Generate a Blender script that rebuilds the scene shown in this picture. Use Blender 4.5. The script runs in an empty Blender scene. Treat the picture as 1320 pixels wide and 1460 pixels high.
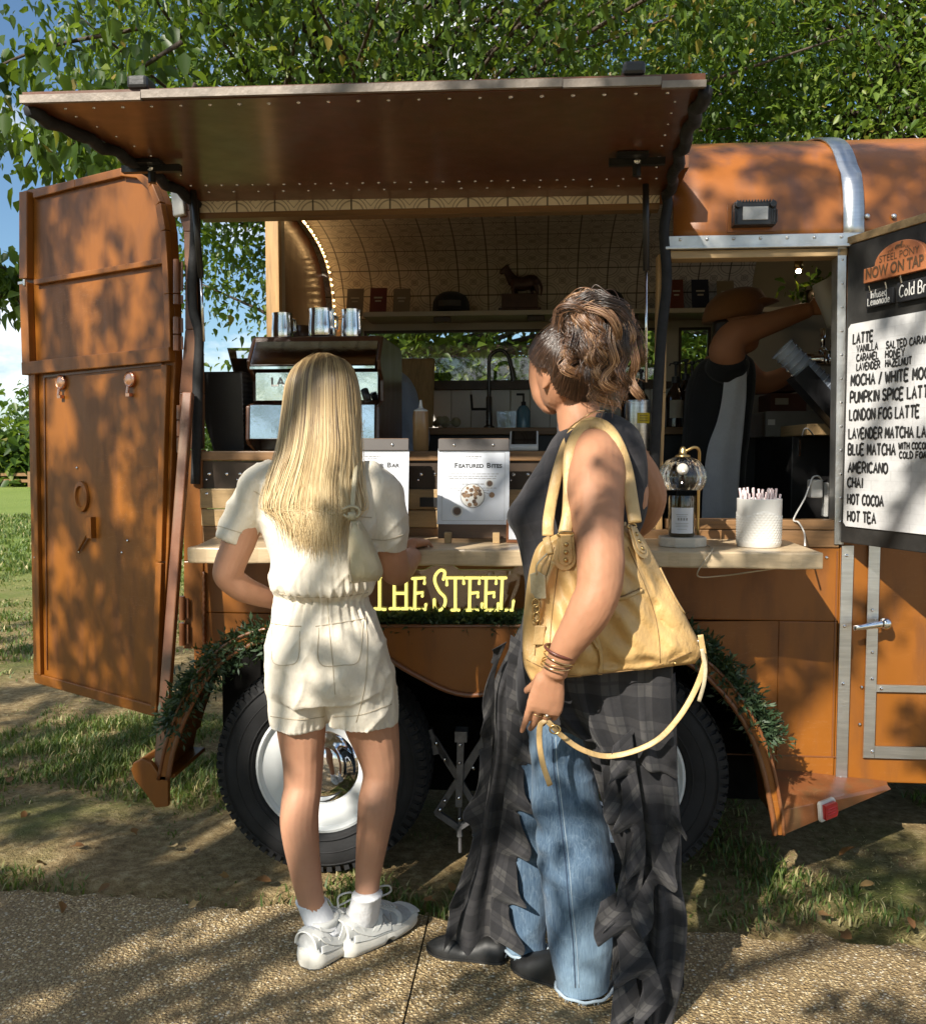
import bpy, bmesh, math, random
import numpy as np
from mathutils import Vector, Matrix, Quaternion
random.seed(7); RNG = np.random.default_rng(11)
SC = bpy.context.scene; COL = SC.collection
R_ = math.radians
# ------------------------------------------------------------------ camera
F_PX, CXP, CYP = 1324.0, 660.0, 730.0
CAM = Vector((0, -3.15, 1.37)); YAW, PITCH = R_(4.7), R_(-3.67)
cd = bpy.data.cameras.new('camera'); cam = bpy.data.objects.new('camera', cd); COL.objects.link(cam)
cd.sensor_fit = 'VERTICAL'; cd.sensor_height = 36.0; cd.lens = F_PX/1460*36.0
cd.clip_start = .05; cd.clip_end = 900
cam.location = CAM; cam.rotation_euler = (math.pi/2+PITCH, 0, YAW); SC.camera = cam
# ------------------------------------------------------------------ light
SUN_TO = Vector((-.165, -.3, .25)).normalized()          # towards the sun
sd = bpy.data.lights.new('sun', 'SUN'); sd.energy = 5.0; sd.angle = R_(.5); sd.color = (1, .93, .82)
sun = bpy.data.objects.new('sun', sd); COL.objects.link(sun); sun.location = (-3, -8, 8)
sun.rotation_euler = SUN_TO.to_track_quat('Z', 'Y').to_euler()
wd = bpy.data.worlds.new('World'); SC.world = wd; wd.use_nodes = True
nt = wd.node_tree; nt.nodes.clear()
def nd(nt, t, ins=None, **props):
    n = nt.nodes.new('ShaderNode'+t)
    for k, v in props.items(): setattr(n, k, v)
    for k, v in (ins or {}).items():
        if isinstance(v, bpy.types.NodeSocket): nt.links.new(v, n.inputs[k])
        else: n.inputs[k].default_value = v
    return n
def ramp(nt, fac, stops, interp='LINEAR'):
    r = nt.nodes.new('ShaderNodeValToRGB'); r.color_ramp.interpolation = interp
    e = r.color_ramp.elements
    while len(e) < len(stops): e.new(.5)
    for el, (p, c) in zip(e, stops):
        el.position = p
        el.color = (c, c, c, 1) if isinstance(c, (int, float)) else (*c, 1)
    nt.links.new(fac, r.inputs[0]); return r.outputs[0]
def math_(nt, op, a, b=0.0, c=None):
    n = nt.nodes.new('ShaderNodeMath'); n.operation = op
    for i, v in enumerate((a, b) if c is None else (a, b, c)):
        if isinstance(v, bpy.types.NodeSocket): nt.links.new(v, n.inputs[i])
        else: n.inputs[i].default_value = v
    return n.outputs[0]
def mixc(nt, fac, a, b, mode='MIX'):
    n = nt.nodes.new('ShaderNodeMix'); n.data_type = 'RGBA'; n.blend_type = mode
    for i, v in ((0, fac), (6, a), (7, b)):
        if isinstance(v, bpy.types.NodeSocket): nt.links.new(v, n.inputs[i])
        else: n.inputs[i].default_value = v if i == 0 else (*v, 1)
    return n.outputs[2]
sky = nd(nt, 'TexSky', sky_type='NISHITA', sun_disc=False)
sky.sun_elevation = math.asin(SUN_TO.z); sky.sun_rotation = math.atan2(SUN_TO.x, SUN_TO.y)
sky.air_density = 1.0; sky.dust_density = .6; sky.ozone_density = 1.2
tc = nd(nt, 'TexCoord')
mp = nd(nt, 'Mapping', {'Vector': tc.outputs['Generated'], 'Scale': (1.6, 1.6, 3.6)})
cl = nd(nt, 'TexNoise', {'Vector': mp.outputs[0], 'Scale': 2.1, 'Detail': 7.0, 'Roughness': .58})
cf = ramp(nt, cl.outputs['Fac'], [(.50, 0), (.62, 1)])
skyb = nd(nt, 'VectorMath', {0: sky.outputs[0], 1: (.90, 1.08, 1.18)}, operation='MULTIPLY').outputs[0]
skyc = mixc(nt, cf, skyb, (11.5, 11.8, 12.2))
bgn = nd(nt, 'Background', {'Color': skyc, 'Strength': .074})
nt.links.new(bgn.outputs[0], nd(nt, 'OutputWorld').inputs[0])
SC.view_settings.view_transform = 'Standard'; SC.view_settings.look = 'None'
SC.view_settings.exposure = .7; SC.view_settings.gamma = 1
SC.cycles.max_bounces = 8; SC.cycles.transparent_max_bounces = 16; SC.cycles.caustics_reflective = False
SC.cycles.caustics_refractive = False; SC.cycles.sample_clamp_indirect = 6
try: SC.cycles.use_denoising = True
except Exception: pass
# ------------------------------------------------------------------ pixel <-> world
_R = Matrix.Rotation(YAW, 3, 'Z') @ Matrix.Rotation(math.pi/2+PITCH, 3, 'X'); _RT = _R.transposed()
def ray(px, py): return _R @ Vector(((px-CXP)/F_PX, -(py-CYP)/F_PX, -1))
def at(px, py, Y):
    d = ray(px, py); return CAM + d*((Y-CAM.y)/d.y)
def atz(px, py, Z):
    d = ray(px, py); return CAM + d*((Z-CAM.z)/d.z)
def depth(p): return -(_RT @ (Vector(p)-CAM)).z
def proj(p):
    q = _RT @ (Vector(p)-CAM); return (CXP-F_PX*q.x/q.z, CYP+F_PX*q.y/q.z)
def sc(p): return depth(p)/F_PX                        # metres per pixel at p
# ------------------------------------------------------------------ scene graph
def wloc(o):
    v = Vector((0, 0, 0))
    while o is not None: v = v+o.location; o = o.parent
    return v
def tag(o, label=None, cat=None, group=None, kind=None):
    if label: o['label'] = label
    if cat: o['category'] = cat
    if group: o['group'] = group
    if kind: o['kind'] = kind
    return o
def thing(name, loc, label, cat, group=None):
    o = bpy.data.objects.new(name, None); COL.objects.link(o); o.location = loc; o.empty_display_size = .05
    return tag(o, label, cat, group)
def copy_tree(o, loc=None, parent=None):
    c = o.copy(); COL.objects.link(c); c.parent = parent
    if loc is not None: c.location = loc
    for ch in list(o.children): copy_tree(ch, None, c)
    return c
def link_mesh(name, me, mats, parent=None, origin=None, smooth=False):
    off = wloc(parent) if parent is not None else origin
    if off is None:
        co = np.empty(len(me.vertices)*3); me.vertices.foreach_get('co', co); co = co.reshape(-1, 3)
        off = Vector(((co[:, 0].min()+co[:, 0].max())/2, (co[:, 1].min()+co[:, 1].max())/2, co[:, 2].min()))
    me.transform(Matrix.Translation(-Vector(off)))
    for m in (mats if isinstance(mats, (list, tuple)) else [mats]): me.materials.append(m)
    if smooth: me.polygons.foreach_set('use_smooth', np.ones(len(me.polygons), bool))
    o = bpy.data.objects.new(name, me); COL.objects.link(o); o.parent = parent
    if parent is None: o.location = off
    return o
# ------------------------------------------------------------------ mesh builder
def catmull(P, n):
    P = [np.array(p, float) for p in P]
    if len(P) < 3: return [P[0]+(P[-1]-P[0])*t for t in np.linspace(0, 1, n+1)]
    Q = [2*P[0]-P[1]]+P+[2*P[-1]-P[-2]]; out = []
    for i in range(1, len(Q)-2):
        a, b, c, d = Q[i-1:i+3]
        for k in range(n):
            t = k/n
            out.append(.5*((2*b)+(c-a)*t+(2*a-5*b+4*c-d)*t*t+(3*b-a-3*c+d)*t**3))
    out.append(P[-1]); return out
class MB:
    def __init__(s): s.v = []; s.f = []; s.mi = []; s.uv = {}
    def add(s, V, Fs, mi=0):
        o = len(s.v); s.v += [tuple(v) for v in V]
        for f in Fs: s.f.append(tuple(i+o for i in f)); s.mi.append(mi)
        return o
    def box(s, lo, hi, mi=0):
        c = [(lo[i]+hi[i])/2 for i in range(3)]; h = [(hi[i]-lo[i])/2 for i in range(3)]
        return s.obox(c, (h[0], 0, 0), (0, h[1], 0), (0, 0, h[2]), mi)
    def obox(s, c, a, b, d, mi=0):
        c, a, b, d = map(Vector, (c, a, b, d))
        V = [c+a*i+b*j+d*k for k in (-1, 1) for j in (-1, 1) for i in (-1, 1)]
        Fs = [(0, 2, 3, 1), (4, 5, 7, 6), (0, 1, 5, 4), (2, 6, 7, 3), (0, 4, 6, 2), (1, 3, 7, 5)]
        return s.add(V, Fs, mi)
    def bar(s, p, q, w, h, up=(0, 0, 1), mi=0):           # box beam from p to q
        p, q = Vector(p), Vector(q); d = (q-p); L = d.length; d.normalize()
        x = d.cross(Vector(up))
        if x.length < 1e-5: x = d.cross(Vector((1, 0, 0)))
        x.normalize(); z = x.cross(d)
        return s.obox((p+q)/2, d*L/2, x*w/2, z*h/2, mi)
    def rings(s, Rs, mi=0, cap=True, close=True):
        n = len(Rs[0]); o = len(s.v)
        for r in Rs: s.v += [tuple(p) for p in r]
        m = n if close else n-1
        for i in range(len(Rs)-1):
            for j in range(m):
                a = o+i*n+j; b = o+i*n+(j+1) % n
                s.f.append((a, b, b+n, a+n)); s.mi.append(mi)
        if cap and close:
            s.f.append(tuple(o+j for j in reversed(range(n)))); s.mi.append(mi)
            e = o+(len(Rs)-1)*n; s.f.append(tuple(e+j for j in range(n))); s.mi.append(mi)
        return o
    def tube(s, P, r, seg=8, mi=0, cap=True, flat=1.0, up=None, smooth=0):
        P = [Vector(p) for p in P]
        rr = list(r) if isinstance(r, (list, tuple, np.ndarray)) else [r]*len(P)
        if smooth:
            Q = catmull([(*p, x) for p, x in zip(P, rr)], smooth)
            P = [Vector(q[:3]) for q in Q]; rr = [max(q[3], 1e-5) for q in Q]
        Rs = []; a = None
        for i, p in enumerate(P):
            t = (P[min(i+1, len(P)-1)]-P[max(i-1, 0)])
            if t.length < 1e-9: t = Vector((0, 0, 1))
            t.normalize()
            if up is not None: a = t.cross(Vector(up))
            elif a is None: a = t.cross(Vector((0, 1, 0)) if abs(t.y) < .9 else Vector((1, 0, 0)))
            else: a = a-t*a.dot(t)
            if a.length < 1e-6: a = t.orthogonal()
            a.normalize(); b = t.cross(a)
            Rs.append([p+a*(math.cos(2*math.pi*k/seg)*rr[i])+b*(math.sin(2*math.pi*k/seg)*rr[i]*flat) for k in range(seg)])
        return s.rings(Rs, mi, cap)
    def lathe(s, c, prof, seg=24, axis='Z', mi=0, cap=True, fn=None):
        c = Vector(c); Rs = []
        for r, h in prof:
            ring = []
            for k in range(seg):
                th = 2*math.pi*k/seg; q = r*(fn(th, h) if fn else 1); x, y = q*math.cos(th), q*math.sin(th)
                ring.append(c+(Vector((x, y, h)) if axis == 'Z' else Vector((x, h, y)) if axis == 'Y' else Vector((h, x, y))))
            Rs.append(ring)
        return s.rings(Rs, mi, cap)
    def prism(s, P, ext, mi=0):
        P = [Vector(p) for p in P]; e = Vector(ext); n = len(P)
        Fs = [tuple(reversed(range(n))), tuple(range(n, 2*n))]+[(i, (i+1) % n, (i+1) % n+n, i+n) for i in range(n)]
        return s.add(P+[p+e for p in P], Fs, mi)
    def sphere(s, c, r, seg=12, rings=8, mi=0, sc_=(1, 1, 1)):
        c = Vector(c); Rs = []
        for i in range(rings+1):
            a = math.pi*(.02+.96*i/rings)
            Rs.append([c+Vector((math.sin(a)*math.cos(2*math.pi*k/seg)*r*sc_[0], math.sin(a)*math.sin(2*math.pi*k/seg)*r*sc_[1], -math.cos(a)*r*sc_[2])) for k in range(seg)])
        return s.rings(Rs, mi)
    def grid(s, fn, nu, nv, mi=0, uvfn=None, thick=None):
        o = len(s.v)
        for j in range(nv+1):
            for i in range(nu+1):
                u, v = i/nu, j/nv
                if uvfn: s.uv[len(s.v)] = uvfn(u, v)
                s.v.append(tuple(fn(u, v)))
        for j in range(nv):
            for i in range(nu):
                a = o+j*(nu+1)+i; s.f.append((a, a+1, a+nu+2, a+nu+1)); s.mi.append(mi)
        return o
    def mesh(s, name):
        me = bpy.data.meshes.new(name); me.from_pydata(s.v, [], s.f)
        me.polygons.foreach_set('material_index', s.mi)
        if s.uv:
            lay = me.uv_layers.new(name='UVMap'); li = np.empty(len(me.loops), np.int32); me.loops.foreach_get('vertex_index', li)
            U = np.zeros((len(s.v), 2), np.float32)
            for k, q in s.uv.items(): U[k] = q
            lay.data.foreach_set('uv', U[li].ravel())
        me.update(); return me
    def build(s, name, mats, parent=None, smooth=False, bevel=0, origin=None, sub=0, solid=0, fixn=True, ang=None):
        me = s.mesh(name)
        if fixn:
            bm = bmesh.new(); bm.from_mesh(me); bmesh.ops.recalc_face_normals(bm, faces=bm.faces); bm.to_mesh(me); bm.free()
        o = link_mesh(name, me, mats, parent, origin, smooth)
        if solid: m = o.modifiers.new('solid', 'SOLIDIFY'); m.thickness = solid; m.offset = 0
        if bevel:
            m = o.modifiers.new('bevel', 'BEVEL'); m.width = bevel; m.segments = 2; m.limit_method = 'ANGLE'; m.angle_limit = R_(40)
        if sub: m = o.modifiers.new('sub', 'SUBSURF'); m.levels = sub; m.render_levels = sub
        if smooth and ang:
            try: me.set_sharp_from_angle(angle=R_(ang))
            except Exception: pass
        return o
def vnoise(p, seed=0):
    p = np.asarray(p, float); i = np.floor(p).astype(np.int64); f = p-i; f = f*f*(3-2*f)
    def h(a, b, c):
        n = (a*73856093 ^ b*19349663 ^ c*83492791 ^ (seed*2654435761)) & 0xffffffff
        n = ((n ^ (n >> 13))*1274126177) & 0xffffffff; n = n ^ (n >> 16)
        return (n & 0xffff)/65535.0
    r = 0
    for dx in (0, 1):
        for dy in (0, 1):
            for dz in (0, 1):
                w = (f[:, 0] if dx else 1-f[:, 0])*(f[:, 1] if dy else 1-f[:, 1])*(f[:, 2] if dz else 1-f[:, 2])
                r = r+w*h(i[:, 0]+dx, i[:, 1]+dy, i[:, 2]+dz)
    return r*2-1
def ridged(c, s, seed, pw=3.0):                        # sharp creases between soft folds
    q = c*np.array(s); q = q+vnoise(q*.7, seed+50)[:, None]*.55; return (1-np.abs(vnoise(q, seed)))**pw
def voxel(mb, vox, smooth, name, mat, parent, disp=None, iters=1, origin=None):
    me = mb.mesh('tmp'); bm = bmesh.new(); bm.from_mesh(me); bmesh.ops.recalc_face_normals(bm, faces=bm.faces); bm.to_mesh(me); bm.free()
    o = bpy.data.objects.new('tmp', me); COL.objects.link(o)
    m = o.modifiers.new('r', 'REMESH'); m.mode = 'VOXEL'; m.voxel_size = vox
    if smooth: m = o.modifiers.new('s', 'SMOOTH'); m.factor = .5; m.iterations = smooth
    dg = bpy.context.evaluated_depsgraph_get(); out = bpy.data.meshes.new_from_object(o.evaluated_get(dg))
    bpy.data.objects.remove(o); out.name = name
    if disp:
        co = np.empty(len(out.vertices)*3); out.vertices.foreach_get('co', co); co = co.reshape(-1, 3)
        no = np.empty(len(out.vertices)*3); out.vertices.foreach_get('normal', no); no = no.reshape(-1, 3)
        co = co+no*disp(co, no)[:, None]; out.vertices.foreach_set('co', co.ravel())
    out.update()
    return link_mesh(name, out, mat, parent, origin, True)
# limb lofted from picture landmarks: (px, py, Y, half width px, depth ratio)
def chain(mb, L, n=4, seg=32, off=0.0, dscale=1.0, flat=False):
    K = []
    for l in L:
        p = at(l[0], l[1], l[2]); K.append((*p, l[3]*sc(p)+off, (l[4] if len(l) > 4 else 1.0)))
    Q = catmull(K, n); Rs = []
    P = [Vector(q[:3]) for q in Q]; a0 = None
    for i, q in enumerate(Q):
        t = P[min(i+1, len(P)-1)]-P[max(i-1, 0)]; t.normalize()
        a = t.cross(Vector((0, 1, 0)))
        if a.length < .35 and a0 is not None: a = a0-t*a0.dot(t)
        if a0 is not None and a.dot(a0) < 0: a = -a
        a.normalize(); a0 = a; b = t.cross(a); r = max(q[3], .002)
        Rs.append([P[i]+a*(r*math.cos(2*math.pi*k/seg))+b*(r*q[4]*dscale*math.sin(2*math.pi*k/seg)) for k in range(seg)])
    # rounded ends
    def capr(R, P0, d, k): return [[P0+(Vector(p)-P0)*c+d*h for p in R] for c, h in k]
    r0 = (Vector(Rs[0][0])-P[0]).length; r1 = (Vector(Rs[-1][0])-P[-1]).length
    d0 = (P[0]-P[1]).normalized(); d1 = (P[-1]-P[-2]).normalized()
    mb.rings(capr(Rs[0], P[0], d0, [(.3, r0*.45), (.75, r0*.3)])+Rs+([] if flat else capr(Rs[-1], P[-1], d1, [(.75, r1*.3), (.3, r1*.45)])))
# horizontal rings (torso): (cx px, y px, Y, half width px, half depth m, z tilt)
def torso(mb, L, n=4, seg=28, ax=None, sq=2.3):
    ax = Vector(ax or (1, 0, 0)).normalized(); by = Vector((-ax.y, ax.x, 0)); K = []
    for l in L:
        p = at(l[0], l[1], l[2]); K.append((*p, l[3]*sc(p), l[4]))
    Rs = []
    for q in catmull(K, n):
        c = Vector(q[:3]); R = []
        for k in range(seg):
            th = 2*math.pi*k/seg; cs, sn = math.cos(th), math.sin(th); e = 2/sq
            R.append(c+ax*(q[3]*math.copysign(abs(cs)**e, cs))+by*(q[4]*math.copysign(abs(sn)**e, sn)))
        Rs.append(R)
    mb.rings(Rs)
def fast_mesh(name, V, Fq, rnd=None):
    me = bpy.data.meshes.new(name); k = Fq.shape[1]
    me.vertices.add(len(V)); me.vertices.foreach_set('co', np.ascontiguousarray(V, np.float32).ravel())
    me.loops.add(Fq.size); me.loops.foreach_set('vertex_index', np.ascontiguousarray(Fq, np.int32).ravel())
    me.polygons.add(len(Fq)); me.polygons.foreach_set('loop_start', np.arange(0, Fq.size, k, dtype=np.int32))
    if rnd is not None:
        a = me.attributes.new('rnd', 'FLOAT', 'POINT'); a.data.foreach_set('value', np.ascontiguousarray(rnd, np.float32))
    me.update(calc_edges=True); return me
def text_mesh(txt, size, bold=0.0, space=1.0):
    cu = bpy.data.curves.new('t', 'FONT'); cu.body = txt; cu.size = size; cu.offset = bold; cu.space_character = space
    o = bpy.data.objects.new('t', cu); COL.objects.link(o)
    me = bpy.data.meshes.new_from_object(o.evaluated_get(bpy.context.evaluated_depsgraph_get())); bpy.data.objects.remove(o)
    V = [tuple(v.co) for v in me.vertices]; Fs = [tuple(p.vertices) for p in me.polygons]; bpy.data.meshes.remove(me)
    return V, Fs
def put_text(mb, txt, size, o, right, up, center=False, bold=0, space=1, mi=0, sx=1.0, arc=None):
    V, Fs = text_mesh(txt, size, bold, space)
    if not V: return 0
    o, right, up = Vector(o), Vector(right).normalized(), Vector(up).normalized()
    w = max(v[0] for v in V)*sx; dx = -w/2 if center else 0
    out = []
    for v in V:
        x, y = v[0]*sx+dx, v[1]
        if arc: th = x/arc; x, y = math.sin(th)*(arc+y), math.cos(th)*(arc+y)-arc
        out.append(o+right*x+up*y)
    mb.add(out, Fs, mi); return w
# ------------------------------------------------------------------ stroke letters (marker and neon)
ST = {'A': [[(0, 0), (.5, 1), (1, 0)], [(.2, .36), (.8, .36)]], 'B': [[(0, 0), (0, 1), (.65, .97), (.8, .76), (.6, .54), (0, .52)], [(.6, .54), (.95, .28), (.7, .02), (0, 0)]],
 'C': [[(.95, .85), (.55, 1), (.12, .8), (0, .5), (.12, .18), (.55, 0), (.95, .15)]], 'D': [[(0, 0), (0, 1), (.6, .92), (.95, .5), (.6, .06), (0, 0)]],
 'E': [[(.85, 1), (0, 1), (0, 0), (.88, 0)], [(0, .52), (.7, .52)]], 'F': [[(.85, 1), (0, 1), (0, 0)], [(0, .52), (.7, .52)]],
 'G': [[(.95, .85), (.55, 1), (.12, .8), (0, .5), (.12, .18), (.55, 0), (.95, .15), (.95, .45), (.55, .45)]], 'H': [[(0, 1), (0, 0)], [(.9, 1), (.9, 0)], [(0, .5), (.9, .5)]],
 'I': [[(.15, 1), (.15, 0)]], 'J': [[(.8, 1), (.8, .2), (.45, 0), (.05, .2)]], 'K': [[(0, 1), (0, 0)], [(.85, 1), (0, .45), (.9, 0)]], 'L': [[(0, 1), (0, 0), (.8, 0)]],
 'M': [[(0, 0), (.06, 1), (.5, .3), (.94, 1), (1, 0)]], 'N': [[(0, 0), (0, 1), (.9, 0), (.9, 1)]], 'O': [[(.5, 1), (.1, .8), (0, .5), (.1, .2), (.5, 0), (.9, .2), (1, .5), (.9, .8), (.5, 1)]],
 'P': [[(0, 0), (0, 1), (.7, .97), (.9, .75), (.7, .5), (0, .47)]], 'Q': [[(.5, 1), (.1, .8), (0, .5), (.1, .2), (.5, 0), (.9, .2), (1, .5), (.9, .8), (.5, 1)], [(.6, .3), (1, -.05)]],
 'R': [[(0, 0), (0, 1), (.7, .97), (.9, .75), (.7, .52), (0, .48)], [(.45, .5), (.92, 0)]], 'S': [[(.9, .86), (.5, 1), (.1, .82), (.2, .58), (.7, .44), (.92, .22), (.5, 0), (.02, .15)]],
 'T': [[(0, 1), (1, 1)], [(.5, 1), (.5, 0)]], 'U': [[(0, 1), (0, .25), (.45, 0), (.9, .25), (.9, 1)]], 'V': [[(0, 1), (.48, 0), (.95, 1)]], 'W': [[(0, 1), (.25, 0), (.55, .75), (.85, 0), (1.1, 1)]],
 'X': [[(0, 1), (.9, 0)], [(.9, 1), (0, 0)]], 'Y': [[(0, 1), (.45, .5), (.9, 1)], [(.45, .5), (.45, 0)]], 'Z': [[(0, 1), (.9, 1), (0, 0), (.92, 0)]], '/': [[(0, -.05), (.6, 1.05)]],
 'a': [[(.75, .6), (.3, .62), (.02, .3), (.3, 0), (.7, .2), (.76, .6), (.82, 0)]], 'b': [[(0, 1.1), (0, 0)], [(0, .5), (.5, .62), (.75, .3), (.4, 0), (0, .1)]], 'd': [[(.75, 1.1), (.78, 0)], [(.75, .5), (.3, .62), (.02, .3), (.35, 0), (.75, .15)]],
 'e': [[(.05, .32), (.7, .36), (.5, .62), (.15, .5), (.05, .22), (.35, 0), (.75, .1)]], 'f': [[(.6, 1.05), (.3, 1), (.25, .7), (.25, 0)], [(0, .58), (.55, .6)]], 'l': [[(.12, 1.1), (.12, 0)]],
 'm': [[(0, 0), (0, .6)], [(0, .45), (.3, .62), (.42, .4), (.42, 0)], [(.42, .45), (.72, .62), (.85, .4), (.85, 0)]], 'n': [[(0, 0), (0, .6)], [(0, .42), (.35, .62), (.6, .4), (.62, 0)]],
 'o': [[(.35, .62), (.02, .32), (.35, 0), (.72, .3), (.35, .62)]], 'r': [[(0, 0), (0, .6)], [(0, .4), (.25, .62), (.5, .55)]], 's': [[(.55, .55), (.25, .62), (.08, .46), (.5, .2), (.3, 0), (0, .08)]],
 'u': [[(0, .6), (.05, .1), (.4, 0), (.62, .2)], [(.64, .6), (.66, 0)]], 'w': [[(0, .6), (.2, 0), (.45, .5), (.68, 0), (.9, .6)]], ' ': []}
def strokes(mb, txt, o, right, up, h, w, rad, gap=.35, space=.55, jit=.02, mi=0, flat=.35, seg=6, seed=0):
    rg = random.Random(seed+len(txt)); o, right, up = Vector(o), Vector(right).normalized(), Vector(up).normalized()
    nrm = right.cross(up); x = 0
    for ch in txt:
        if ch == ' ': x += w*space+w*gap*.4; continue
        S = ST[ch]; mx = max((p[0] for s_ in S for p in s_), default=.5)
        dy = rg.uniform(-jit, jit)*h; sl = rg.uniform(-jit, jit)*2
        for s_ in S:
            P = [o+right*(x+p[0]*w+sl*p[1]*h)+up*(p[1]*h+dy) for p in s_]
            n = 1 if len(P) < 4 else 3
            P = [Vector(q) for q in catmull(P, n)] if n > 1 and len(P) > 2 else P
            mb.tube(P, rad, seg, mi, flat=flat, up=nrm)
        x += mx*w+w*gap
    return x
# ================================================================== materials
def newmat(name):
    m = bpy.data.materials.new(name); m.use_nodes = True; nt = m.node_tree; nt.nodes.clear()
    out = nt.nodes.new('ShaderNodeOutputMaterial'); b = nt.nodes.new('ShaderNodeBsdfPrincipled')
    nt.links.new(b.outputs[0], out.inputs[0]); return m, nt, b, out
def setp(nt, b, **kw):
    for k, v in kw.items():
        k = k.replace('_', ' ')
        if isinstance(v, bpy.types.NodeSocket): nt.links.new(v, b.inputs[k])
        else: b.inputs[k].default_value = v
def coords(nt, kind='Object', scale=(1, 1, 1), rot=(0, 0, 0)):
    t = nt.nodes.new('ShaderNodeTexCoord')
    return nd(nt, 'Mapping', {'Vector': t.outputs[kind], 'Scale': scale, 'Rotation': rot}).outputs[0]
def noise(nt, vec, s, det=4, rough=.55): return nd(nt, 'TexNoise', {'Vector': vec, 'Scale': s, 'Detail': det, 'Roughness': rough}).outputs['Fac']
def bumpn(nt, b, h, strength=.3, dist=.01, prev=None):
    ins = {'Height': h, 'Strength': strength, 'Distance': dist}
    n = nd(nt, 'Bump', ins)
    if prev is not None: nt.links.new(prev, n.inputs['Normal'])
    nt.links.new(n.outputs[0], b.inputs['Normal']); return n.outputs[0]
def sc3(c, k): return tuple(min(1, x*k) for x in c)
def M(name, col, rough=.5, metal=0, var=.15, vs=6, bump=0, bs=60, bd=.004, coat=0, sheen=0, stretch=(1, 1, 1), **kw):
    m, nt, b, out = newmat(name); v = coords(nt, scale=stretch)
    n = noise(nt, v, vs, 5)
    c = ramp(nt, n, [(.3, sc3(col, 1-var)), (.7, sc3(col, 1+var))])
    r = nd(nt, 'MapRange', {'Value': noise(nt, v, vs*3.1), 3: max(.02, rough*.8), 4: min(1, rough*1.2)}).outputs[0]
    setp(nt, b, Base_Color=c, Roughness=r, Metallic=metal, Coat_Weight=coat, Sheen_Weight=sheen, **kw)
    if bump: bumpn(nt, b, noise(nt, v, bs, 6), bump, bd)
    return m
def paint(name, col, wear, rough=.32, coat=.35):
    m, nt, b, out = newmat(name); v = coords(nt)
    big = noise(nt, v, 2.2, 5); fine = noise(nt, v, 38, 8, .7); mid = noise(nt, coords(nt, scale=(3, 3, .7)), 5, 6)
    c = ramp(nt, big, [(.3, sc3(col, .82)), (.72, sc3(col, 1.15))])
    c = mixc(nt, math_(nt, 'MULTIPLY', ramp(nt, mid, [(.48, 0), (.72, 1)]), .75), c, wear)
    sp = ramp(nt, fine, [(.66, 0), (.73, 1)])
    c = mixc(nt, math_(nt, 'MULTIPLY', sp, .6), c, sc3(wear, .5))
    scr = ramp(nt, nd(nt, 'TexNoise', {'Vector': coords(nt, scale=(2, 2, 14), rot=(.3, .5, .2)), 'Scale': 5.0, 'Detail': 5.0, 'Distortion': .6}).outputs['Fac'], [(.495, 0), (.5, 1), (.505, 0)])
    c = mixc(nt, math_(nt, 'MULTIPLY', math_(nt, 'MULTIPLY', scr, ramp(nt, big, [(.5, 0), (.65, 1)])), .35), c, (.5, .3, .16))
    r = nd(nt, 'MapRange', {'Value': mid, 3: rough*.7, 4: rough*1.9}).outputs[0]
    setp(nt, b, Base_Color=c, Roughness=r, Coat_Weight=coat, Coat_Roughness=.18)
    h = math_(nt, 'ADD', math_(nt, 'MULTIPLY', noise(nt, v, 3.2, 2), 1.0), math_(nt, 'MULTIPLY', noise(nt, v, 120, 3), .05))
    bumpn(nt, b, h, .35, .012)
    return m
def wood(name, col, axis=0, rough=.5, dark=.45, scale=1.0, coat=0):
    m, nt, b, out = newmat(name); s = [14, 14, 14]; s[axis] = 1.1
    v = coords(nt, scale=[x*scale for x in s])
    dis = nd(nt, 'TexNoise', {'Vector': v, 'Scale': 1.6, 'Detail': 6.0, 'Distortion': 1.4}).outputs['Fac']
    fib = noise(nt, v, 9, 6, .7)
    c = ramp(nt, dis, [(.25, sc3(col, dark)), (.5, col), (.75, sc3(col, 1.25))])
    c = mixc(nt, .35, c, ramp(nt, fib, [(.3, sc3(col, .4)), (.7, sc3(col, 1.2))]))
    setp(nt, b, Base_Color=c, Roughness=rough, Coat_Weight=coat, Coat_Roughness=.25); bumpn(nt, b, fib, .35, .002); return m
def metalm(name, col, rough=.3, var=.1, stretch=(1, 1, 1), bump=.05):
    m = M(name, col, rough, 1.0, var, 9, bump, 40, .004, stretch=stretch); return m
def glassm(name, tint=(1, 1, 1), clear=.85, rough=.03):
    m, nt, b, out = newmat(name)
    g = nd(nt, 'BsdfGlossy', {'Roughness': rough, 'Color': (1, 1, 1, 1)}); t = nd(nt, 'BsdfTransparent', {'Color': (*sc3(tint, clear+.12), 1)})
    fr = nd(nt, 'Fresnel', {'IOR': 1.5}); f = math_(nt, 'MINIMUM', math_(nt, 'ADD', fr.outputs[0], .02), 1)
    mx = nd(nt, 'MixShader', {0: f, 1: t.outputs[0], 2: g.outputs[0]}); nt.links.new(mx.outputs[0], out.inputs[0]); return m
def leafm(name, stops, trans=.45, rough=.42, spec=.5):
    m, nt, b, out = newmat(name)
    a = nd(nt, 'Attribute', attribute_name='rnd')
    c = ramp(nt, a.outputs['Fac'], stops)
    setp(nt, b, Base_Color=c, Roughness=rough, Specular_IOR_Level=spec)
    tr = nd(nt, 'BsdfTranslucent', {'Color': mixc(nt, .5, c, (.30, .42, .03), 'MIX')})
    mx = nd(nt, 'MixShader', {0: trans, 1: b.outputs[0], 2: tr.outputs[0]}); nt.links.new(mx.outputs[0], out.inputs[0]); return m
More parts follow.
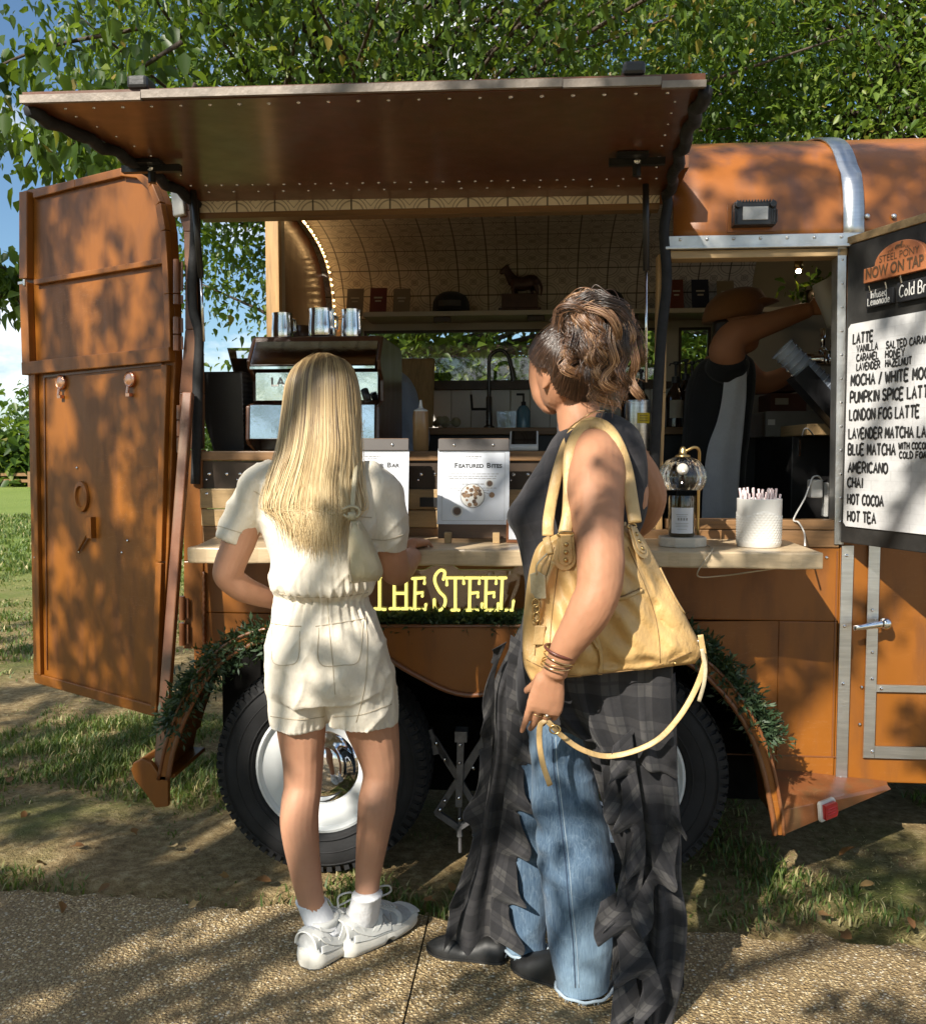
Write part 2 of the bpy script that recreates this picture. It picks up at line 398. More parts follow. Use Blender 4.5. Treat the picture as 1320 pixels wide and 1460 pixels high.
def attrm(name, stops, rough=.5, attr='rnd', **kw):
    m, nt, b, out = newmat(name); a = nd(nt, 'Attribute', attribute_name=attr)
    setp(nt, b, Base_Color=ramp(nt, a.outputs['Fac'], stops), Roughness=rough, **kw); return m
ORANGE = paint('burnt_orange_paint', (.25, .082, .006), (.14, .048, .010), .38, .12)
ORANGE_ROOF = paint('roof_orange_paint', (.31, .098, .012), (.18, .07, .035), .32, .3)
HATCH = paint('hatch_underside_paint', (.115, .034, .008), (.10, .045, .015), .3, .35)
COPPER = paint('copper_trim_paint', (.19, .068, .024), (.13, .09, .04), .3, .3)
ALU = metalm('brushed_aluminium', (.72, .72, .71), .34, .12, (1, 1, 12), .15)
ALUD = metalm('weathered_aluminium', (.6, .59, .57), .42, .25, (1, 1, 1), .3)
STEEL = metalm('polished_steel', (.75, .75, .76), .13, .06)
CHROME = metalm('chrome', (.85, .85, .86), .05, .02, bump=0)
BLACKIRON = M('black_iron', (.02, .02, .021), .38, .3, .3)
RUBBER = M('black_rubber_seal', (.011, .011, .012), .75, 0, .4, 20, .3, 80)
TYRE = M('tyre_rubber', (.018, .018, .019), .7, 0, .35, 9, .25, 90, .003, Specular_IOR_Level=.3)
WHEELW = M('white_painted_steel', (.72, .74, .74), .3, 0, .06, 8, .08, 20)
PINE = wood('pale_pine_board', (.46, .31, .15), 0, .5)
PINEV = wood('pine_jamb', (.5, .30, .12), 2, .45)
OAK = wood('brown_wood_edge', (.24, .13, .055), 0, .45)
COUNTERW = wood('pale_live_edge_counter', (.60, .46, .29), 0, .42, .6, .6, .25)
DARKPANEL = M('dark_bronze_panel', (.05, .032, .02), .45, .2, .35, 9)
DARKIN = M('dark_cabinet', (.014, .013, .013), .5, 0, .3)
WELL = M('wheel_well_black', (.008, .0075, .007), .9, 0, .4, 12, .4, 30, Specular_IOR_Level=.08)
CREAM = M('cream_wall_paint', (.42, .38, .30), .5, 0, .08)
WHITET = M('white_wall_panel', (.6, .59, .55), .35, 0, .05)
CERAM = M('white_ceramic', (.64, .63, .60), .38, 0, .03)
PAPER = M('laminated_paper', (.60, .63, .69), .22, 0, .02, coat=.5)
INK = M('black_ink', (.02, .02, .02), .5, 0, .1); GREYINK = M('grey_print', (.25, .25, .25), .6, 0, .1)
GLASS = glassm('window_glass'); ACRYL = glassm('clear_acrylic', (1, 1, 1), .86, .02)
BLACKP = M('black_plastic', (.02, .02, .022), .4, 0, .15, 20, .15, 90)
BROWNM = paint('espresso_machine_brown', (.085, .033, .014), (.12, .05, .02), .3, .5)
REDP = M('red_lens', (.42, .02, .025), .2, 0, .2, coat=.7)
BROWNWOOD = wood('walnut_board', (.11, .06, .03), 0, .5)
HORSEM = M('bronze_statue', (.05, .022, .014), .42, .3, .3, 20)
FOREST = leafm('shade_toned_leaf', [(0, (.018, .042, .008)), (.4, (.045, .09, .013)), (.8, (.105, .175, .025)), (.96, (.22, .27, .045)), (1, (.3, .22, .05))], .48)  # shade over the left foliage is put into these darker greens
FOREST2 = leafm('bright_tree_leaf', [(0, (.035, .075, .012)), (.35, (.09, .16, .024)), (.75, (.19, .28, .045)), (.96, (.32, .37, .09)), (1, (.36, .28, .07))], .5)
BARK = M('tree_bark', (.075, .055, .04), .9, 0, .4, 8, .8, 22, .03, stretch=(1, 1, .25))
GARL = leafm('garland_leaf', [(0, (.016, .04, .018)), (.5, (.04, .075, .035)), (.85, (.08, .12, .06)), (1, (.16, .19, .1))], .15, .5)
# tin ceiling tile: uv in metres
def tile_mat(name='pressed_tin_tile', k=1.0):
    m, nt, b, out = newmat(name); t = nt.nodes.new('ShaderNodeTexCoord')
    sx = nd(nt, 'SeparateXYZ', {0: t.outputs['UV']})
    fx = math_(nt, 'FRACT', math_(nt, 'DIVIDE', sx.outputs[0], .158)); fy = math_(nt, 'FRACT', math_(nt, 'DIVIDE', sx.outputs[1], .150))
    ax = math_(nt, 'ABSOLUTE', math_(nt, 'SUBTRACT', fx, .5)); ay = math_(nt, 'ABSOLUTE', math_(nt, 'SUBTRACT', fy, .5))
    def line(d, c, w): return math_(nt, 'LESS_THAN', math_(nt, 'ABSOLUTE', math_(nt, 'SUBTRACT', d, c)), w)
    def hyp(x, y): return math_(nt, 'SQRT', math_(nt, 'ADD', math_(nt, 'MULTIPLY', x, x), math_(nt, 'MULTIPLY', y, y)))
    cx = math_(nt, 'SUBTRACT', .5, ax); cy = math_(nt, 'SUBTRACT', .5, ay)
    dc = hyp(cx, cy); d0 = hyp(ax, ay); diam = math_(nt, 'ADD', ax, ay)
    L = line(dc, .33, .018)
    for q in (line(dc, .42, .012), line(diam, .30, .014), line(d0, .11, .016), line(d0, .05, .02)): L = math_(nt, 'MAXIMUM', L, q)
    pet = math_(nt, 'MULTIPLY', math_(nt, 'LESS_THAN', math_(nt, 'ABSOLUTE', math_(nt, 'SUBTRACT', ax, ay)), .015), math_(nt, 'LESS_THAN', d0, .24))
    L = math_(nt, 'MAXIMUM', L, pet)
    G = math_(nt, 'GREATER_THAN', math_(nt, 'MAXIMUM', ax, ay), .478)
    v = coords(nt); n = noise(nt, v, 14, 6)
    base = ramp(nt, n, [(.3, sc3((.56, .50, .42), k)), (.7, sc3((.70, .64, .55), k))])
    c = mixc(nt, math_(nt, 'MULTIPLY', L, .6), base, (.16, .115, .08)); c = mixc(nt, math_(nt, 'MULTIPLY', G, .9), c, (.06, .045, .03))
    setp(nt, b, Base_Color=c, Roughness=.45)
    bumpn(nt, b, math_(nt, 'MAXIMUM', L, G), -.5, .004); return m
TILE = tile_mat(); TILE_DAYLIT = tile_mat('daylit_tile_edge', 1.4)  # second copy lightened to paint daylight onto the outer tile strip
# ground
def lawn_mat():
    m, nt, b, out = newmat('lawn_soil'); v = coords(nt)
    a = noise(nt, v, 1.3, 6, .6); f = noise(nt, v, 26, 8, .7); g = noise(nt, v, 110, 4, .7)
    dirt = ramp(nt, f, [(.28, (.12, .08, .035)), (.5, (.32, .23, .11)), (.72, (.55, .44, .25))])
    gr = ramp(nt, g, [(.3, (.06, .09, .016)), (.7, (.17, .22, .05))])
    c = mixc(nt, ramp(nt, a, [(.50, 0), (.68, .8)]), dirt, gr)
    P = nt.nodes.new('ShaderNodeNewGeometry'); y = nd(nt, 'SeparateXYZ', {0: P.outputs['Position']}).outputs[1]
    far = nd(nt, 'MapRange', {'Value': y, 1: 3.0, 2: 8.0}).outputs[0]
    big = noise(nt, coords(nt, scale=(1, .25, 1)), .5, 5)
    lush = ramp(nt, big, [(.3, (.20, .28, .05)), (.7, (.31, .38, .09))])
    lush = mixc(nt, .35, lush, gr)
    c = mixc(nt, far, c, lush)
    setp(nt, b, Base_Color=c, Roughness=.9, Specular_IOR_Level=.2)
    bumpn(nt, b, math_(nt, 'ADD', f, math_(nt, 'MULTIPLY', g, .6)), .9, .03); return m
LAWN = lawn_mat()
def path_mat():
    m, nt, b, out = newmat('exposed_aggregate'); v = coords(nt)
    jit = nd(nt, 'TexNoise', {'Vector': v, 'Scale': 60, 'Detail': 3}).outputs['Color']
    vv = nd(nt, 'VectorMath', {0: v, 1: nd(nt, 'VectorMath', {0: jit, 'Scale': .008}, operation='SCALE').outputs[0]}, operation='ADD').outputs[0]
    vo = nd(nt, 'TexVoronoi', {'Vector': vv, 'Scale': 118, 'Randomness': 1.0}); vo2 = nd(nt, 'TexVoronoi', {'Vector': vv, 'Scale': 260})
    sep = nd(nt, 'SeparateColor', {0: vo.outputs['Color']})
    peb = ramp(nt, sep.outputs[0], [(0, (.16, .10, .045)), (.3, (.42, .30, .14)), (.6, (.58, .43, .22)), (.85, (.72, .59, .36)), (.93, (.85, .78, .62)), (1, (.14, .1, .07))])
    big = noise(nt, v, 2.0, 6); 
    c = mixc(nt, ramp(nt, vo.outputs['Distance'], [(.35, 0), (.62, 1)]), peb, (.26, .185, .095))
    c = mixc(nt, ramp(nt, big, [(.4, 0), (.75, .55)]), c, (.24, .18, .10))
    setp(nt, b, Base_Color=c, Roughness=.8, Specular_IOR_Level=.3)
    h = math_(nt, 'ADD', ramp(nt, vo.outputs['Distance'], [(.0, 1), (.7, 0)]), math_(nt, 'MULTIPLY', ramp(nt, vo2.outputs['Distance'], [(0, 1), (.7, 0)]), .4))
    n1 = nd(nt, 'Bump', {'Height': noise(nt, v, 5, 3), 'Strength': .25, 'Distance': .02}).outputs[0]
    n2 = nd(nt, 'Bump', {'Height': h, 'Strength': 1.0, 'Distance': .006, 'Normal': n1}); nt.links.new(n2.outputs[0], b.inputs['Normal'])
    return m
PATH = path_mat()
GRASS = leafm('grass_blade', [(0, (.045, .08, .015)), (.45, (.10, .16, .03)), (.72, (.18, .23, .06)), (.84, (.40, .34, .15)), (1, (.55, .46, .24))], .3, .55)
DRY = leafm('dry_leaf', [(0, (.12, .055, .02)), (.4, (.24, .11, .04)), (.7, (.36, .21, .08)), (1, (.45, .33, .16))], .2, .7)
# cloth, skin, hair
def skinm(name, col):
    m, nt, b, out = newmat(name); v = coords(nt)
    n = noise(nt, v, 9, 5); c = ramp(nt, n, [(.3, sc3(col, .9)), (.7, (min(1, col[0]*1.06), col[1]*1.02, col[2]))])
    c = mixc(nt, math_(nt, 'MULTIPLY', ramp(nt, noise(nt, v, 60, 4), [(.55, 0), (.8, 1)]), .28), c, (.40, .15, .09))
    c = mixc(nt, math_(nt, 'MULTIPLY', ramp(nt, noise(nt, v, 4, 3), [(.45, 0), (.7, 1)]), .25), c, sc3(col, .8))
    setp(nt, b, Base_Color=c, Roughness=.56, Subsurface_Weight=.06, Subsurface_Radius=(.010, .004, .002), Specular_IOR_Level=.3)
    bumpn(nt, b, math_(nt, 'ADD', noise(nt, v, 260, 3), math_(nt, 'MULTIPLY', noise(nt, v, 30, 3), .8)), .18, .0025); return m
SKIN = skinm('light_skin', (.50, .265, .165)); SKIN2 = skinm('tan_skin', (.42, .21, .12)); SKIN3 = skinm('barista_skin', (.42, .19, .10))
def cloth(name, col, weave=900, wb=.25, rough=.85, var=.1, sheen=.15, vs=8, wr=.5):
    m, nt, b, out = newmat(name); v = coords(nt)
    c = ramp(nt, noise(nt, v, vs, 6), [(.3, sc3(col, 1-var)), (.7, sc3(col, 1+var))])
    th = noise(nt, coords(nt, scale=(1, 1, .25)), weave*.4, 2); c = mixc(nt, .12, c, ramp(nt, th, [(.3, sc3(col, .55)), (.7, sc3(col, 1.2))]))
    setp(nt, b, Base_Color=c, Roughness=rough, Sheen_Weight=sheen, Specular_IOR_Level=.25)
    n1 = nd(nt, 'Bump', {'Height': noise(nt, v, 16, 5, .6), 'Strength': wr, 'Distance': .012}).outputs[0]
    n2 = nd(nt, 'Bump', {'Height': th, 'Strength': wb, 'Distance': .0012, 'Normal': n1}); nt.links.new(n2.outputs[0], b.inputs['Normal']); return m
CREAMC = cloth('cream_cotton_twill', (.75, .685, .57)); CREAMD = cloth('cream_stitching', (.52, .44, .32), wr=.1)
SOCK = cloth('white_rib_sock', (.78, .78, .80), 300, .6); APRON = cloth('grey_apron', (.48, .48, .50)); BLACKC = cloth('black_cotton', (.014, .014, .015))
BLUEC = cloth('grey_blue_shirt', (.30, .35, .44)); CAPC = cloth('tan_cap_cloth', (.22, .10, .04))
def plaidm():
    m, nt, b, out = newmat('charcoal_plaid'); t = nt.nodes.new('ShaderNodeTexCoord'); s = nd(nt, 'SeparateXYZ', {0: t.outputs['UV']})
    def st(x, per, w):
        f = math_(nt, 'FRACT', math_(nt, 'DIVIDE', x, per)); return math_(nt, 'LESS_THAN', math_(nt, 'ABSOLUTE', math_(nt, 'SUBTRACT', f, .5)), w)
    f = math_(nt, 'MULTIPLY', math_(nt, 'ADD', st(s.outputs[0], .085, .24), st(s.outputs[1], .085, .24)), .5)
    c = ramp(nt, f, [(0, (.015, .015, .017)), (.5, (.032, .031, .033)), (1, (.070, .067, .065))])
    l = math_(nt, 'MAXIMUM', st(s.outputs[0], .085, .03), st(s.outputs[1], .085, .03)); c = mixc(nt, math_(nt, 'MULTIPLY', l, .4), c, (.012, .012, .015))
    v = coords(nt); c = mixc(nt, .25, c, ramp(nt, noise(nt, v, 12, 5), [(.3, (.012, .012, .014)), (.7, (.06, .058, .06))]))
    setp(nt, b, Base_Color=c, Roughness=.85, Sheen_Weight=.1, Specular_IOR_Level=.2)
    bumpn(nt, b, math_(nt, 'ADD', noise(nt, v, 22, 5), math_(nt, 'MULTIPLY', noise(nt, v, 500, 2), .1)), .5, .01); return m
PLAID = plaidm()
def plaid_obj(name):
    m, nt, b, out = newmat(name); s = nd(nt, 'SeparateXYZ', {0: coords(nt, rot=(0, .3, .4))})
    def st(x, per, w):
        f = math_(nt, 'FRACT', math_(nt, 'DIVIDE', x, per)); return math_(nt, 'LESS_THAN', math_(nt, 'ABSOLUTE', math_(nt, 'SUBTRACT', f, .5)), w)
    f = math_(nt, 'MULTIPLY', math_(nt, 'ADD', st(s.outputs[0], .1, .22), st(s.outputs[2], .1, .22)), .5)
    c = ramp(nt, f, [(0, (.026, .026, .030)), (.5, (.034, .033, .037)), (1, (.044, .042, .046))])
    setp(nt, b, Base_Color=c, Roughness=.8, Sheen_Weight=.1, Specular_IOR_Level=.2); v = coords(nt)
    bumpn(nt, b, noise(nt, v, 20, 5), .5, .01); return m
PLAIDB = plaid_obj('charcoal_plaid_bodice')
def denimm():
    m, nt, b, out = newmat('washed_denim'); v = coords(nt, scale=(1, 1, .35)); w = coords(nt, scale=(1, 1, .05))
    a = noise(nt, v, 9, 7, .65); f = noise(nt, w, 420, 3, .7)
    big = noise(nt, coords(nt, scale=(1, 1, .5)), 5, 4)
    c = ramp(nt, a, [(.25, (.022, .046, .085)), (.5, (.055, .10, .165)), (.75, (.15, .225, .305))]); c = mixc(nt, ramp(nt, big, [(.48, 0), (.66, .75)]), c, (.20, .295, .385))
    c = mixc(nt, .22, c, ramp(nt, f, [(.35, (.03, .06, .11)), (.65, (.30, .42, .53))]))
    cr = ramp(nt, nd(nt, 'TexNoise', {'Vector': coords(nt, scale=(1, 1, .6)), 'Scale': 14, 'Detail': 3, 'Distortion': 2.0}).outputs['Fac'], [(.48, 0), (.5, 1), (.52, 0)])
    c = mixc(nt, math_(nt, 'MULTIPLY', cr, .12), c, (.40, .5, .58))
    setp(nt, b, Base_Color=c, Roughness=.8, Sheen_Weight=.1, Specular_IOR_Level=.25)
    bumpn(nt, b, math_(nt, 'ADD', math_(nt, 'MULTIPLY', f, .03), a), .55, .014); return m
DENIM = denimm(); DENIMD = cloth('denim_seam', (.035, .06, .11)); DENIML = cloth('frayed_denim_hem', (.35, .43, .5))
def leatherm(name, col):
    m, nt, b, out = newmat(name); v = coords(nt)
    a = noise(nt, v, 7, 6, .6); c = ramp(nt, a, [(.25, sc3(col, .72)), (.5, col), (.78, (min(1, col[0]*1.15), col[1]*1.15, col[2]*1.2))])
    st = ramp(nt, noise(nt, coords(nt, scale=(1, 1, .4)), 22, 6, .7), [(.58, 0), (.75, 1)]); c = mixc(nt, math_(nt, 'MULTIPLY', st, .12), c, sc3(col, .55))
    setp(nt, b, Base_Color=c, Roughness=nd(nt, 'MapRange', {'Value': a, 3: .38, 4: .58}).outputs[0], Coat_Weight=.12, Coat_Roughness=.35)
    vo = nd(nt, 'TexVoronoi', {'Vector': v, 'Scale': 240}).outputs['Distance']
    n1 = nd(nt, 'Bump', {'Height': noise(nt, coords(nt, scale=(1, 1, .55)), 19, 6, .6), 'Strength': .55, 'Distance': .016}).outputs[0]
    n2 = nd(nt, 'Bump', {'Height': vo, 'Strength': .25, 'Distance': .001, 'Normal': n1}); nt.links.new(n2.outputs[0], b.inputs['Normal']); return m
LEATHER = leatherm('tan_yellow_leather', (.59, .375, .148)); LEATHERS = leatherm('tan_strap_leather', (.54, .36, .155)); CREAML = leatherm('cream_leather', (.50, .43, .28))
SEAM = M('dark_seam', (.22, .13, .05), .7, 0, .2); BRASS = metalm('aged_brass', (.55, .38, .16), .3); GOLD = metalm('gold', (.85, .6, .3), .18, .05)
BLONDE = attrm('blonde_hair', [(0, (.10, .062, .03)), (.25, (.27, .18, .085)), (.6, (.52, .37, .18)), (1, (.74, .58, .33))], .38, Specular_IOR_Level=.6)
BRUNET = attrm('brown_hair', [(0, (.018, .009, .005)), (.45, (.06, .028, .014)), (.8, (.21, .10, .045)), (1, (.46, .27, .14))], .36, Specular_IOR_Level=.6)  # lighter stops raised to paint golden sunlight into the hair
DARKHAIR = M('dark_brown_hair', (.02, .011, .007), .5, 0, .4, 90)
SHOEW = M('white_shoe_leather', (.62, .62, .59), .45, 0, .06, 8, .1, 60); SHOEG = M('grey_shoe_mesh', (.42, .43, .435), .7, 0, .15, 60, .4, 400, .001)
SOLE = M('white_foam_sole', (.62, .60, .54), .6, 0, .06, 10, .12, 40); BOOT = M('black_boot_leather', (.012, .012, .012), .5, 0, .3, 20, .2, 30)
def emit(name, col, s, base=None):
    m, nt, b, out = newmat(name); setp(nt, b, Base_Color=(*(base or col), 1), Emission_Color=(*col, 1), Emission_Strength=s, Roughness=.4); return m
NEON = emit('yellow_neon', (1, .88, .22), .8, (.75, .68, .25)); BULB = emit('warm_bulb', (1, .60, .24), 8.0); LAMPG = emit('warm_spot', (1, .75, .45), 90)
# ================================================================== setting
def sheet(name, fn, nx, ny, mat, kind='structure', label=None, cat=None):
    mb = MB(); mb.grid(fn, nx, ny); o = mb.build(name, mat, smooth=True, origin=Vector((0, 0, 0))); tag(o, label, cat, kind=kind); return o
def lerp(a, b, t): return a+(b-a)*t
def gz(x, y): return .05*max(0, min(1, (y-4)/8))*0
# the lawn: one sheet to the horizon, finer near by
def ground_z(x, y): return 0.0
xs = np.concatenate([-np.geomspace(400, 3, 26), np.linspace(-2.8, 2.8, 60), np.geomspace(3, 400, 26)])
ys = np.concatenate([[-60, -30, -14, -8, -5, -3], np.linspace(-2, 6, 90), np.geomspace(6.5, 700, 30)])
X, Y = np.meshgrid(xs, ys); P3 = np.stack([X.ravel()*2.3, Y.ravel()*2.3, np.zeros(X.size)], 1)
Zg = vnoise(P3, 3)*.018+vnoise(P3*3.1, 5)*.010
Zg = np.where(Y.ravel() > -.43, Zg, Zg-.03)
nx, ny = len(xs), len(ys)
idx = np.arange(nx*ny).reshape(ny, nx)
Fq = np.stack([idx[:-1, :-1].ravel(), idx[:-1, 1:].ravel(), idx[1:, 1:].ravel(), idx[1:, :-1].ravel()], 1)
lo = link_mesh('lawn', fast_mesh('lawn', np.stack([X.ravel(), Y.ravel(), Zg], 1), Fq), LAWN, None, Vector((0, 0, 0)), True); lo['kind'] = 'structure'
# exposed aggregate path in front, two slabs with a joint
EDGE = [(-8, -.44), (-3, -.455), (-1.6, -.475), (-.9, -.49), (-.3, -.52), (.3, -.53), (1.1, -.55), (3, -.60), (8, -.66)]
def edge_y(x): return float(np.interp(x, [e[0] for e in EDGE], [e[1] for e in EDGE]))
pm = MB(); XJ = -.318
for x0, x1 in ((-8, XJ-.0025), (XJ+.0025, 8)):
    n = 400 if x0 < -1 else 400; xx = np.linspace(x0, x1, n)
    V = []
    for k, x in enumerate(xx):
        j = .034*float(vnoise(np.array([[x*9, 0, 0]]), 2)[0])+.018*float(vnoise(np.array([[x*31, 3, 0]]), 2)[0])
        V += [(x, -9, .004), (x, edge_y(x)+j, .004), (x, edge_y(x)+j+.012, -.03)]
    pm.add(V, [(3*i+a, 3*i+3+a, 3*i+4+a, 3*i+1+a) for i in range(n-1) for a in (0, 1)])
tag(pm.build('path', PATH, origin=Vector((0, 0, 0))), kind='structure')
jm = MB(); jm.box((XJ-.003, -9, -.02), (XJ+.003, -.56, -.003)); tag(jm.build('path_joint', M('joint_dirt', (.10, .075, .045), .9), origin=Vector((XJ, -1, -.01))), kind='structure')
# grass blades
def blades(n, xr, yr, hr, dens, seed, wid=.0035, lean=1.0, straw=False):
    rg = np.random.default_rng(seed); x = rg.uniform(*xr, n); y = rg.uniform(*yr, n)
    q = np.stack([x, y, np.zeros(n)], 1)
    d = vnoise(q*1.7, 21)*.6+vnoise(q*5.3, 22)*.5
    ey = np.interp(x, [e[0] for e in EDGE], [e[1] for e in EDGE])
    keep = (d+rg.uniform(-.35, .35, n) > dens) & (y > ey+.01+.06*rg.random(n)*rg.random(n)); x, y, d = x[keep], y[keep], d[keep]; m = len(x)
    h = rg.uniform(*hr, m)*(.6+.7*np.clip(d+.5, 0, 1)); a = rg.uniform(0, 2*np.pi, m); l = rg.uniform(.2, 1.15, m)*h*lean; w = wid*rg.uniform(.6, 1.3, m)
    dx, dy = np.cos(a), np.sin(a)
    b = np.stack([x, y, np.zeros(m)-.01], 1); s = np.stack([-dy*w, dx*w, np.zeros(m)], 1)
    mid = b+np.stack([dx*l*.35, dy*l*.35, h*.65], 1); tip = b+np.stack([dx*l, dy*l, h], 1)
    V = np.stack([b-s, b+s, mid+s*.7, mid-s*.7, tip], 1).reshape(-1, 3)
    o = np.arange(m)[:, None]*5; Fq = np.concatenate([o+[0, 1, 2, 3], o+[3, 2, 4, 4]], 0)
    r = rg.uniform(.8, 1.0, m) if straw else np.clip(rg.random(m)*.85+(rg.random(m) < .16)*.3, 0, 1); return V, o, np.repeat(r, 5)
def grass_obj(name, sets):
    Vs, Q, T, Rn, base = [], [], [], [], 0
    for V, o, r in sets: Vs.append(V); Q.append(o+[0, 1, 2, 3]+base); T.append(o+[3, 2, 4]+base); Rn.append(r); base += len(V)
    V = np.concatenate(Vs); Q = np.concatenate(Q); T = np.concatenate(T); rn = np.concatenate(Rn)
    me = bpy.data.meshes.new(name); me.vertices.add(len(V)); me.vertices.foreach_set('co', V.astype(np.float32).ravel())
    me.loops.add(Q.size+T.size); me.loops.foreach_set('vertex_index', np.concatenate([Q.ravel(), T.ravel()]).astype(np.int32))
    me.polygons.add(len(Q)+len(T)); me.polygons.foreach_set('loop_start', np.concatenate([np.arange(0, Q.size, 4), Q.size+np.arange(0, T.size, 3)]).astype(np.int32))
    a = me.attributes.new('rnd', 'FLOAT', 'POINT'); a.data.foreach_set('value', rn.astype(np.float32)); me.update(calc_edges=True)
    return link_mesh(name, me, GRASS, None, Vector((0, 0, 0)))
g = grass_obj('grass', [blades(60000, (-2.6, -.2), (-.5, 2.2), (.015, .042), .28, 1), blades(50000, (-.6, 2.2), (-.62, 1.6), (.015, .045), .22, 2),
    blades(50000, (-6, -1), (2.0, 8), (.02, .05), .15, 3, .007), blades(30000, (-12, -2), (7, 16), (.05, .09), -.3, 4, .014), blades(22000, (-2.8, 2.2), (-.6, 2.4), (.004, .012), -1.2, 5, .0016, 4.5, True), blades(16000, (-2.8, 2.2), (-.6, 2.4), (.008, .02), -.25, 6, .003, 1.6)])
tag(g, 'short patchy lawn grass with straw coloured blades around the trailer', 'grass', kind='stuff')
# fallen leaves
def leaf_shape(kind):
    if kind == 0: return [(0, 0, 0), (-.28, .25, .05), (-.36, .55, .10), (-.12, .62, .02), (0, 1, -.06), (.12, .62, .02), (.36, .55, .12), (.28, .25, .06)]
    return [(0, 0, 0), (-.2, .2, .06), (-.26, .5, .12), (-.12, .85, .04), (0, 1.05, -.08), (.14, .82, .06), (.27, .5, .14), (.2, .2, .05)]
fl_spots = [(190, 1185), (285, 1222), (250, 1212), (52, 1235), (330, 1255), (35, 1160), (120, 1210), (465, 1275), (590, 1305), (648, 1277), (600, 1287), (1080, 1225), (1165, 1310), (1250, 1265), (1290, 1240), (1195, 1225), (1045, 1295), (90, 1290), (700, 1290), (1110, 1190), (1215, 1345), (160, 1265), (15, 1120), (70, 1090), (225, 1165), (1300, 1330), (1140, 1262), (960, 1300), (270, 1300), (385, 1262)]
for i, (px, py) in enumerate(fl_spots):
    p = atz(px+random.uniform(-4, 4), py, .012); s = random.uniform(.035, .07); an = random.uniform(0, 6.28)
    rt = Matrix.Rotation(an, 3, 'Z') @ Matrix.Rotation(random.uniform(-.5, .5), 3, 'X') @ Matrix.Rotation(random.uniform(-.5, .5), 3, 'Y')
    S = [p+rt @ (Vector(q)*s)+Vector((0, 0, .012)) for q in leaf_shape(i % 2)]
    o = link_mesh('fallen_leaf', fast_mesh('fallen_leaf', np.array([tuple(q) for q in S]), np.array([[0, 1, 2, 3], [0, 3, 4, 5], [0, 5, 6, 7]]), np.full(8, random.random())), DRY)
    side = 'at the left in front of the open door' if px < 300 else 'beside the wheels and feet' if px < 800 else 'right of the right wheel'
    tag(o, 'dry brown fallen leaf on the ground '+side, 'leaf', 'fallen leaves on the ground')
# ------------------------------------------------------------------ trees
def leaves_at(C, size, rg, droop=.5, face=None):
    n = len(C); L = np.array([(0, 0, 0), (-.31, .24, .06), (-.25, .58, .06), (0, 1.12, -.12), (.25, .58, .06), (.31, .24, .06)])
    a = rg.uniform(0, 2*np.pi, n); dn = -np.abs(rg.normal(droop, .45, n))
    d = np.stack([np.cos(a)*np.cos(dn), np.sin(a)*np.cos(dn), np.sin(dn)], 1)
    up = np.stack([rg.normal(0, .5, n), rg.normal(-.25, .5, n), np.ones(n)], 1); s = np.cross(d, up); s /= np.linalg.norm(s, axis=1)[:, None]+1e-9; nn = np.cross(s, d)
    sz = size*rg.uniform(.35, 1.35, n)
    V = C[:, None]+sz[:, None, None]*(L[None, :, 0:1]*s[:, None]+L[None, :, 1:2]*d[:, None]+L[None, :, 2:3]*nn[:, None])
    o = np.arange(n)[:, None]*6; Fq = np.concatenate([o+[0, 1, 2, 3], o+[0, 3, 4, 5]], 0)
    return V.reshape(-1, 3), Fq
def crown(name, blobs, nclus, per, size, mat, parent, seed, cr=.33, keep=None, droop=.5, limb_from=None, limb_mat=None, shell=.35):
    rg = np.random.default_rng(seed); vol = np.array([b[3]*b[4]*b[5] for b in blobs])**(2/3); vol = vol/vol.sum(); Cs = []
    for b, w in zip(blobs, vol):
        n = max(3, int(nclus*w)); d = rg.normal(size=(n, 3)); d /= np.linalg.norm(d, axis=1)[:, None]
        r = shell+(1-shell)*rg.random(n)**.6
        Cs.append(np.array(b[:3])+d*r[:, None]*np.array(b[3:6]))
    Cs = np.concatenate(Cs)
    if keep is not None: Cs = Cs[keep(Cs, rg)]
    k = rg.integers(per//2, per*3//2, len(Cs)); base = np.repeat(Cs, k, 0)
    off = rg.normal(size=(len(base), 3))*np.array([cr, cr, cr*.55]); P = base+off
    P[:, 2] = np.maximum(P[:, 2], .15)
    V, Fq = leaves_at(P, size, rg, droop)
    tone = np.repeat(rg.normal(0, .16, len(Cs)), k)+rg.normal(.45, .2, len(base))
    o = link_mesh(name, fast_mesh(name, V, Fq, np.repeat(np.clip(tone, 0, 1), 6)), mat, parent)
    return o, Cs
def limbs(mb, start, Cs, rg, r0, frac=1.0, sag=.1):
    sel = Cs[rg.random(len(Cs)) < frac]
    for c in sel:
        a, b = Vector(start(c, rg)), Vector(c); m = (a+b)/2+Vector((rg.normal(0, .15), rg.normal(0, .15), abs(rg.normal(0, .15))+sag))
        mb.tube([a, m, b], [r0, r0*.6, r0*.2], 5, smooth=3)
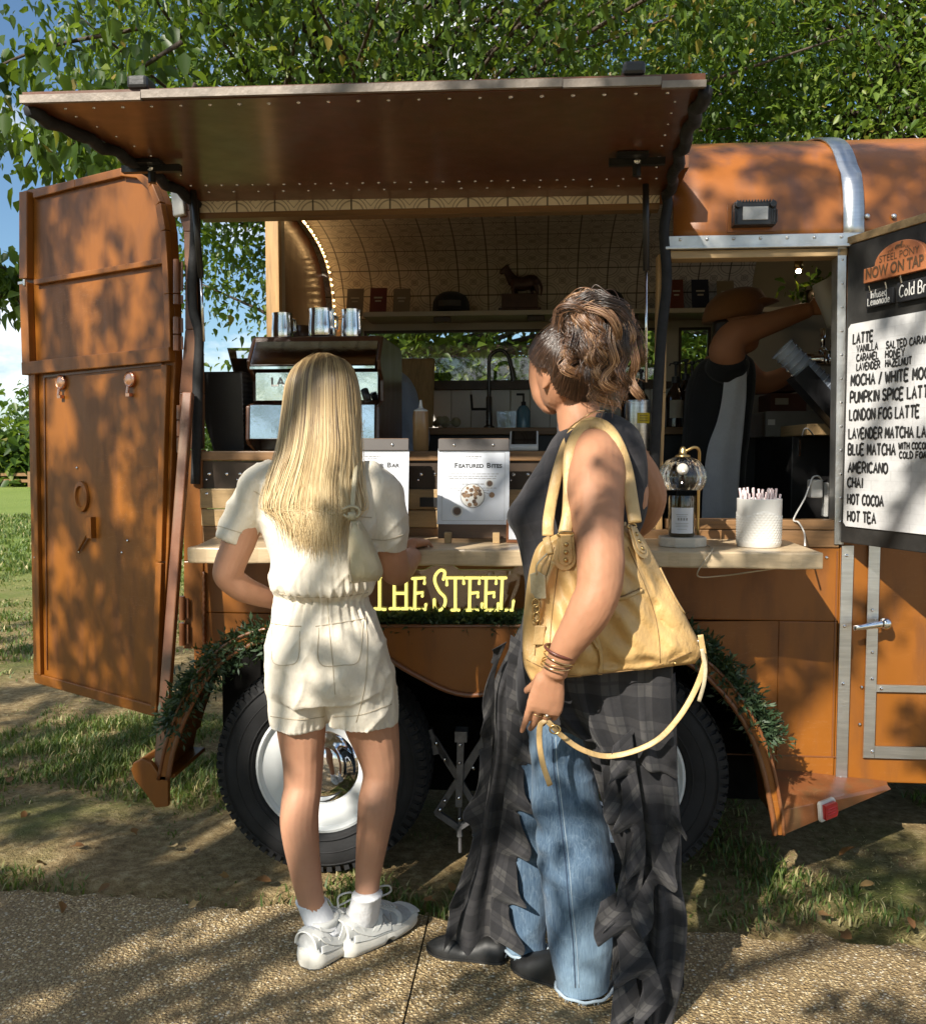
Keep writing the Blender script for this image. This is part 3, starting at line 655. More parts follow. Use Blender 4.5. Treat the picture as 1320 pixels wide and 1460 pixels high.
def tree(name, base, h, tr, blobs, ncl, per, size, mat, seed, label, group=None, cr=.33, keep=None, frac=.35, r0=.03, droop=.5, lean=(0, 0)):
    t = thing(name, Vector(base), label, 'tree', group); rg = np.random.default_rng(seed+99)
    _, Cs = crown('crown', blobs, ncl, per, size, mat, t, seed, cr, keep, droop)
    mb = MB(); b = Vector(base); top = b+Vector((lean[0], lean[1], h))
    P = [b+Vector((0, 0, -.1)), b+(top-b)*.25+Vector((.05*h*.3, 0, 0)), b+(top-b)*.6-Vector((.03*h, 0, 0)), top]
    mb.tube(P, [tr*1.35, tr, tr*.75, tr*.3], 12, smooth=5)
    tr_o = mb.build('trunk', BARK, t, smooth=True)
    lb = MB(); ax = [Vector(q[:3]) for q in catmull(P, 8)]
    def st(c, rg):
        z = min(max(c[2]-rg.uniform(.3, 1.4)*h*.15, h*.28), h*.95); return min(ax, key=lambda p: abs(p.z-b.z-z))
    limbs(lb, st, Cs, rg, r0, frac); lb.build('branches', BARK, t, smooth=True)
    return t
rg0 = np.random.default_rng(5)
def skyhole(lst):                                             # thin the clusters where the photo shows open sky
    def k(Cs, rg):
        ok = np.ones(len(Cs), bool)
        for i, c in enumerate(Cs):
            px, py = proj(c)
            for (x0, y0, x1, y1, pr) in lst:
                if x0 < px < x1 and y0 < py < y1 and rg.random() < pr: ok[i] = False
        return ok
    return k
# big shade tree behind the trailer, left and middle
tree('maple_tree', (-1.6, 5.4, 0), 6.5, .22, [(-1.2, 4.6, 4.5, 2.3, 1.6, 1.5), (.6, 5.2, 4.6, 2.2, 1.7, 1.6), (-2.4, 3.8, 4.2, 1.4, 1.0, .8), (-.6, 4.9, 2.6, 1.6, 1.2, 1.1), (1.2, 5.2, 2.2, 1.8, 1.2, 1.3), (-.2, 6, 1.2, 2.2, 1.0, 1.0), (-2.7, 5.3, 3.1, .9, .8, .7), (-2.8, 5.6, 1.5, 1.0, .8, .6), (-1.0, 2.6, 4.3, 2.2, 1.2, .8)],
     640, 120, .068, FOREST, 41, 'large leafy tree with shade-toned leaves overhanging the trailer from behind, at the upper left', 'trees around the trailer', .25,
     skyhole([(-900, 180, 60, 900, .97), (60, 230, 240, 260, .4), (280, 420, 390, 520, .72), (-50, 0, 470, 130, .2), (500, 0, 900, 110, .12)]), .35, .035, .75)
tree('ash_tree', (4.2, 6.5, 0), 7.5, .26, [(2.6, 6.0, 4.0, 2.4, 1.8, 1.9), (4.9, 6.4, 4.0, 2.4, 1.8, 2.2), (1.6, 6.6, 5.6, 2.2, 1.8, 1.4), (3.6, 6.4, 6.2, 2.6, 1.8, 1.5), (2.2, 6.8, 2.0, 2.4, 1.2, 1.4), (4.6, 6.6, 1.8, 2.0, 1.2, 1.3)],
     740, 130, .066, FOREST2, 52, 'bright green tree behind the trailer roof at the right', 'trees around the trailer', .26,
     skyhole([(1240, 0, 1400, 90, .45), (1250, 190, 1400, 330, .35)]), .3, .04, .55)
for i, (x, y, z, r) in enumerate(((-1.15, 4.3, 1.55, 1.0), (.55, 4.5, 1.6, 1.05), (2.0, 4.6, 1.5, .95))):
    tree('leafy_shrub', (x, y, 0), 1.8, .05, [(x, y, z, r, .6, .95)], 130, 70, .085, FOREST2, 80+i, ['sunlit shrub seen through the back window left of the tap', 'sunlit shrub seen through the back window right of the tap', 'sunlit shrub outside the back window by the bottles'][i], 'shrubs behind the trailer', .22, None, .3, .015)
# a branch of the big tree hanging in front of the sky at the left
def hanging():
    t = thing('low_branch', at(60, 200, 2.2), 'drooping leafy branch with large leaves hanging beside the hatch at the far left', 'branch', None)
    rg = np.random.default_rng(77); mb = MB(); C = []
    for k, (pts, Y) in enumerate([([(260, 60), (150, 130), (70, 190), (30, 250)], 1.9), ([(280, 120), (210, 210), (175, 250), (150, 268)], 1.5), ([(200, 40), (60, 70), (-30, 110), (-90, 150)], 2.1), ([(150, 130), (110, 200), (95, 225)], 1.8),
                                   ([(-90, 160), (-60, 180), (-40, 200)], 2.3), ([(-60, 360), (0, 380), (28, 395), (40, 420)], 3.2), ([(-60, 460), (10, 420), (35, 440)], 3.3)]):
        P = [at(x, y, Y+.1*i) for i, (x, y) in enumerate(pts)]; mb.tube(P, [.014, .01, .007, .003][:len(P)], 5, smooth=5)
        for q in catmull(P, 16): C += [q+rg.normal(size=3)*np.array([.10, .12, .08]) for _ in range(5)]
    for (x0, y0, x1, y1, n) in [(-20, 100, 250, 215, 150), (150, 190, 250, 260, 60), (-20, 60, 120, 190, 70)]:
        for _ in range(n): C.append(np.array(at(rg.uniform(x0, x1), rg.uniform(y0, y1), rg.uniform(1.6, 3))))
    V, Fq = leaves_at(np.array(C), .095, rg, 1.0)
    link_mesh('leaves', fast_mesh('leaves', V, Fq, np.repeat(np.clip(rg.normal(.5, .22, len(C)), 0, 1), 6)), FOREST, t); mb.build('twigs', BARK, t, smooth=True)
hanging()
# distant trees and hedge at the far left beyond the lawn
far = [(-19, 40, 5.2, 2.6), (-15.5, 44, 4.0, 2.3), (-24, 46, 5.5, 3.0), (-21.5, 34, 2.6, 1.6), (-29, 50, 6.2, 3.4)]
for i, (x, y, h, r) in enumerate(far):
    tree('distant_tree', (x, y, 0), h*.8, .2, [(x, y, h*.5, r, r, h*.42), (x+r*.5, y-.5, h*.35, r*.7, r*.7, h*.3)], 70, 30, .45, FOREST, 60+i,
         ['rounded tree far away across the lawn', 'small far tree nearest the open door edge', 'broad far tree at the left picture edge', 'low far bush on the lawn edge', 'tallest far tree beyond the fence'][i], 'distant trees across the lawn', .5, None, .2, .06)
fmb = MB(); f0, f1 = Vector((-30, 33, 0)), Vector((-10, 31, 0))
t = thing('wooden_fence', (f0+f1)/2, 'low dark fence far off along the edge of the lawn', 'fence')
for z in (.25, .5): fmb.bar(f0+Vector((0, 0, z)), f1+Vector((0, 0, z)), .05, .12)
fmb.build('rails', OAK, t)
for k in range(11):
    pm_ = MB(); q = f0+(f1-f0)*(k/10); pm_.box((q.x-.07, q.y-.1, 0), (q.x+.07, q.y-.04, .62)); pm_.build('post', OAK, t)
# the tree over the photographer: its crown throws the dappled shade
def shade_tree():
    t = thing('overhead_tree', Vector((-6.2, -9.0, 0)), 'spreading tree whose crown hangs above the viewer and dapples the trailer', 'tree', 'trees around the trailer')
    rg = np.random.default_rng(91); S = np.array(SUN_TO); N = 95000
    tx, tz = rg.uniform(-6.5, 3.6, N), rg.uniform(-2.2, 6.0, N)
    ok = (tz < 3.3) | (tx < -3.0); tx, tz = tx[ok], tz[ok]; N = len(tx); T = np.stack([tx, np.full(N, -.35), tz], 1)
    q = np.stack([tx*1.0, np.where(tz > .25, tz*.55, .1375+(tz-.25)*1.3), np.zeros(N)], 1)
    pat = vnoise(q*1.7, 30)*.30+vnoise(q*5.5, 31)*.55+vnoise(q*11, 32)*.60+vnoise(q*22, 33)*.2
    thr = np.zeros(N)
    for i in range(N):
        px, py = proj(T[i]); v = SHADE_BASE
        for (x0, y0, x1, y1, a) in SHADE_MAP:
            cx, cy, rx, ry = (x0+x1)/2, (y0+y1)/2, (x1-x0)/2, (y1-y0)/2; d = ((px-cx)/rx)**2+((py-cy)/ry)**2
            if d < 1.6: v += a*min(1, max(0, (1.6-d)/.9))
        thr[i] = v
    k = pat > thr; T = T[k]; s = rg.uniform(4.2, 6.0, len(T))
    C = T+S*s[:, None]; C = C[C[:, 1] < -3.4]
    base = np.repeat(C, 3, 0); P = base+rg.normal(size=base.shape)*np.array([.02, .05, .02])
    V, Fq = leaves_at(P, .052, rg, .5)
    link_mesh('crown', fast_mesh('crown', V, Fq, np.repeat(np.clip(rg.normal(.45, .2, len(P)), 0, 1), 6)), FOREST, t)
    mb = MB(); b = Vector((-6.2, -9.0, 0)); P = [b, b+Vector((.2, .2, 2)), b+Vector((.6, .6, 4.2)), b+Vector((1, 1.2, 7.5))]
    mb.tube(P, [.42, .33, .28, .1], 12, smooth=5); mb.build('trunk', BARK, t, smooth=True)
    lb = MB(); sel = C[rg.integers(0, len(C), 46)]
    for c in sel:
        a = b+Vector((.6, .6, 4.2+rg.uniform(-.6, 2.6))); e = Vector(c); m = (a+e)/2+Vector((0, 0, .5)); lb.tube([a, m, e], [.05, .03, .008], 5, smooth=4)
    lb.build('branches', BARK, t, smooth=True)
SHADE_BASE = .10
SHADE_MAP = [  # picture areas (px of the plane just before the trailer) where the crown is more open (+) or thicker (-)
 (300, 440, 620, 1100, .8), (690, 400, 1010, 800, .55), (740, 720, 1010, 1000, .6), (950, 180, 1320, 340, .16), (1200, 330, 1400, 800, .25),
 (-60, 860, 330, 1260, .22), (0, 250, 260, 1000, -.16), (0, 950, 1320, 1500, .08), (740, 1000, 900, 1420, .30), (540, 1290, 800, 1500, .3), (960, 1320, 1320, 1480, .2), (1000, 900, 1320, 1180, .2)]
shade_tree()
# ================================================================== the trailer
XL, XR = -1.21, 2.6                       # rear end, front end (front is outside the frame)
ZF, ZS = .46, 2.10                        # floor, top of the straight side wall
ZT = at(600, 293, 0).z                    # top of the serving hatch opening
TR = thing('food_trailer', Vector((.6, .95, 0)), 'burnt orange converted horse trailer with its serving hatch raised and wheel arches trimmed in green', 'trailer')
DY = 1.95                                 # inner depth
def prof(t, inset=0.0):                   # cross-section of the roof from near wall top (t=0) over the crown (t=1) to the far wall (t=2)
    u = t if t <= 1 else 2-t
    K = [(0, 2.06), (.018, 2.19), (.075, 2.31), (.19, 2.41), (.39, 2.485), (.68, 2.53), (1.0, 2.545)]
    Q = np.array([catmull([np.array(k) for k in K], 8)])[0]; s = u*(len(Q)-1); i = min(int(s), len(Q)-2); p = Q[i]+(Q[i+1]-Q[i])*(s-i)
    y, z = p; y = inset+(y)*(1-inset); z = z-inset*(.15+.85*u)
    return (y if t <= 1 else 2.0-y, z)
def rivets(mb, P, r=.006, mi=1, n=(0, -1, 0)):
    n = Vector(n)
    for p in P: mb.obox(Vector(p)+n*r*.3, *(lambda a, b: (a*r, b*r, n*r*.5))(n.orthogonal().normalized(), n.cross(n.orthogonal()).normalized()), mi)
def dome(mb, p, r, n, mi=1):
    n = Vector(n).normalized(); a = n.orthogonal().normalized(); b = n.cross(a); p = Vector(p)
    Rs = [[p+(a*math.cos(2*math.pi*k/8)+b*math.sin(2*math.pi*k/8))*r*c+n*r*h for k in range(8)] for c, h in ((1, -.2), (.95, .15), (.6, .5), (.15, .6))]
    mb.rings(Rs, mi)
# ---- near side wall below the counter and around the openings
wall = MB(); ZC = at(600, 770, 0).z       # sill of the hatch
xl2 = at(268, 645, 0).x; xjl, xjr = at(936, 600, 0).x, at(952, 560, 0).x; xd0 = at(1197, 700, 0).x
zled = at(600, 893, -.3).z
wall.box((XL, 0, zled-.02), (xd0+.005, .04, ZC-.015))
xfr = at(1119, 1150, -.02).x
wall.box((xfr-.03, 0, .27), (xd0+.004, .04, zled-.0205))
zdb = at(1250, 1116, 0).z
wall.box((xd0+.006, .002, zdb), (XR, .042, 2.06))
side = wall.build('side_wall', ORANGE, TR, bevel=.004)
# raised panel outline on the lower wall and rivets
pn = MB(); a0, a1 = at(1003, 812, 0), at(1193, 1080, 0)
for p, q in (((a0.x, a1.z), (a1.x, a1.z)), ((a1.x-.02, a1.z+.005), (a1.x-.02, ZC-.03))):
    pn.box((min(p[0], q[0]), -.0025, min(p[1], q[1])), (max(p[0], q[0])+.004, .0, max(p[1], q[1])+.004))
pn.build('panel_edge', COPPER, TR)
# ---- roof skin
rf = MB(); ts = np.linspace(0, 2, 41)
def roofseg(mb, x0, x1, n=2, t0=0, t1=2, lift=0.0):
    tt = np.linspace(t0, t1, max(4, int(20*(t1-t0))))
    mb.grid(lambda u, v: (lerp(x0, x1, u), prof(lerp(t0, t1, v))[0]-(lift if lerp(t0, t1, v) < .3 else 0), prof(lerp(t0, t1, v))[1]+lift*(0 if lerp(t0, t1, v) < .1 else 1)), n, len(tt)-1)
roofseg(rf, XL, xjr+.01, 30, .17, 2); roofseg(rf, xjr+.0101, XR, 20, 0, 2)
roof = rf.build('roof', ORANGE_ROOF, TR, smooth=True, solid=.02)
st = MB(); xs0 = at(1213, 300, 0).x; roofseg(st, xs0-.028, xs0+.036, 1, 0, 2, .018); st.build('roof_strap', ALU, roof, smooth=True, solid=.006)
rv = MB(); 
for px, py in ((1236, 308), (1274, 308)): dome(rv, at(px, py, -.012), .009, (0, -1, .1), 0)
rv.build('roof_bolts', ALU, roof)
# horizontal drip rail in weathered aluminium with rivets, wooden head trim under it
dr = MB(); zr0, zr1 = at(1100, 352, -.02).z, at(1100, 334, -.02).z
dr.box((xjr-.02, -.022, zr0), (XR, .0, zr1)); dr.box((xjr-.02, -.03, zr0-.004), (XR, -.0, zr0+.006))
for k in range(26): dome(dr, (xjr+.03+k*.085, -.023, (zr0+zr1)/2+.008), .006, (0, -1, 0), 0)
dr.build('drip_rail', ALUD, TR, bevel=.002)
# strip of pressed tile along the top edge of the hatch with a wood bead below
xo0, xo1 = at(284, 293, 0).x, xjl
zt0, zt1 = at(600, 296, .0).z, at(600, 280, .0).z
hd = MB(); hd.grid(lambda u, v: (lerp(xo0, xo1, u), .004, lerp(zt0, zt1+.03, v)), 1, 1, uvfn=lambda u, v: (u*(xo1-xo0)*1.2, .02+v*.07)); hd.build('tile_edge', TILE_DAYLIT, TR, solid=.004)
hb = MB(); hb.box((xo0, .006, zt0-.02), (xo1, .06, zt0-.001)); hb.build('head_trim', OAK, TR)
# ---- interior lining: tin tile ceiling running down the far wall
ci = MB(); tt = np.linspace(.03, 2, 60); PT = [prof(t, .045) for t in tt]; zsh = at(700, 445, 1.85).z-.02
PT = [p for p in PT if not (p[0] > 1 and p[1] < zsh) and not (p[0] < .9 and p[1] < ZT+.03)]+[(DY-.03, zsh)]
arc = np.concatenate([[0], np.cumsum([math.dist(PT[i], PT[i+1]) for i in range(len(PT)-1)])])
xt1 = at(1072, 420, 1.9).x
def ceil(mb, x0, x1):
    n = len(PT); o = len(mb.v)
    for j, (y, z) in enumerate(PT):
        for x in (x0, x1): mb.uv[len(mb.v)] = (x+5.02, arc[-1]-arc[j]+.0); mb.v.append((x, y, z))
    for j in range(n-1): mb.f.append((o+2*j, o+2*j+1, o+2*j+3, o+2*j+2)); mb.mi.append(0)
ceil(ci, XL+.03, xt1); ci.build('tile_ceiling', TILE, TR, smooth=True, solid=.006)
c2 = MB(); ceil(c2, xt1+.002, XR-.05); c2.build('plain_ceiling', CREAM, TR, smooth=True, solid=.006)
# ---- far wall with two windows
fw = MB(); Yb = DY-.02
w0, w1 = at(520, 560, Yb), at(1011, 560, Yb); zw1 = at(700, 470, Yb).z; zw0 = at(700, 546, Yb).z
def fbox(x0, x1, z0, z1, m, mi=0): m.box((x0, Yb, z0), (x1, Yb+.04, z1), mi)
xm0, xm1 = at(868, 560, Yb).x, at(886, 560, Yb).x; xn0, xn1 = at(941, 560, Yb).x, at(966, 560, Yb).x
for a, b in ((XL+.03, w0.x), (xm0, xm1), (xn0, xn1), (w1.x, XR)): fbox(a, b, zw0, zw1, fw)
fbox(XL+.03, XR, zw1+.0005, zsh, fw); fbox(XL+.03, XR, ZF, zw0-.0005, fw)
fw.build('far_wall', CREAM, TR)
gl = MB()
for a, b in ((w0.x, xm0), (xm1, xn0), (xn1, w1.x)):
    g1 = MB(); g1.box((a, Yb+.02, zw0), (b, Yb+.024, zw1)); wn = g1.build('window', GLASS, TR)
    f1 = MB(); d = .014
    for q in (((a, zw0), (b, zw0+d)), ((a, zw1-d), (b, zw1)), ((a, zw0+d), (a+d, zw1-d)), ((b-d, zw0+d), (b, zw1-d))): f1.box((q[0][0], Yb-.006, q[0][1]), (q[1][0], Yb+.019, q[1][1]))
    f1.build('frame', DARKPANEL, wn)
# white panelled splashback with grooves, dark ledge over it
sb = MB(); zbk = at(700, 611, 1.55).z; xs_ = at(622, 580, Yb).x; x = xs_-.45
while x < .75: sb.box((x, Yb-.012, zbk-.1), (x+.104, Yb-.002, at(700, 556, Yb).z)); x += .107
sb.build('splashback', WHITET, TR, bevel=.003)
lg = MB(); lg.box((xs_-.45, Yb-.05, at(700, 556, Yb).z+.002), (w1.x, Yb-.001, zw0-.001)); lg.build('window_sill', DARKPANEL, TR)
# far shelf with catches under it
shf = MB(); zq = at(700, 445, 1.72).z; shf.box((at(520, 450, 1.72).x, 1.66, zq-.025), (1.35, Yb-.002, zq)); shf.build('far_shelf', CREAM, TR, bevel=.003)
for px in (631, 764, 897):
    p = at(px, 456, 1.70); q = MB(); q.box((p.x-.045, 1.675, zq-.055), (p.x+.045, 1.70, zq-.027)); q.build('shelf_catch', DARKPANEL, TR, bevel=.004)
# back counter and dark cabinets
bc = MB(); bc.box((at(515, 610, 1.4).x, 1.36, zbk-.035), (1.15, Yb-.014, zbk)); bc.build('back_counter', OAK, TR, bevel=.004)
bk = MB(); bk.box((at(515, 610, 1.4).x+.02, 1.40, ZF), (1.13, Yb-.03, zbk-.036)); bk.build('back_cabinet', DARKIN, TR)
fr = MB(); fr.box((XL+.0, .365, ZF-.06), (XR, DY, ZF)); fr.build('floor', DARKIN, TR)
ch = MB(); ch.box((XL+.05, .3, .40), (XR, 1.9, ZF-.062)); ch.box((XL+.25, .22, .30), (1.3, .30, ZF-.062)); ch.build('chassis', WELL, TR)
fo = MB(); fo.box((XR-.04, .05, ZF), (XR, DY, 2.3)); fo.build('front_bulkhead', DARKIN, TR)
far = MB(); far.box((XL, Yb+.042, .35), (XR, Yb+.06, 2.12)); 
# outside of the far wall only below and above the windows
far = MB()
for z0, z1 in ((.35, zw0-.02), (zw1+.02, 2.12)): far.box((XL, Yb+.042, z0), (XR, Yb+.06, z1))
far.build('far_side_skin', ORANGE, TR)
# ---- serving counter side: inner shelf, rivet panel, boards
zi = at(600, 643, .02).z; zi0 = at(600, 657, .02).z
sx0, sx1 = at(286, 650, 0).x, at(935, 650, 0).x
ins = MB(); ins.box((sx0, -.012, zi0), (sx1, .52, zi)); ins.build('serving_shelf', OAK, TR, bevel=.004)
zp0, zp1 = at(600, 697, 0).z, zi0-.001
rp = MB(); rp.box((sx0, .0, zp0), (sx1, .03, zp1))
x = sx0+.03
k = 0
while x < sx1-.02:
    dome(rp, (x, -.001, zp1-.045), .0065, (0, -1, 0)); 
    if k % 2 == 0: dome(rp, (x-.01, -.001, zp0+.03), .004, (0, -1, 0))
    x += .048 if k % 3 else .062; k += 1
rp.build('riveted_panel', [DARKPANEL, STEEL], TR)
zb0 = at(600, 752, 0).z; zbm = at(600, 727, 0).z
for i, (z0, z1, dy) in enumerate(((zbm+.002, zp0-.001, 0), (zb0, zbm-.001, .004))):
    b = MB(); b.box((sx0, -.012+dy, z0), (sx1, .02, z1)); bd = b.build('front_board', PINE, TR, bevel=.003)
    if i == 0:
        lt = MB(); c = at(634, 716, -.012); lt.box((c.x-.085, -.017, c.z-.016), (c.x+.02, -.0125, c.z+.016))
        for dx, dz in ((-.006, .011), (-.006, -.011), (.012, .009)): dome(lt, (c.x+dx, -.0172, c.z+dz), .005, (0, -1, 0))
        lt.build('latch_plate', [BLACKIRON, STEEL], bd)
        rvb = MB(); dome(rvb, at(295, 704, -.013), .006, (0, -1, 0), 0); rvb.build('screw', STEEL, bd)
lb = MB(); lb.box((XL, -.006, ZC-.014), (xd0, .05, zb0-.001)); lb.build('sill_rail', OAK, TR, bevel=.003)
# counter
CF = -.42
cz1 = at(600, 783, CF).z; cz0 = at(600, 806, CF).z; cx0, cx1 = at(267, 790, CF).x, at(1173, 797, CF).x
co = MB(); n = 60; pts = []
rg = np.random.default_rng(3)
for k in range(n+1): x = lerp(cx0, cx1, k/n); pts.append((x, CF+.010*math.sin(x*7)+.006*math.sin(x*23+1)+rg.normal(0, .0015), cz0))
pts += [(cx1-.004, -.0135, cz0), (at(310, 770, -.02).x, -.0135, cz0), (cx0+.004, CF+.07, cz0)]
co.prism(pts, (0, 0, cz1-cz0)); counter = co.build('counter', COUNTERW, TR, bevel=.005)
# ---- posts beside the openings
ps = MB(); px0 = at(262, 645, 0).x; px1 = at(286, 645, 0).x
def strip(mb, L, y0, y1, mi=0):                       # vertical strip from picture landmarks (xl, xr, y)
    for (a, b, y), (c, d, yy) in zip(L, L[1:]):
        P = [at(a, y, y0), at(b, y, y0), at(d, yy, y0), at(c, yy, y0)]; mb.prism(P, (0, y1-y0, 0), mi)
strip(ps, [(250, 276, 262), (253, 278, 300), (262, 276, 330), (264, 279, 400), (264, 282, 470), (256, 284, 560), (256, 284, 640)], -.01, .05)
ps.build('rear_post', COPPER, TR, bevel=.003)
pl = MB(); strip(pl, [(262, 288, 641), (262, 290, 800), (262, 290, 925)], -.008, .04); pl.build('corner_panel', ORANGE, TR, bevel=.004)
wt = MB(); c = at(255, 289, -.02); wt.obox(c, (.02, 0, .004), (0, .012, 0), (-.004, 0, .045)); wt.build('white_tag_light', WHITET, TR, bevel=.004)
# weld bead
wb = MB(); wb.tube([at(291, y, -.012)+Vector((.002*math.sin(y*.7), 0, 0)) for y in range(815, 925, 3)], .006, 6); wb.build('weld_seam', COPPER, TR, smooth=True)
# hinges on the rear post
for i, (py0, py1) in enumerate(((370, 418), (420, 434), (452, 476), (478, 500), (578, 598), (600, 622), (624, 645), (850, 884), (888, 920))):
    x = 252 if py0 < 520 else 257 if py0 < 700 else 260
    h = MB(); h.tube([at(x, py0, -.03), at(x, py1, -.03)], .011, 10); h.obox(at(x+4, (py0+py1)/2, -.022), (.013, 0, 0), (0, .003, 0), (0, 0, sc(at(x, py0, 0))*(py1-py0)*.42)); h.build('hinge', COPPER, TR, smooth=True, ang=40)
jm = MB(); strip(jm, [(938, 951, 362), (935, 949, 560), (931, 944, 690), (930, 944, 768)], -.004, .06); jm.build('middle_post', PINEV, TR, bevel=.003)
# upper door frame: wood head, white side jamb
tr = MB(); p, q = at(949, 360, -.006), at(1197, 346, -.006)
zhd = p.z
tr.box((p.x, -.012, zhd-.022), (xd0+.0, .06, zr0-.005)); tr.build('door_head_trim', PINE, TR, bevel=.002)
wj = MB(); strip(wj, [(1194, 1206, 344), (1192, 1204, 560), (1189, 1202, 776)], -.012, .05, 0)
for y in range(370, 770, 34): dome(wj, at(1201-(y-344)*.008, y, -.013), .004, (0, -1, 0), 1)
wj.build('side_jamb', [ALUD, STEEL], TR)
si = MB(); zsl = at(1080, 741, 0).z; si.box((xjr, -.006, zb0+.001), (xd0-.01, .06, zsl)); si.build('door_sill', OAK, TR, bevel=.003)
# black seals hanging down both sides of the hatch
def seal(L, Y, r):
    m = MB(); P = [at(x, y, Y)+Vector((.004*math.sin(y*.21), 0, 0)) for x, y in L]; m.tube(P, r, 8, smooth=6, flat=.6); m.build('rubber_seal', RUBBER, TR, smooth=True)
seal([(270, 262), (277, 300), (279, 350), (274, 390), (277, 440), (284, 480), (281, 540), (281, 600), (278, 690)], -.02, .017)
seal([(952, 222), (949, 262), (953, 290), (946, 330), (949, 400), (945, 470), (938, 540), (935, 600), (931, 690)], -.02, .017)
seal([(283, 300), (285, 380), (289, 470), (288, 560), (285, 640)], .01, .008)
# ---- raised hatch
HT = [at(33, 149, -1.0), at(1005, 123, -1.0), at(951, 278, -.0), at(283, 287, -.0)]
a_, b_, c_, d_ = HT; zz = (c_.z+d_.z)/2+.02
nrm = (b_-a_).cross(d_-a_).normalized(); nrm = nrm if nrm.z > 0 else -nrm
def hp(u, v): return a_*(1-u)*(1-v)+b_*u*(1-v)+c_*u*v+d_*(1-u)*v+nrm*(.035*math.sin(math.pi*v)*.6)
ht = MB(); ht.grid(lambda u, v: hp(u, v), 40, 16); n0 = len(ht.v)
ht.grid(lambda u, v: hp(u, v)+nrm*.028, 40, 16)
m_ = 41
edge = [i for i in range(m_)]+[m_*(j+1)-1 for j in range(1, 17)]+[m_*17-1-i for i in range(1, m_)]+[m_*j for j in range(15, 0, -1)]
for i in range(len(edge)): a, b = edge[i], edge[(i+1) % len(edge)]; ht.f.append((a, b, b+n0, a+n0)); ht.mi.append(0)
hr = random.Random(4)
def hriv(u, v, r=.0055): dome(ht, hp(u, v), r*hr.uniform(.85, 1.2), -nrm, 1)
for k in range(21): hriv(.05+.9*k/20, .045, .005)
for k in range(30): hriv(.03+.94*k/29, .83, .005)
for k in range(18): hriv(.05+.9*k/17, .90, .005)
for k in range(7): hriv(.04, .12+.1*k, .004); hriv(.965, .12+.1*k, .004)
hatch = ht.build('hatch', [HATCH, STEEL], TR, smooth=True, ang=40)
ed = MB()
for u0, u1, dz in ((0, .185, -.004), (.186, .80, 0), (.801, .938, -.002), (.939, 1.0, -.010)): ed.bar(hp(u0, 0)+nrm*(.012+dz)+Vector((0, -.008, 0)), hp(u1, 0)+nrm*(.012+dz)+Vector((0, -.008, 0)), .012, .018 if u1 < .95 else .015, up=nrm)
ed.build('front_edge_strip', M('weathered_grey_edging', (.21, .175, .145), .5, .2, .35, 14, .3, 60), hatch)
for k in (0, 1):                                       # dark ragged side seals
    m = MB(); m.tube([hp(k, v)+Vector((.006*math.sin(v*31), 0, -.012+.006*math.sin(v*47))) for v in np.linspace(.02, 1, 26)], .017, 7); m.build('side_seal', RUBBER, hatch, smooth=True)
for u in (.178, .90):
    m = MB(); p = hp(u, .02)+nrm*.04; m.obox(p, (.025, 0, 0), (0, .03, 0), nrm*.015); m.build('rubber_bumper', BLACKP, hatch, bevel=.008)
for (pxa, pxb, py) in ((175, 258, 216), (868, 948, 193)):   # strut brackets under the hatch
    Yk = -.42 if pxa < 500 else -.40
    p, q = at(pxa, py, Yk), at(pxb, py+1, Yk); zc = (hp((.1 if pxa < 500 else .9), .58)).z-.02
    m = MB(); m.bar((p.x, Yk, zc), (q.x, Yk, zc), .022, .02); m.bar((p.x+.02, Yk-.02, zc+.012), (q.x-.05, Yk-.02, zc+.012), .05, .01)
    m.tube([((p.x+q.x)/2, Yk, zc+.02), ((p.x+q.x)/2, Yk, zc-.04)], .012, 8); dome(m, ((p.x+q.x)/2, Yk-.012, zc+.0), .01, (0, -1, 0)); m.build('hatch_bracket', [BLACKIRON, STEEL], hatch)
for (xt, yt, xb, yb, xm, ym) in ((275, 262, 291, 487, 287, 395), (920, 240, 921, 545, 921, 386)):   # gas struts
    m = MB(); T, B, Mm = at(xt, yt, -.12), at(xb, yb, -.05), at(xm, ym, -.08)
    m.tube([T, Mm], .0105, 10); m.tube([Mm, B], .0045, 8, 1); m.tube([T+Vector((0, 0, .03)), T], .008, 8, 1); m.sphere(T+Vector((0, 0, .03)), .012, 8, 6, 1); m.build('gas_strut', [BLACKP, STEEL], TR, smooth=True)
for px, py in ((254, 243), (925, 226)):
    m = MB(); p = at(px, py, -.12); m.tube([p, p+Vector((.012, 0, -.02)), p+Vector((.008, .01, -.05)), p+Vector((.025, .02, -.06))], .004, 6, smooth=4); m.obox(p, (.012, 0, 0), (0, .004, 0), (0, 0, .02)); m.build('cable_clip', STEEL, TR, smooth=True)
# small box bracket on the roof beside the hatch
m = MB(); p = at(962, 240, -.1); m.box((p.x-.04, -.16, p.z-.018), (p.x+.035, .05, p.z+.022)); m.build('hatch_stop', COPPER, TR, bevel=.003)
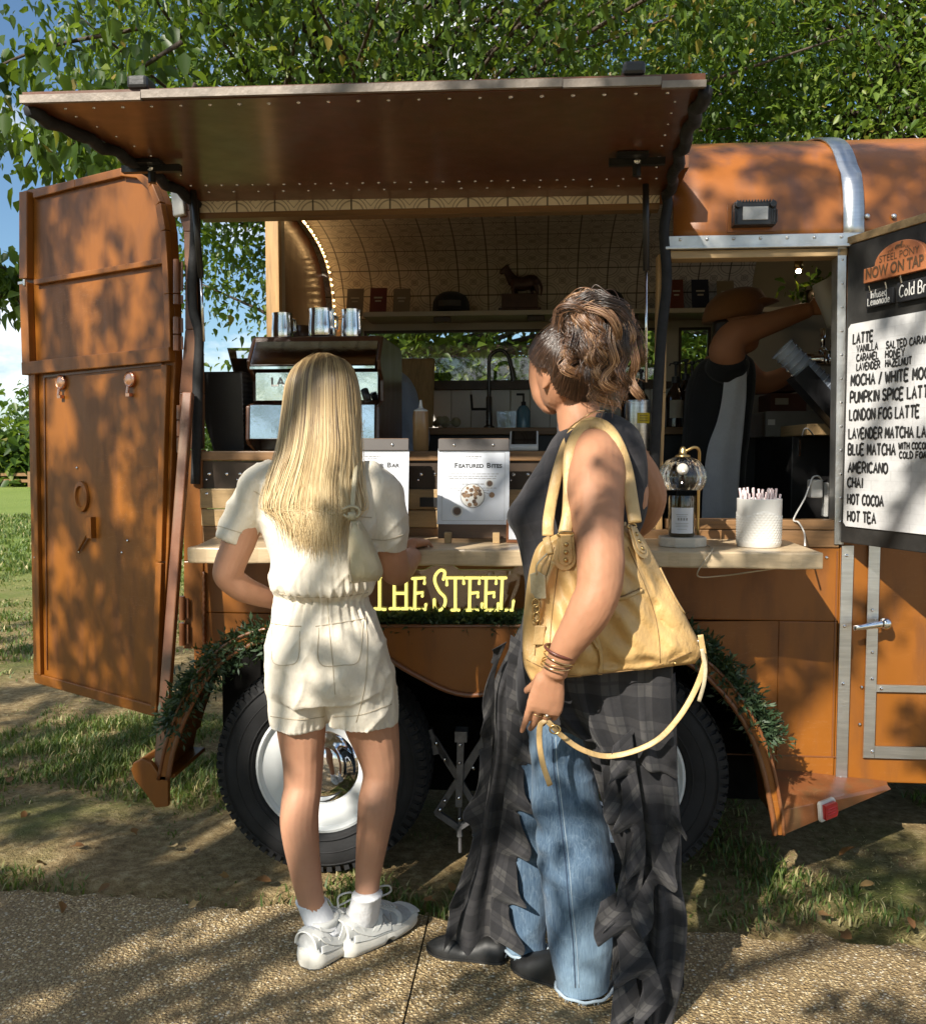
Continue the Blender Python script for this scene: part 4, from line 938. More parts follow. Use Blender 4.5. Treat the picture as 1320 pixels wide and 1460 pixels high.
# ---- flood light
fl = MB(); c = at(1075, 305, -.045); W2, H2 = .066, .036
fl.box((c.x-W2, c.y-.012, c.z-H2), (c.x+W2, c.y+.035, c.z+H2))
for k in range(13): fl.box((c.x-W2+.008+k*.0092, c.y-.016, c.z+H2-.002), (c.x-W2+.012+k*.0092, c.y+.03, c.z+H2+.006))
for sx in (-1, 1): fl.tube([(c.x+sx*(W2-.012), c.y-.024, c.z+H2-.010), (c.x+sx*(W2-.012), c.y+.0, c.z+H2-.010)], .011, 10)
for sx in (-1, 1):
    for j in range(3): fl.box((c.x+sx*(W2-.012)-.004+.004*sx*j*2, c.y-.018, c.z-H2+.004), (c.x+sx*(W2-.012)-.001+.004*sx*j*2, c.y-.01, c.z+H2-.026))
floodl = fl.build('flood_light', BLACKP, TR, bevel=.004)
m = MB(); m.box((c.x-.040, c.y-.0155, c.z-.022), (c.x+.040, c.y-.0125, c.z+.020)); m.build('lens', M('clouded_lens', (.45, .44, .42), .15, 0, .15, 30, .2, 200, coat=.6), floodl, bevel=.004)
m = MB(); m.box((c.x-W2-.012, -.012, c.z-H2-.012), (c.x+W2+.010, .02, c.z+H2+.006)); m.build('mount_plate', ORANGE_ROOF, floodl)
# ---- wheel arches: one double-arched fender standing proud of the wall
FY = -.30
OUT = [(226, 1112), (238, 1058), (260, 1000), (290, 950), (330, 915), (380, 897), (450, 893), (530, 893), (600, 893), (660, 893), (740, 893), (820, 894), (900, 897), (950, 908), (995, 934), (1040, 975), (1077, 1030), (1100, 1090), (1114, 1160), (1117, 1191)]
INN = [(240, 1112), (251, 1060), (275, 1003), (303, 958), (340, 928), (388, 910), (455, 908), (530, 926), (585, 958), (650, 988), (705, 985), (765, 948), (850, 918), (930, 925), (985, 948), (1029, 987), (1064, 1037), (1086, 1094), (1101, 1165), (1104, 1190)]
fo_ = [Vector(q) for q in catmull([at(x, y, FY) for x, y in OUT], 5)]; fi_ = [Vector(q) for q in catmull([at(x, y, FY) for x, y in INN], 5)]
fd = MB()
def stripf(A, B): fd.rings([A, B], 0, False, False)
bk_ = lambda L, dy: [Vector((p.x, p.y+dy, p.z)) for p in L]
stripf(fo_, fi_); stripf(bk_(fo_, .30), fo_); stripf(fi_, bk_(fi_, .022)); stripf(bk_(fi_, .022), bk_(fo_, .022))
fender = fd.build('fender', ORANGE, TR, smooth=True, ang=30)
lip = MB(); lip.tube([p+Vector((0, -.003, 0)) for p in fi_], .0085, 8); lip.build('arch_lip', COPPER, fender, smooth=True)
lip2 = MB(); lip2.tube([p+Vector((0, -.001, .001)) for p in fo_], .006, 8); lip2.build('arch_edge', COPPER, fender, smooth=True)
ww = MB(); ww.box((XL-.02, .34, .07), (xfr, .36, zled)); ww.box((XL-.02, .041, zled-.03), (xfr, .34, zled-.022)); ww.build('wheel_well', WELL, TR)
for sgn in (-1, 1):
    wf = MB()
    C = [p for p in fo_ if p.z < zled-.021 and (p.x-(fo_[0].x+fo_[-1].x)/2)*sgn > 0]; xe = xfr-.0305 if sgn > 0 else XL
    C = [p for p in C if (p.x-xe)*sgn < 0] if sgn > 0 else [p for p in C if p.x > xe]
    P = [(p.x, .0, p.z) for p in C]
    if sgn < 0: P = P+[(xe, .0, zled-.0205), (xe, .0, P[0][2])]
    else: P = P+[(xe, .0, P[-1][2]), (xe, .0, zled-.0205)]
    wf.prism(P, (0, .036, 0))
    wf.build('lower_wall', ORANGE, TR)
# curved rear foot, slanting brace bar, tail light tab
ft = MB(); P = [(187, 1098), (190, 1088), (203, 1082), (216, 1088), (224, 1100), (230, 1106), (240, 1107), (240, 1150), (222, 1152), (205, 1128), (192, 1112)]
ft.prism([at(x, y, FY) for x, y in P], (0, .02, 0)); ft.prism([at(187, 1098, FY+.021), at(190, 1088, FY+.021), at(203, 1082, FY+.021), at(212, 1086, FY+.021)], (.03, .2, .01)); ft.box((at(222, 1106, FY).x, FY+.021, at(222, 1112, FY).z), (at(246, 1106, FY).x, -.002, at(222, 1106, FY).z)); ft.build('rear_foot', ORANGE, TR, bevel=.003)
bb = MB(); bb.bar(at(269, 560, -.05), at(228, 1106, FY+.03), .034, .03, up=(0, 1, 0)); bb.build('brace_bar', COPPER, TR, bevel=.004)
red = MB(); red.box(at(238, 1040, -.1)-Vector((.01, .005, .05)), at(238, 1040, -.1)+Vector((.012, .005, .05))); red.build('rear_reflector', REDP, TR)
tb = MB(); A = at(1115, 1156, FY); B = at(1114, 1190, FY); C2 = at(1268, 1121, -.03); Cb = at(1262, 1124, -.03)
zb = at(1230, 1116, 0).z
tb.add([A, B, Vector((C2.x, -.03, zb-.008)), Vector((C2.x-.01, -.03, zb+.004)), Vector((A.x, .0, A.z+.03)), Vector((C2.x, 0, zb+.004))], [(0, 1, 2, 3), (0, 3, 5, 4)])
tb.build('tail_light_tab', COPPER, TR, solid=.008)
d_t = (Vector((C2.x, -.03, zb))-B).normalized(); n_t = d_t.cross(Vector((0, 0, 1))).normalized(); n_t = n_t if n_t.y < 0 else -n_t; u_t = n_t.cross(d_t); u_t = u_t if u_t.z > 0 else -u_t
cl_ = at(1173, 1151, -.205)+n_t*.008
m = MB(); m.prism([cl_+d_t*a*.036+u_t*b*.036 for a, b in ((-1, -.75), (-.9, -.95), (.8, -.9), (1, -.5), (1, .55), (.8, .85), (-.9, .9), (-1, .7))], n_t*.012); tl = m.build('tail_light', WHITET, TR, bevel=.003)
m = MB(); m.prism([cl_+n_t*.0125+d_t*a*.030+u_t*b*.030 for a, b in ((-.9, -.8), (.75, -.85), (.95, -.5), (.95, .5), (.75, .75), (-.9, .8))], n_t*.013)
for k in (-1, 0, 1): m.obox(cl_+n_t*.026+u_t*k*.009, d_t*.02, u_t*.0015, n_t*.0012)
m.build('lens', REDP, tl, bevel=.004)
# ---- wheels
def wheel(px):
    c = at(px, 1113, -.28); c = Vector((c.x, -.28, .352)); Yc = -.165
    prof_t = [(.205, -.085), (.222, -.105), (.26, -.114), (.30, -.112), (.325, -.100), (.338, -.088), (.348, -.06), (.352, 0), (.348, .06), (.338, .088), (.30, .112), (.25, .114), (.21, .09)]
    w = MB(); w.lathe((c.x, Yc, c.z), prof_t, 72, 'Y', cap=False)
    for r in (.232, .272, .312): w.tube([(c.x+r*math.cos(t), Yc-.1135+(.002 if r < .25 else 0), c.z+r*math.sin(t)) for t in np.linspace(0, 6.2832, 73)], .0022, 5, cap=False)
    for k in range(72):
        t = 2*math.pi*k/72; R = Vector((math.cos(t), 0, math.sin(t))); T = Vector((-math.sin(t), 0, math.cos(t)))
        for yy, tw in ((-.075, .5), (-.03, -.4), (.025, .4), (.07, -.5)): w.obox(Vector((c.x, Yc+yy, c.z))+R*(.350-.06*abs(yy)-(.006 if abs(yy) > .05 else 0)), T*.0105, Vector((0, .019, 0))+T*.004*tw, R*.0045)
        w.obox(Vector((c.x, Yc-.101, c.z))+R*.326, T*.008, Vector((0, .004, 0)), R*.012)
    wheel_o = thing('wheel', Vector((0, 0, 0)), None, None); wheel_o.parent = TR
    w.build('tyre', TYRE, wheel_o, smooth=True, ang=35)
    r = MB(); r.lathe((c.x, Yc, c.z), [(.214, -.082), (.212, -.098), (.204, -.100), (.200, -.088), (.186, -.072), (.183, -.050), (.170, -.042), (.155, -.036), (.147, -.030), (.135, -.052), (.118, -.060), (.110, -.052), (.02, -.05)], 56, 'Y'); r.build('rim', WHEELW, wheel_o, smooth=True, ang=50)
    h = MB(); h.lathe((c.x, Yc, c.z), [(.136, -.050), (.135, -.066), (.128, -.078), (.112, -.090), (.098, -.096), (.092, -.104), (.07, -.113), (.035, -.119), (.004, -.12)], 48, 'Y'); h.build('hubcap', CHROME, wheel_o, smooth=True)
wheel(455); wheel(880)
# ---- scissor jack between the wheels
sj = MB(); Yj = -.14
for a, b in (((616, 1050), (684, 1158)), ((690, 1052), (622, 1160)), ((622, 1158), (654, 1180)), ((686, 1158), (654, 1180)), ((618, 1052), (655, 1110)), ((690, 1054), (655, 1115))):
    p, q = at(*a, Yj), at(*b, Yj); sj.bar(p, q, .02, .014, up=(0, 1, 0))
sj.bar(at(657, 1050, Yj-.02), at(654, 1150, Yj-.02), .022, .012, up=(0, 1, 0)); sj.box(at(658, 1046, Yj)-Vector((.02, .03, .02)), at(658, 1046, Yj)+Vector((.02, .03, .015)))
sj.tube([at(655, 1150, Yj), at(656, 1215, Yj)], .006, 8); sj.tube([at(654, 1178, Yj), at(655, 1192, Yj)], .012, 8)
for x, y in ((622, 1060), (634, 1083), (656, 1062), (655, 1088), (654, 1138), (675, 1095), (634, 1142), (676, 1148), (627, 1155), (655, 1168)): dome(sj, at(x, y, Yj-.026), .007, (0, -1, 0))
for x, y in ((610, 1040), (695, 1040)): sj.bar(at(x, y, Yj), at(x+(10 if x < 650 else -10), 1075, Yj), .03, .02, up=(0, 1, 0))
sj.build('scissor_jack', [M('zinc_jack_steel', (.17, .17, .175), .45, .6, .3, 30, .2, 60), STEEL], TR)
# ---- lower door on the right in an aluminium frame
fx = MB(); sx = at(1203, 950, -.004).x
vs = MB(); P = [at(1199, 778, -.003), at(1216, 778, -.003), at(1206, 1116, -.003), at(1190, 1116, -.003)]; vs.prism(P, (0, -.006, 0))
for y in (792, 893, 975, 1110): dome(vs, at(1207-(y-778)*.028, y, -.010), .006, (0, -1, 0))
vs.build('corner_strip', [ALU, STEEL], TR)
ld = MB(); A = at(1236, 783, -.006); ld_x0, ld_x1 = at(1235, 900, -.01).x, at(1251, 900, -.01).x; z0, z1 = at(1250, 1081, -.01).z, at(1250, 1064, -.01).z
ld.box((ld_x0, -.010, z0), (ld_x1, -.003, at(1240, 776, 0).z)); ld.box((ld_x1+.001, -.010, z0), (XR-.5, -.003, z1)); zc0, zc1 = at(1280, 987, -.01).z, at(1280, 977, -.01).z; ld.box((ld_x1+.001, -.009, zc0), (XR-.5, -.003, zc1))
for x, y in ((1243, 870), (1243, 968), (1256, 982), (1243, 1072), (1243, 930)): dome(ld, at(x, y, -.011), .006, (0, -1, 0))
ldo = ld.build('door_frame', [ALU, STEEL], TR)
hn = MB(); p = at(1262, 889, -.05); q = at(1217, 896, -.075); hn.tube([at(1262, 889, -.006), p], .018, 12); hn.sphere(p, .02, 12, 8); hn.tube([p, lerp(p, q, .5)+Vector((0, -.006, .002)), q], [.013, .011, .008], 10, smooth=3, flat=.7); hn.build('door_handle', CHROME, ldo, smooth=True)
bt = MB()
for x, y in ((1228, 980), (1225, 1033), (1178, 795)): dome(bt, at(x, y, -.001), .006, (0, -1, 0), 0)
bt.build('bolts', STEEL, TR)
# ---- far half of the rear wall with its curved LED strip; near half is the open doorway
rw = MB(); y0, y1 = .98, DY
xR = XL+.01; P = [(y0, .46), (y1, .46)]+[(prof(t, .05)[0], prof(t, .05)[1]) for t in np.linspace(1.98, 1.0, 16) if prof(t, .05)[0] > y0]+[(y0, 2.48)]
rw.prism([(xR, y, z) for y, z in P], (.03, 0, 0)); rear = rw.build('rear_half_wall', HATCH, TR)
# strut the rear wall's wooden edge
we = MB(); we.box((xR-.01, .93, .46), (xR+.05, .978, 2.475)); we.build('rear_door_edge', PINEV, TR, bevel=.003)
we = MB(); we.box((xR+.0305, .979, .46), (xR+.045, 1.05, 2.47)); we.build('rear_door_stile', CREAM, TR, bevel=.003)
arcp = [Vector((xR+.07, prof(t, .07)[0], prof(t, .07)[1])) for t in np.linspace(1.12, 1.97, 60)]
arcp = [p for p in arcp if p.y > 1.0]+[Vector((xR+.07, DY-.06, z)) for z in (2.1, 2.05, 2.0)]
m = MB(); m.tube(arcp, .006, 6); ls = m.build('led_strip', WHITET, TR)
dd = [0]; 
for i in range(1, len(arcp)): dd.append(dd[-1]+(arcp[i]-arcp[i-1]).length)
for s in np.arange(.02, dd[-1], .040):
    k = max(i for i in range(len(dd)) if dd[i] <= s); m = MB(); m.sphere(arcp[min(k, len(arcp)-1)]+Vector((.010, -.004, -.008)), .0055, 8, 6); m.build('bulb', BULB, ls, smooth=True)
# ---- open rear door swung out to the left, outer face to the viewer
YD0, YD1 = .03, .42
def dpt(px, py, off=0.0):                          # on the door's plane through the two hinge lines
    A = at(243, 900, YD0); B = at(40, 800, YD1); d = Vector((B.x-A.x, B.y-A.y, 0)).normalized(); n = Vector((d.y, -d.x, 0)); n = n if n.y < 0 else -n
    r = ray(px, py); t = (A+n*off-CAM).dot(n)/r.dot(n); return CAM+r*t, d, n
dn_ = dpt(100, 600)[2]; dd_ = dpt(100, 600)[1]
DO = [(222, 1022), (48, 969), (45, 800), (40, 527), (33, 400), (33, 272), (110, 255), (178, 238), (204, 243), (224, 262), (236, 290), (243, 330), (248, 420), (250, 510), (240, 780)]
def dpoly(L, off): return [dpt(x, y, off)[0] for x, y in L]
dm = MB(); dm.prism(dpoly(DO, 0), -dn_*.035); door = dm.build('rear_door', ORANGE, TR, bevel=.004)
def dbar(mb, a, b, w, h=.018, off=.0): mb.bar(dpt(*a, h/2+off)[0], dpt(*b, h/2+off)[0], w, h, up=dn_)
fm = MB()
dbar(fm, (38, 274), (38, 398), .05, .03); dbar(fm, (38, 404), (42, 520), .05, .03); dbar(fm, (50, 278), (110, 262), .03); dbar(fm, (110, 262), (176, 246), .03)
cv = [(176, 246), (200, 249), (218, 266), (229, 292), (236, 330), (241, 420), (243, 508)]
for a, b in zip(cv, cv[1:]): dbar(fm, a, b, .028, .024)
dbar(fm, (52, 403), (238, 372), .02, .022); fm.build('door_rim', ORANGE, door, bevel=.003)
f2 = MB(); dbar(f2, (36, 526), (246, 505), .05, .03); dbar(f2, (50, 530), (58, 962), .026); dbar(f2, (52, 966), (224, 1014), .04, .014); dbar(f2, (237, 520), (229, 800), .03, .02); dbar(f2, (229, 802), (222, 1012), .03, .02); f2.build('lower_door_rim', ORANGE, door, bevel=.003)
gp = MB(); dbar(gp, (64, 537), (232, 519), .008, .006); dbar(gp, (64, 537), (68, 955), .005, .005); gp.build('panel_line', COPPER, door)
for px, py in ((86, 545), (184, 541)):
    p = dpt(px, py, .012)[0]; m = MB(); zz_ = Vector((0, 0, 1))
    m.rings([[p+dn_*h+(dd_*math.cos(t)+zz_*math.sin(t))*r for t in np.linspace(0, 2*math.pi, 24, endpoint=False)] for r, h in ((.028, -.012), (.028, .0), (.024, .003), (.02, .001), (.006, .004), (.001, .004))])
    m.tube([p+zz_*-.026+dn_*.004, p+zz_*-.05+dn_*.008], .006, 8); m.obox(p+zz_*-.055, dd_*.01, dn_*.008, zz_*.006); m.build('copper_knob', metalm('polished_copper', (.8, .42, .28), .25), door, smooth=True, ang=30)
p = dpt(118, 708, .002)[0]; m = MB(); zz_ = Vector((0, 0, 1))
m.rings([[p+dn_*h+(dd_*math.cos(t)*.8+zz_*math.sin(t)*1.15)*r for t in np.linspace(0, 2*math.pi, 24, endpoint=False)] for r, h in ((.052, 0), (.05, .010), (.036, .012), (.032, .003), (.002, .003))])
q = dpt(130, 752, .012)[0]; m.obox(q, dd_*.014, dn_*.01, zz_*.04); q2 = dpt(112, 785, .01)[0]; m.tube([q, q2], .006, 8); m.build('door_latch', ORANGE, door, smooth=True, ang=30)
bt = MB()
for x, y in ((110, 667), (182, 771), (174, 788), (52, 755), (50, 795), (113, 787)): dome(bt, dpt(x, y, .003)[0], .005, dn_, 0)
bt.build('door_screws', STEEL, door)
m = MB(); q = dpt(34, 404, .02)[0]; m.obox(q, dd_*.02, dn_*.012, zz_*.006); m.obox(dpt(36, 403, .03)[0], dd_*.006, dn_*.006, zz_*.012); m.build('door_catch', ALUD, door, bevel=.002)
# ---- upper side door swung open towards the viewer: the black menu door
DH = at(1203, 560, -.02); DX = at(1320, 560, -.335); dv = Vector((DX.x-DH.x, DX.y-DH.y, 0)).normalized(); dnm = Vector((dv.y, -dv.x, 0)); dnm = dnm if dnm.x < 0 else -dnm
def mp_(s, z, off=0.0): return DH+dv*s+dnm*off+Vector((0, 0, z-DH.z))
zm0, zm1 = at(1203, 773, -.02).z, at(1203, 350, -.02).z; MWID = .62
def mpx(px, py, off=0.0):
    r = ray(px, py); t = (DH+dnm*off-CAM).dot(dnm)/r.dot(dnm); return CAM+r*t
md = MB(); md.prism([mp_(0, zm0), mp_(MWID, zm0), mp_(MWID, zm1), mp_(0, zm1)], -dnm*.03); mdoor = md.build('upper_door', M('black_chalk_panel', (.025, .024, .022), .55, 0, .4, 12, .15, 60), TR, bevel=.003)
m = MB(); m.prism([mp_(0, zm1+.001, .004), mp_(MWID, zm1+.001, .004), mp_(MWID, zm1+.026, .004), mp_(0, zm1+.026, .004)], -dnm*.038); m.build('door_top_rail', PINE, mdoor, bevel=.002)
# ================================================================== goods, signs and fittings
# ---- garlands of small leaves lying on the arches
def garland(P, rad, dens, label, droop=0.0, seed=1):
    rg = np.random.default_rng(seed); Q = [Vector(q) for q in catmull(P, 24)]; mb = MB(); mb.tube(Q, .008, 5)
    C, D = [], []
    for i in range(len(Q)-1):
        t = (Q[i+1]-Q[i]).normalized()
        for _ in range(dens):
            o = Vector(rg.normal(size=3)); o = o-t*o.dot(t)*.3; o.normalize()
            if o.z < -.2 and rg.random() < .6: o.z = -o.z
            L = rg.uniform(.4, 1.0)*rad; b = Q[i]+(Q[i+1]-Q[i])*rg.random(); d = (o+t*rg.uniform(-.9, .9)+Vector((0, -.35, -droop*rg.random()))).normalized()
            for k in range(5):
                C.append(b+d*L*(k+.5)/5+Vector((0, 0, -.25*L*(k/5)**2))); D.append(d+Vector(rg.normal(0, .7, 3)))
    C = np.array([tuple(c) for c in C]); D = np.array([tuple(d) for d in D]); D /= np.linalg.norm(D, axis=1)[:, None]; n = len(C)
    Lf = np.array([(0, 0, 0), (-.16, .45, .04), (0, 1, -.06), (.16, .45, .04)]); up = rg.normal(size=(n, 3)); s = np.cross(D, up); s /= np.linalg.norm(s, axis=1)[:, None]; nn = np.cross(s, D); sz = rg.uniform(.018, .034, n)
    V = C[:, None]+sz[:, None, None]*(Lf[None, :, 0:1]*s[:, None]+Lf[None, :, 1:2]*D[:, None]+Lf[None, :, 2:3]*nn[:, None])
    Fq = np.arange(n)[:, None]*4+np.array([0, 1, 2, 3]); base = Vector(Q[len(Q)//2])
    t = thing('garland', base, label, 'garland', 'leafy garlands on the trailer')
    link_mesh('leaves', fast_mesh('leaves', V.reshape(-1, 3), Fq, np.repeat(np.clip(rg.normal(.45, .25, n), 0, 1), 4)), GARL, t); mb.build('stem', BARK, t)
GY = -.27
garland([at(x, y, GY) for x, y in ((243, 1035), (268, 985), (300, 945), (340, 918), (385, 900), (440, 890))], .09, 8, 'bushy green garland draped over the left wheel arch behind the blonde woman', .7, 1)
garland([at(x, y, GY) for x, y in ((930, 893), (985, 912), (1035, 960), (1072, 1010), (1100, 1052))], .08, 7, 'dark green garland running down the right wheel arch', .2, 2)
garland([at(x, y, GY) for x, y in ((530, 886), (600, 884), (670, 885), (740, 884), (780, 884))], .045, 6, 'short green garland on the ledge under the yellow lit sign', .1, 3)
# ---- neon sign: clear backing board with stroke letters
SY = -.25
sg = thing('neon_sign', at(640, 880, SY), 'clear board with glowing yellow letters reading THE STEEL under the counter', 'sign')
L = [(520, 868), (520, 818), (560, 814), (605, 812), (622, 804), (634, 802), (646, 806), (655, 812), (730, 812), (738, 806), (760, 806), (770, 820), (770, 868), (762, 878), (528, 878)]
m = MB(); m.prism([at(x, y, SY) for x, y in L], (0, .005, 0)); m.build('backing', ACRYL, sg)
m = MB(); PP = [at(x, y, SY-.001) for x, y in L]; m.tube(PP+[PP[0]], .0016, 5); m.build('board_edge', M('acrylic_edge', (.35, .38, .22), .2), sg)
NL = {'T1': [[(516, 822), (552, 822)], [(541, 822), (541, 868), (547, 869)], [(534, 868), (549, 869)]],
 'H': [[(562, 824), (562, 868)], [(556, 868), (569, 868)], [(579, 824), (579, 868)], [(573, 868), (586, 868)], [(562, 846), (579, 846)]],
 'E1': [[(588, 825), (605, 824), (605, 832)], [(592, 825), (591, 869)], [(592, 846), (602, 845), (602, 850)], [(588, 869), (606, 869), (607, 862)]],
 'S': [[(632, 826), (634, 816), (628, 813), (621, 820), (620, 830), (626, 843), (634, 852), (634, 862), (628, 870), (620, 868), (619, 855)]],
 'T2': [[(637, 834), (637, 824), (660, 824), (661, 832)], [(649, 824), (649, 869)], [(644, 870), (654, 870)]],
 'E2': [[(664, 824), (683, 824), (683, 832)], [(670, 824), (669, 870)], [(670, 846), (681, 845), (681, 851)], [(664, 870), (686, 870), (687, 861)]],
 'E3': [[(687, 824), (707, 824), (707, 832)], [(693, 824), (692, 870)], [(693, 846), (704, 845), (704, 851)], [(688, 870), (709, 870), (710, 861)]],
 'L': [[(711, 824), (721, 824)], [(716, 824), (714, 870)], [(710, 870), (730, 870), (732, 857)]]}
for k, S_ in NL.items():
    m = MB()
    for s_ in S_:
        P = [at(x, y, SY-.010) for x, y in s_]; r = .0048
        m.tube(P if len(s_) < 5 else [Vector(q) for q in catmull(P, 5)], r, 8)
        for p in (P[0], P[-1]): m.sphere(p, r, 8, 6)
        if len(s_) < 5:
            for p in P[1:-1]: m.sphere(p, r, 8, 6)
    m.build('letter', NEON, sg, smooth=True)
# ---- menu board on the black door and the tap sign
mb_ = thing('menu_board', mp_(.3, zm0+.05, .006), 'large whitewashed drinks menu with black hand lettering on the open black door', 'menu board')
BL = [mpx(1209, 462, .006), None, None, mpx(1199, 751, .006)]
def ms(px, py): # door coordinates of a pixel
    p = mpx(px, py, .006); return (p-DH).dot(dv), p.z
s0 = ms(1205, 600)[0]; zb_, zt_ = ms(1204, 750)[1], ms(1204, 464)[1]; sE = MWID-.03
rr = .012; pts = [(s0+rr, zb_), (sE-rr, zb_), (sE, zb_+rr), (sE, zt_-rr), (sE-rr, zt_), (s0+rr, zt_), (s0, zt_-rr), (s0, zb_+rr)]
WB = newmat('whitewashed_board'); m_, nt_, b_2, _ = WB; v_ = coords(nt_)
c_ = ramp(nt_, noise(nt_, v_, 5, 8, .7), [(.3, (.40, .40, .41)), (.55, (.62, .62, .62)), (.75, (.74, .74, .73))])
br = nd(nt_, 'TexBrick', {'Vector': coords(nt_, rot=(math.pi/2, 0, 0)), 'Scale': 8.0, 'Mortar Size': .008, 'Color1': (1, 1, 1, 1), 'Color2': (.93, .93, .93, 1), 'Mortar': (.8, .8, .8, 1)})
setp(nt_, b_2, Base_Color=mixc(nt_, .6, c_, br.outputs['Color'], 'MULTIPLY'), Roughness=.35, Coat_Weight=.2); bumpn(nt_, b_2, noise(nt_, v_, 9, 4), .15, .006)
m = MB(); m.prism([mp_(s, z, .0055) for s, z in pts], -dnm*.005); m.build('board', m_, mb_)
rows = [('LATTE', 1216, 490, .030), ('VANILLA', 1221, 502, .021), ('CARAMEL', 1221, 515, .021), ('LAVENDER', 1221, 528, .021), ('MOCHA / WHITE MOCHA', 1213, 550, .033), ('PUMPKIN SPICE LATTE', 1212, 574, .033), ('LONDON FOG LATTE', 1211, 599, .033),
 ('LAVENDER MATCHA LATTE', 1210, 625, .031), ('BLUE MATCHA', 1209, 648, .033), ('AMERICANO', 1209, 673, .031), ('CHAI', 1208, 694, .030), ('HOT COCOA', 1208, 718, .031), ('HOT TEA', 1208, 742, .031),
 ('SALTED CARAMEL', 1263, 497, .021), ('HONEY', 1262, 510, .021), ('HAZELNUT', 1262, 523, .021), ('WITH COCONUT', 1281, 640, .019), ('COLD FOAM', 1282, 653, .019)]
wid = {'LATTE': 28, 'VANILLA': 30, 'CARAMEL': 31, 'LAVENDER': 33, 'MOCHA / WHITE MOCHA': 128, 'PUMPKIN SPICE LATTE': 118, 'LONDON FOG LATTE': 99, 'LAVENDER MATCHA LATTE': 132, 'BLUE MATCHA': 67, 'AMERICANO': 56, 'CHAI': 21, 'HOT COCOA': 51, 'HOT TEA': 40, 'SALTED CARAMEL': 70, 'HONEY': 27, 'HAZELNUT': 37, 'WITH COCONUT': 52, 'COLD FOAM': 44}
for i, (tx, px, py, h) in enumerate(rows):
    a, z = ms(px, py); e, z2 = ms(px+wid[tx], py+ (0)); 
    units = 0.0
    for ch in tx: units += (.55+.14) if ch == ' ' else max((p[0] for s_ in ST[ch] for p in s_), default=.5)+.35
    units -= .35; w = abs(e-a)/units
    m = MB(); strokes(m, tx, mp_(a, z, .0075), dv, (0, 0, 1), h, w, .0036 if h > .025 else .0026, seed=i); o = m.build('lettering', INK, mb_)
tp = thing('tap_sign', mp_(.12, zm1-.2, .006), 'copper coloured arched sign reading NOW ON TAP above the white menu', 'sign')
a0s, zb0_ = ms(1236, 405); zsh_ = ms(1237, 384)[1]; zpk = ms(1275, 347)[1]; a1s = ms(1252, 372)[0]; sw = .29
P = [(a0s, zb0_), (a0s+sw, zb0_), (a0s+sw, zsh_), (a0s+sw-(a1s-a0s), zsh_)]
cxs = a0s+sw*.5; hw_ = cxs-a1s
P += [(cxs+hw_*math.cos(t), zsh_+(zpk-zsh_)*math.sin(t)) for t in np.linspace(0, math.pi, 20)][1:-1]+[(a1s, zsh_), (a0s, zsh_)]
m = MB(); m.prism([mp_(s, z, .022) for s, z in P], -dnm*.018); m.build('plaque', paint('copper_plaque', (.40, .14, .05), (.28, .09, .04), .4), tp, bevel=.002)
m = MB(); put_text(m, 'NOW ON TAP', .045, mp_(a0s+.010, zb0_+.012, .0235), dv, (0, 0, 1), bold=.0014, sx=.78, space=1.0); put_text(m, 'STEEL PONY', .030, mp_(cxs, zsh_+.006, .0235), dv, (0, 0, 1), True, sx=.95); put_text(m, 'THE ORIGINAL', .013, mp_(cxs, zpk-.022, .0235), dv, (0, 0, 1), True, arc=.085)
m.build('lettering', BROWNWOOD, tp)
m = MB(); HS = [(0, 0), (.004, .012), (.014, .014), (.026, .012), (.032, .022), (.040, .022), (.036, .012), (.033, 0), (.030, 0), (.030, .006), (.010, .006), (.006, 0)]; m.add([mp_(cxs-.016+x*.8, zsh_+.036+y*.8, .0235) for x, y in HS], [tuple(range(len(HS)))]); m.build('horse_emblem', BROWNWOOD, tp)
for (x0, y0, x1, y1, t1, t2, h, w) in ((1237, 440, 1278, 412, 'Infused', 'Lemonade', .022, .017), (1281, 432, 1345, 398, 'Cold Brew', None, .036, .022)):
    a, z0 = ms(x0, y0); b, z1 = ms(x1, y1); z1 = ms(x0, y1+6)[1]
    ck = thing('chalk_tag', mp_((a+b)/2, z0, .008), 'small blackboard tag chalked '+(t1 if not t2 else t1+' '+t2)+' under the copper sign', 'sign', 'chalk tags under the copper sign')
    m = MB(); m.prism([mp_(a, z0, .016), mp_(b-.004, z0, .016), mp_(b-.004, z1, .016), mp_(a, z1, .016)], -dnm*.01); m.build('slate', BLACKP, ck, bevel=.002)
    m = MB(); 
    if t2: strokes(m, t1, mp_(a+.022, z0+(z1-z0)*.56, .0172), dv, (0, 0, 1), h, w*.62, .0017, seed=3); strokes(m, t2, mp_(a+.01, z0+(z1-z0)*.12, .0172), dv, (0, 0, 1), h, w*.62, .0017, seed=4)
    else: strokes(m, t1, mp_(a+.012, z0+(z1-z0)*.25, .0172), dv, (0, 0, 1), .034, .0155, .0022, seed=5)
    m.build('chalk_writing', CERAM, ck)
    m = MB(); m.tube([mp_(a+.02, z1-.003, .017), mp_(a+.02, z1+.018, .024)], .0025, 6); m.tube([mp_(b-.03, z1-.003, .017), mp_(b-.03, z1+.018, .024)], .0025, 6); m.build('hook', STEEL, ck)
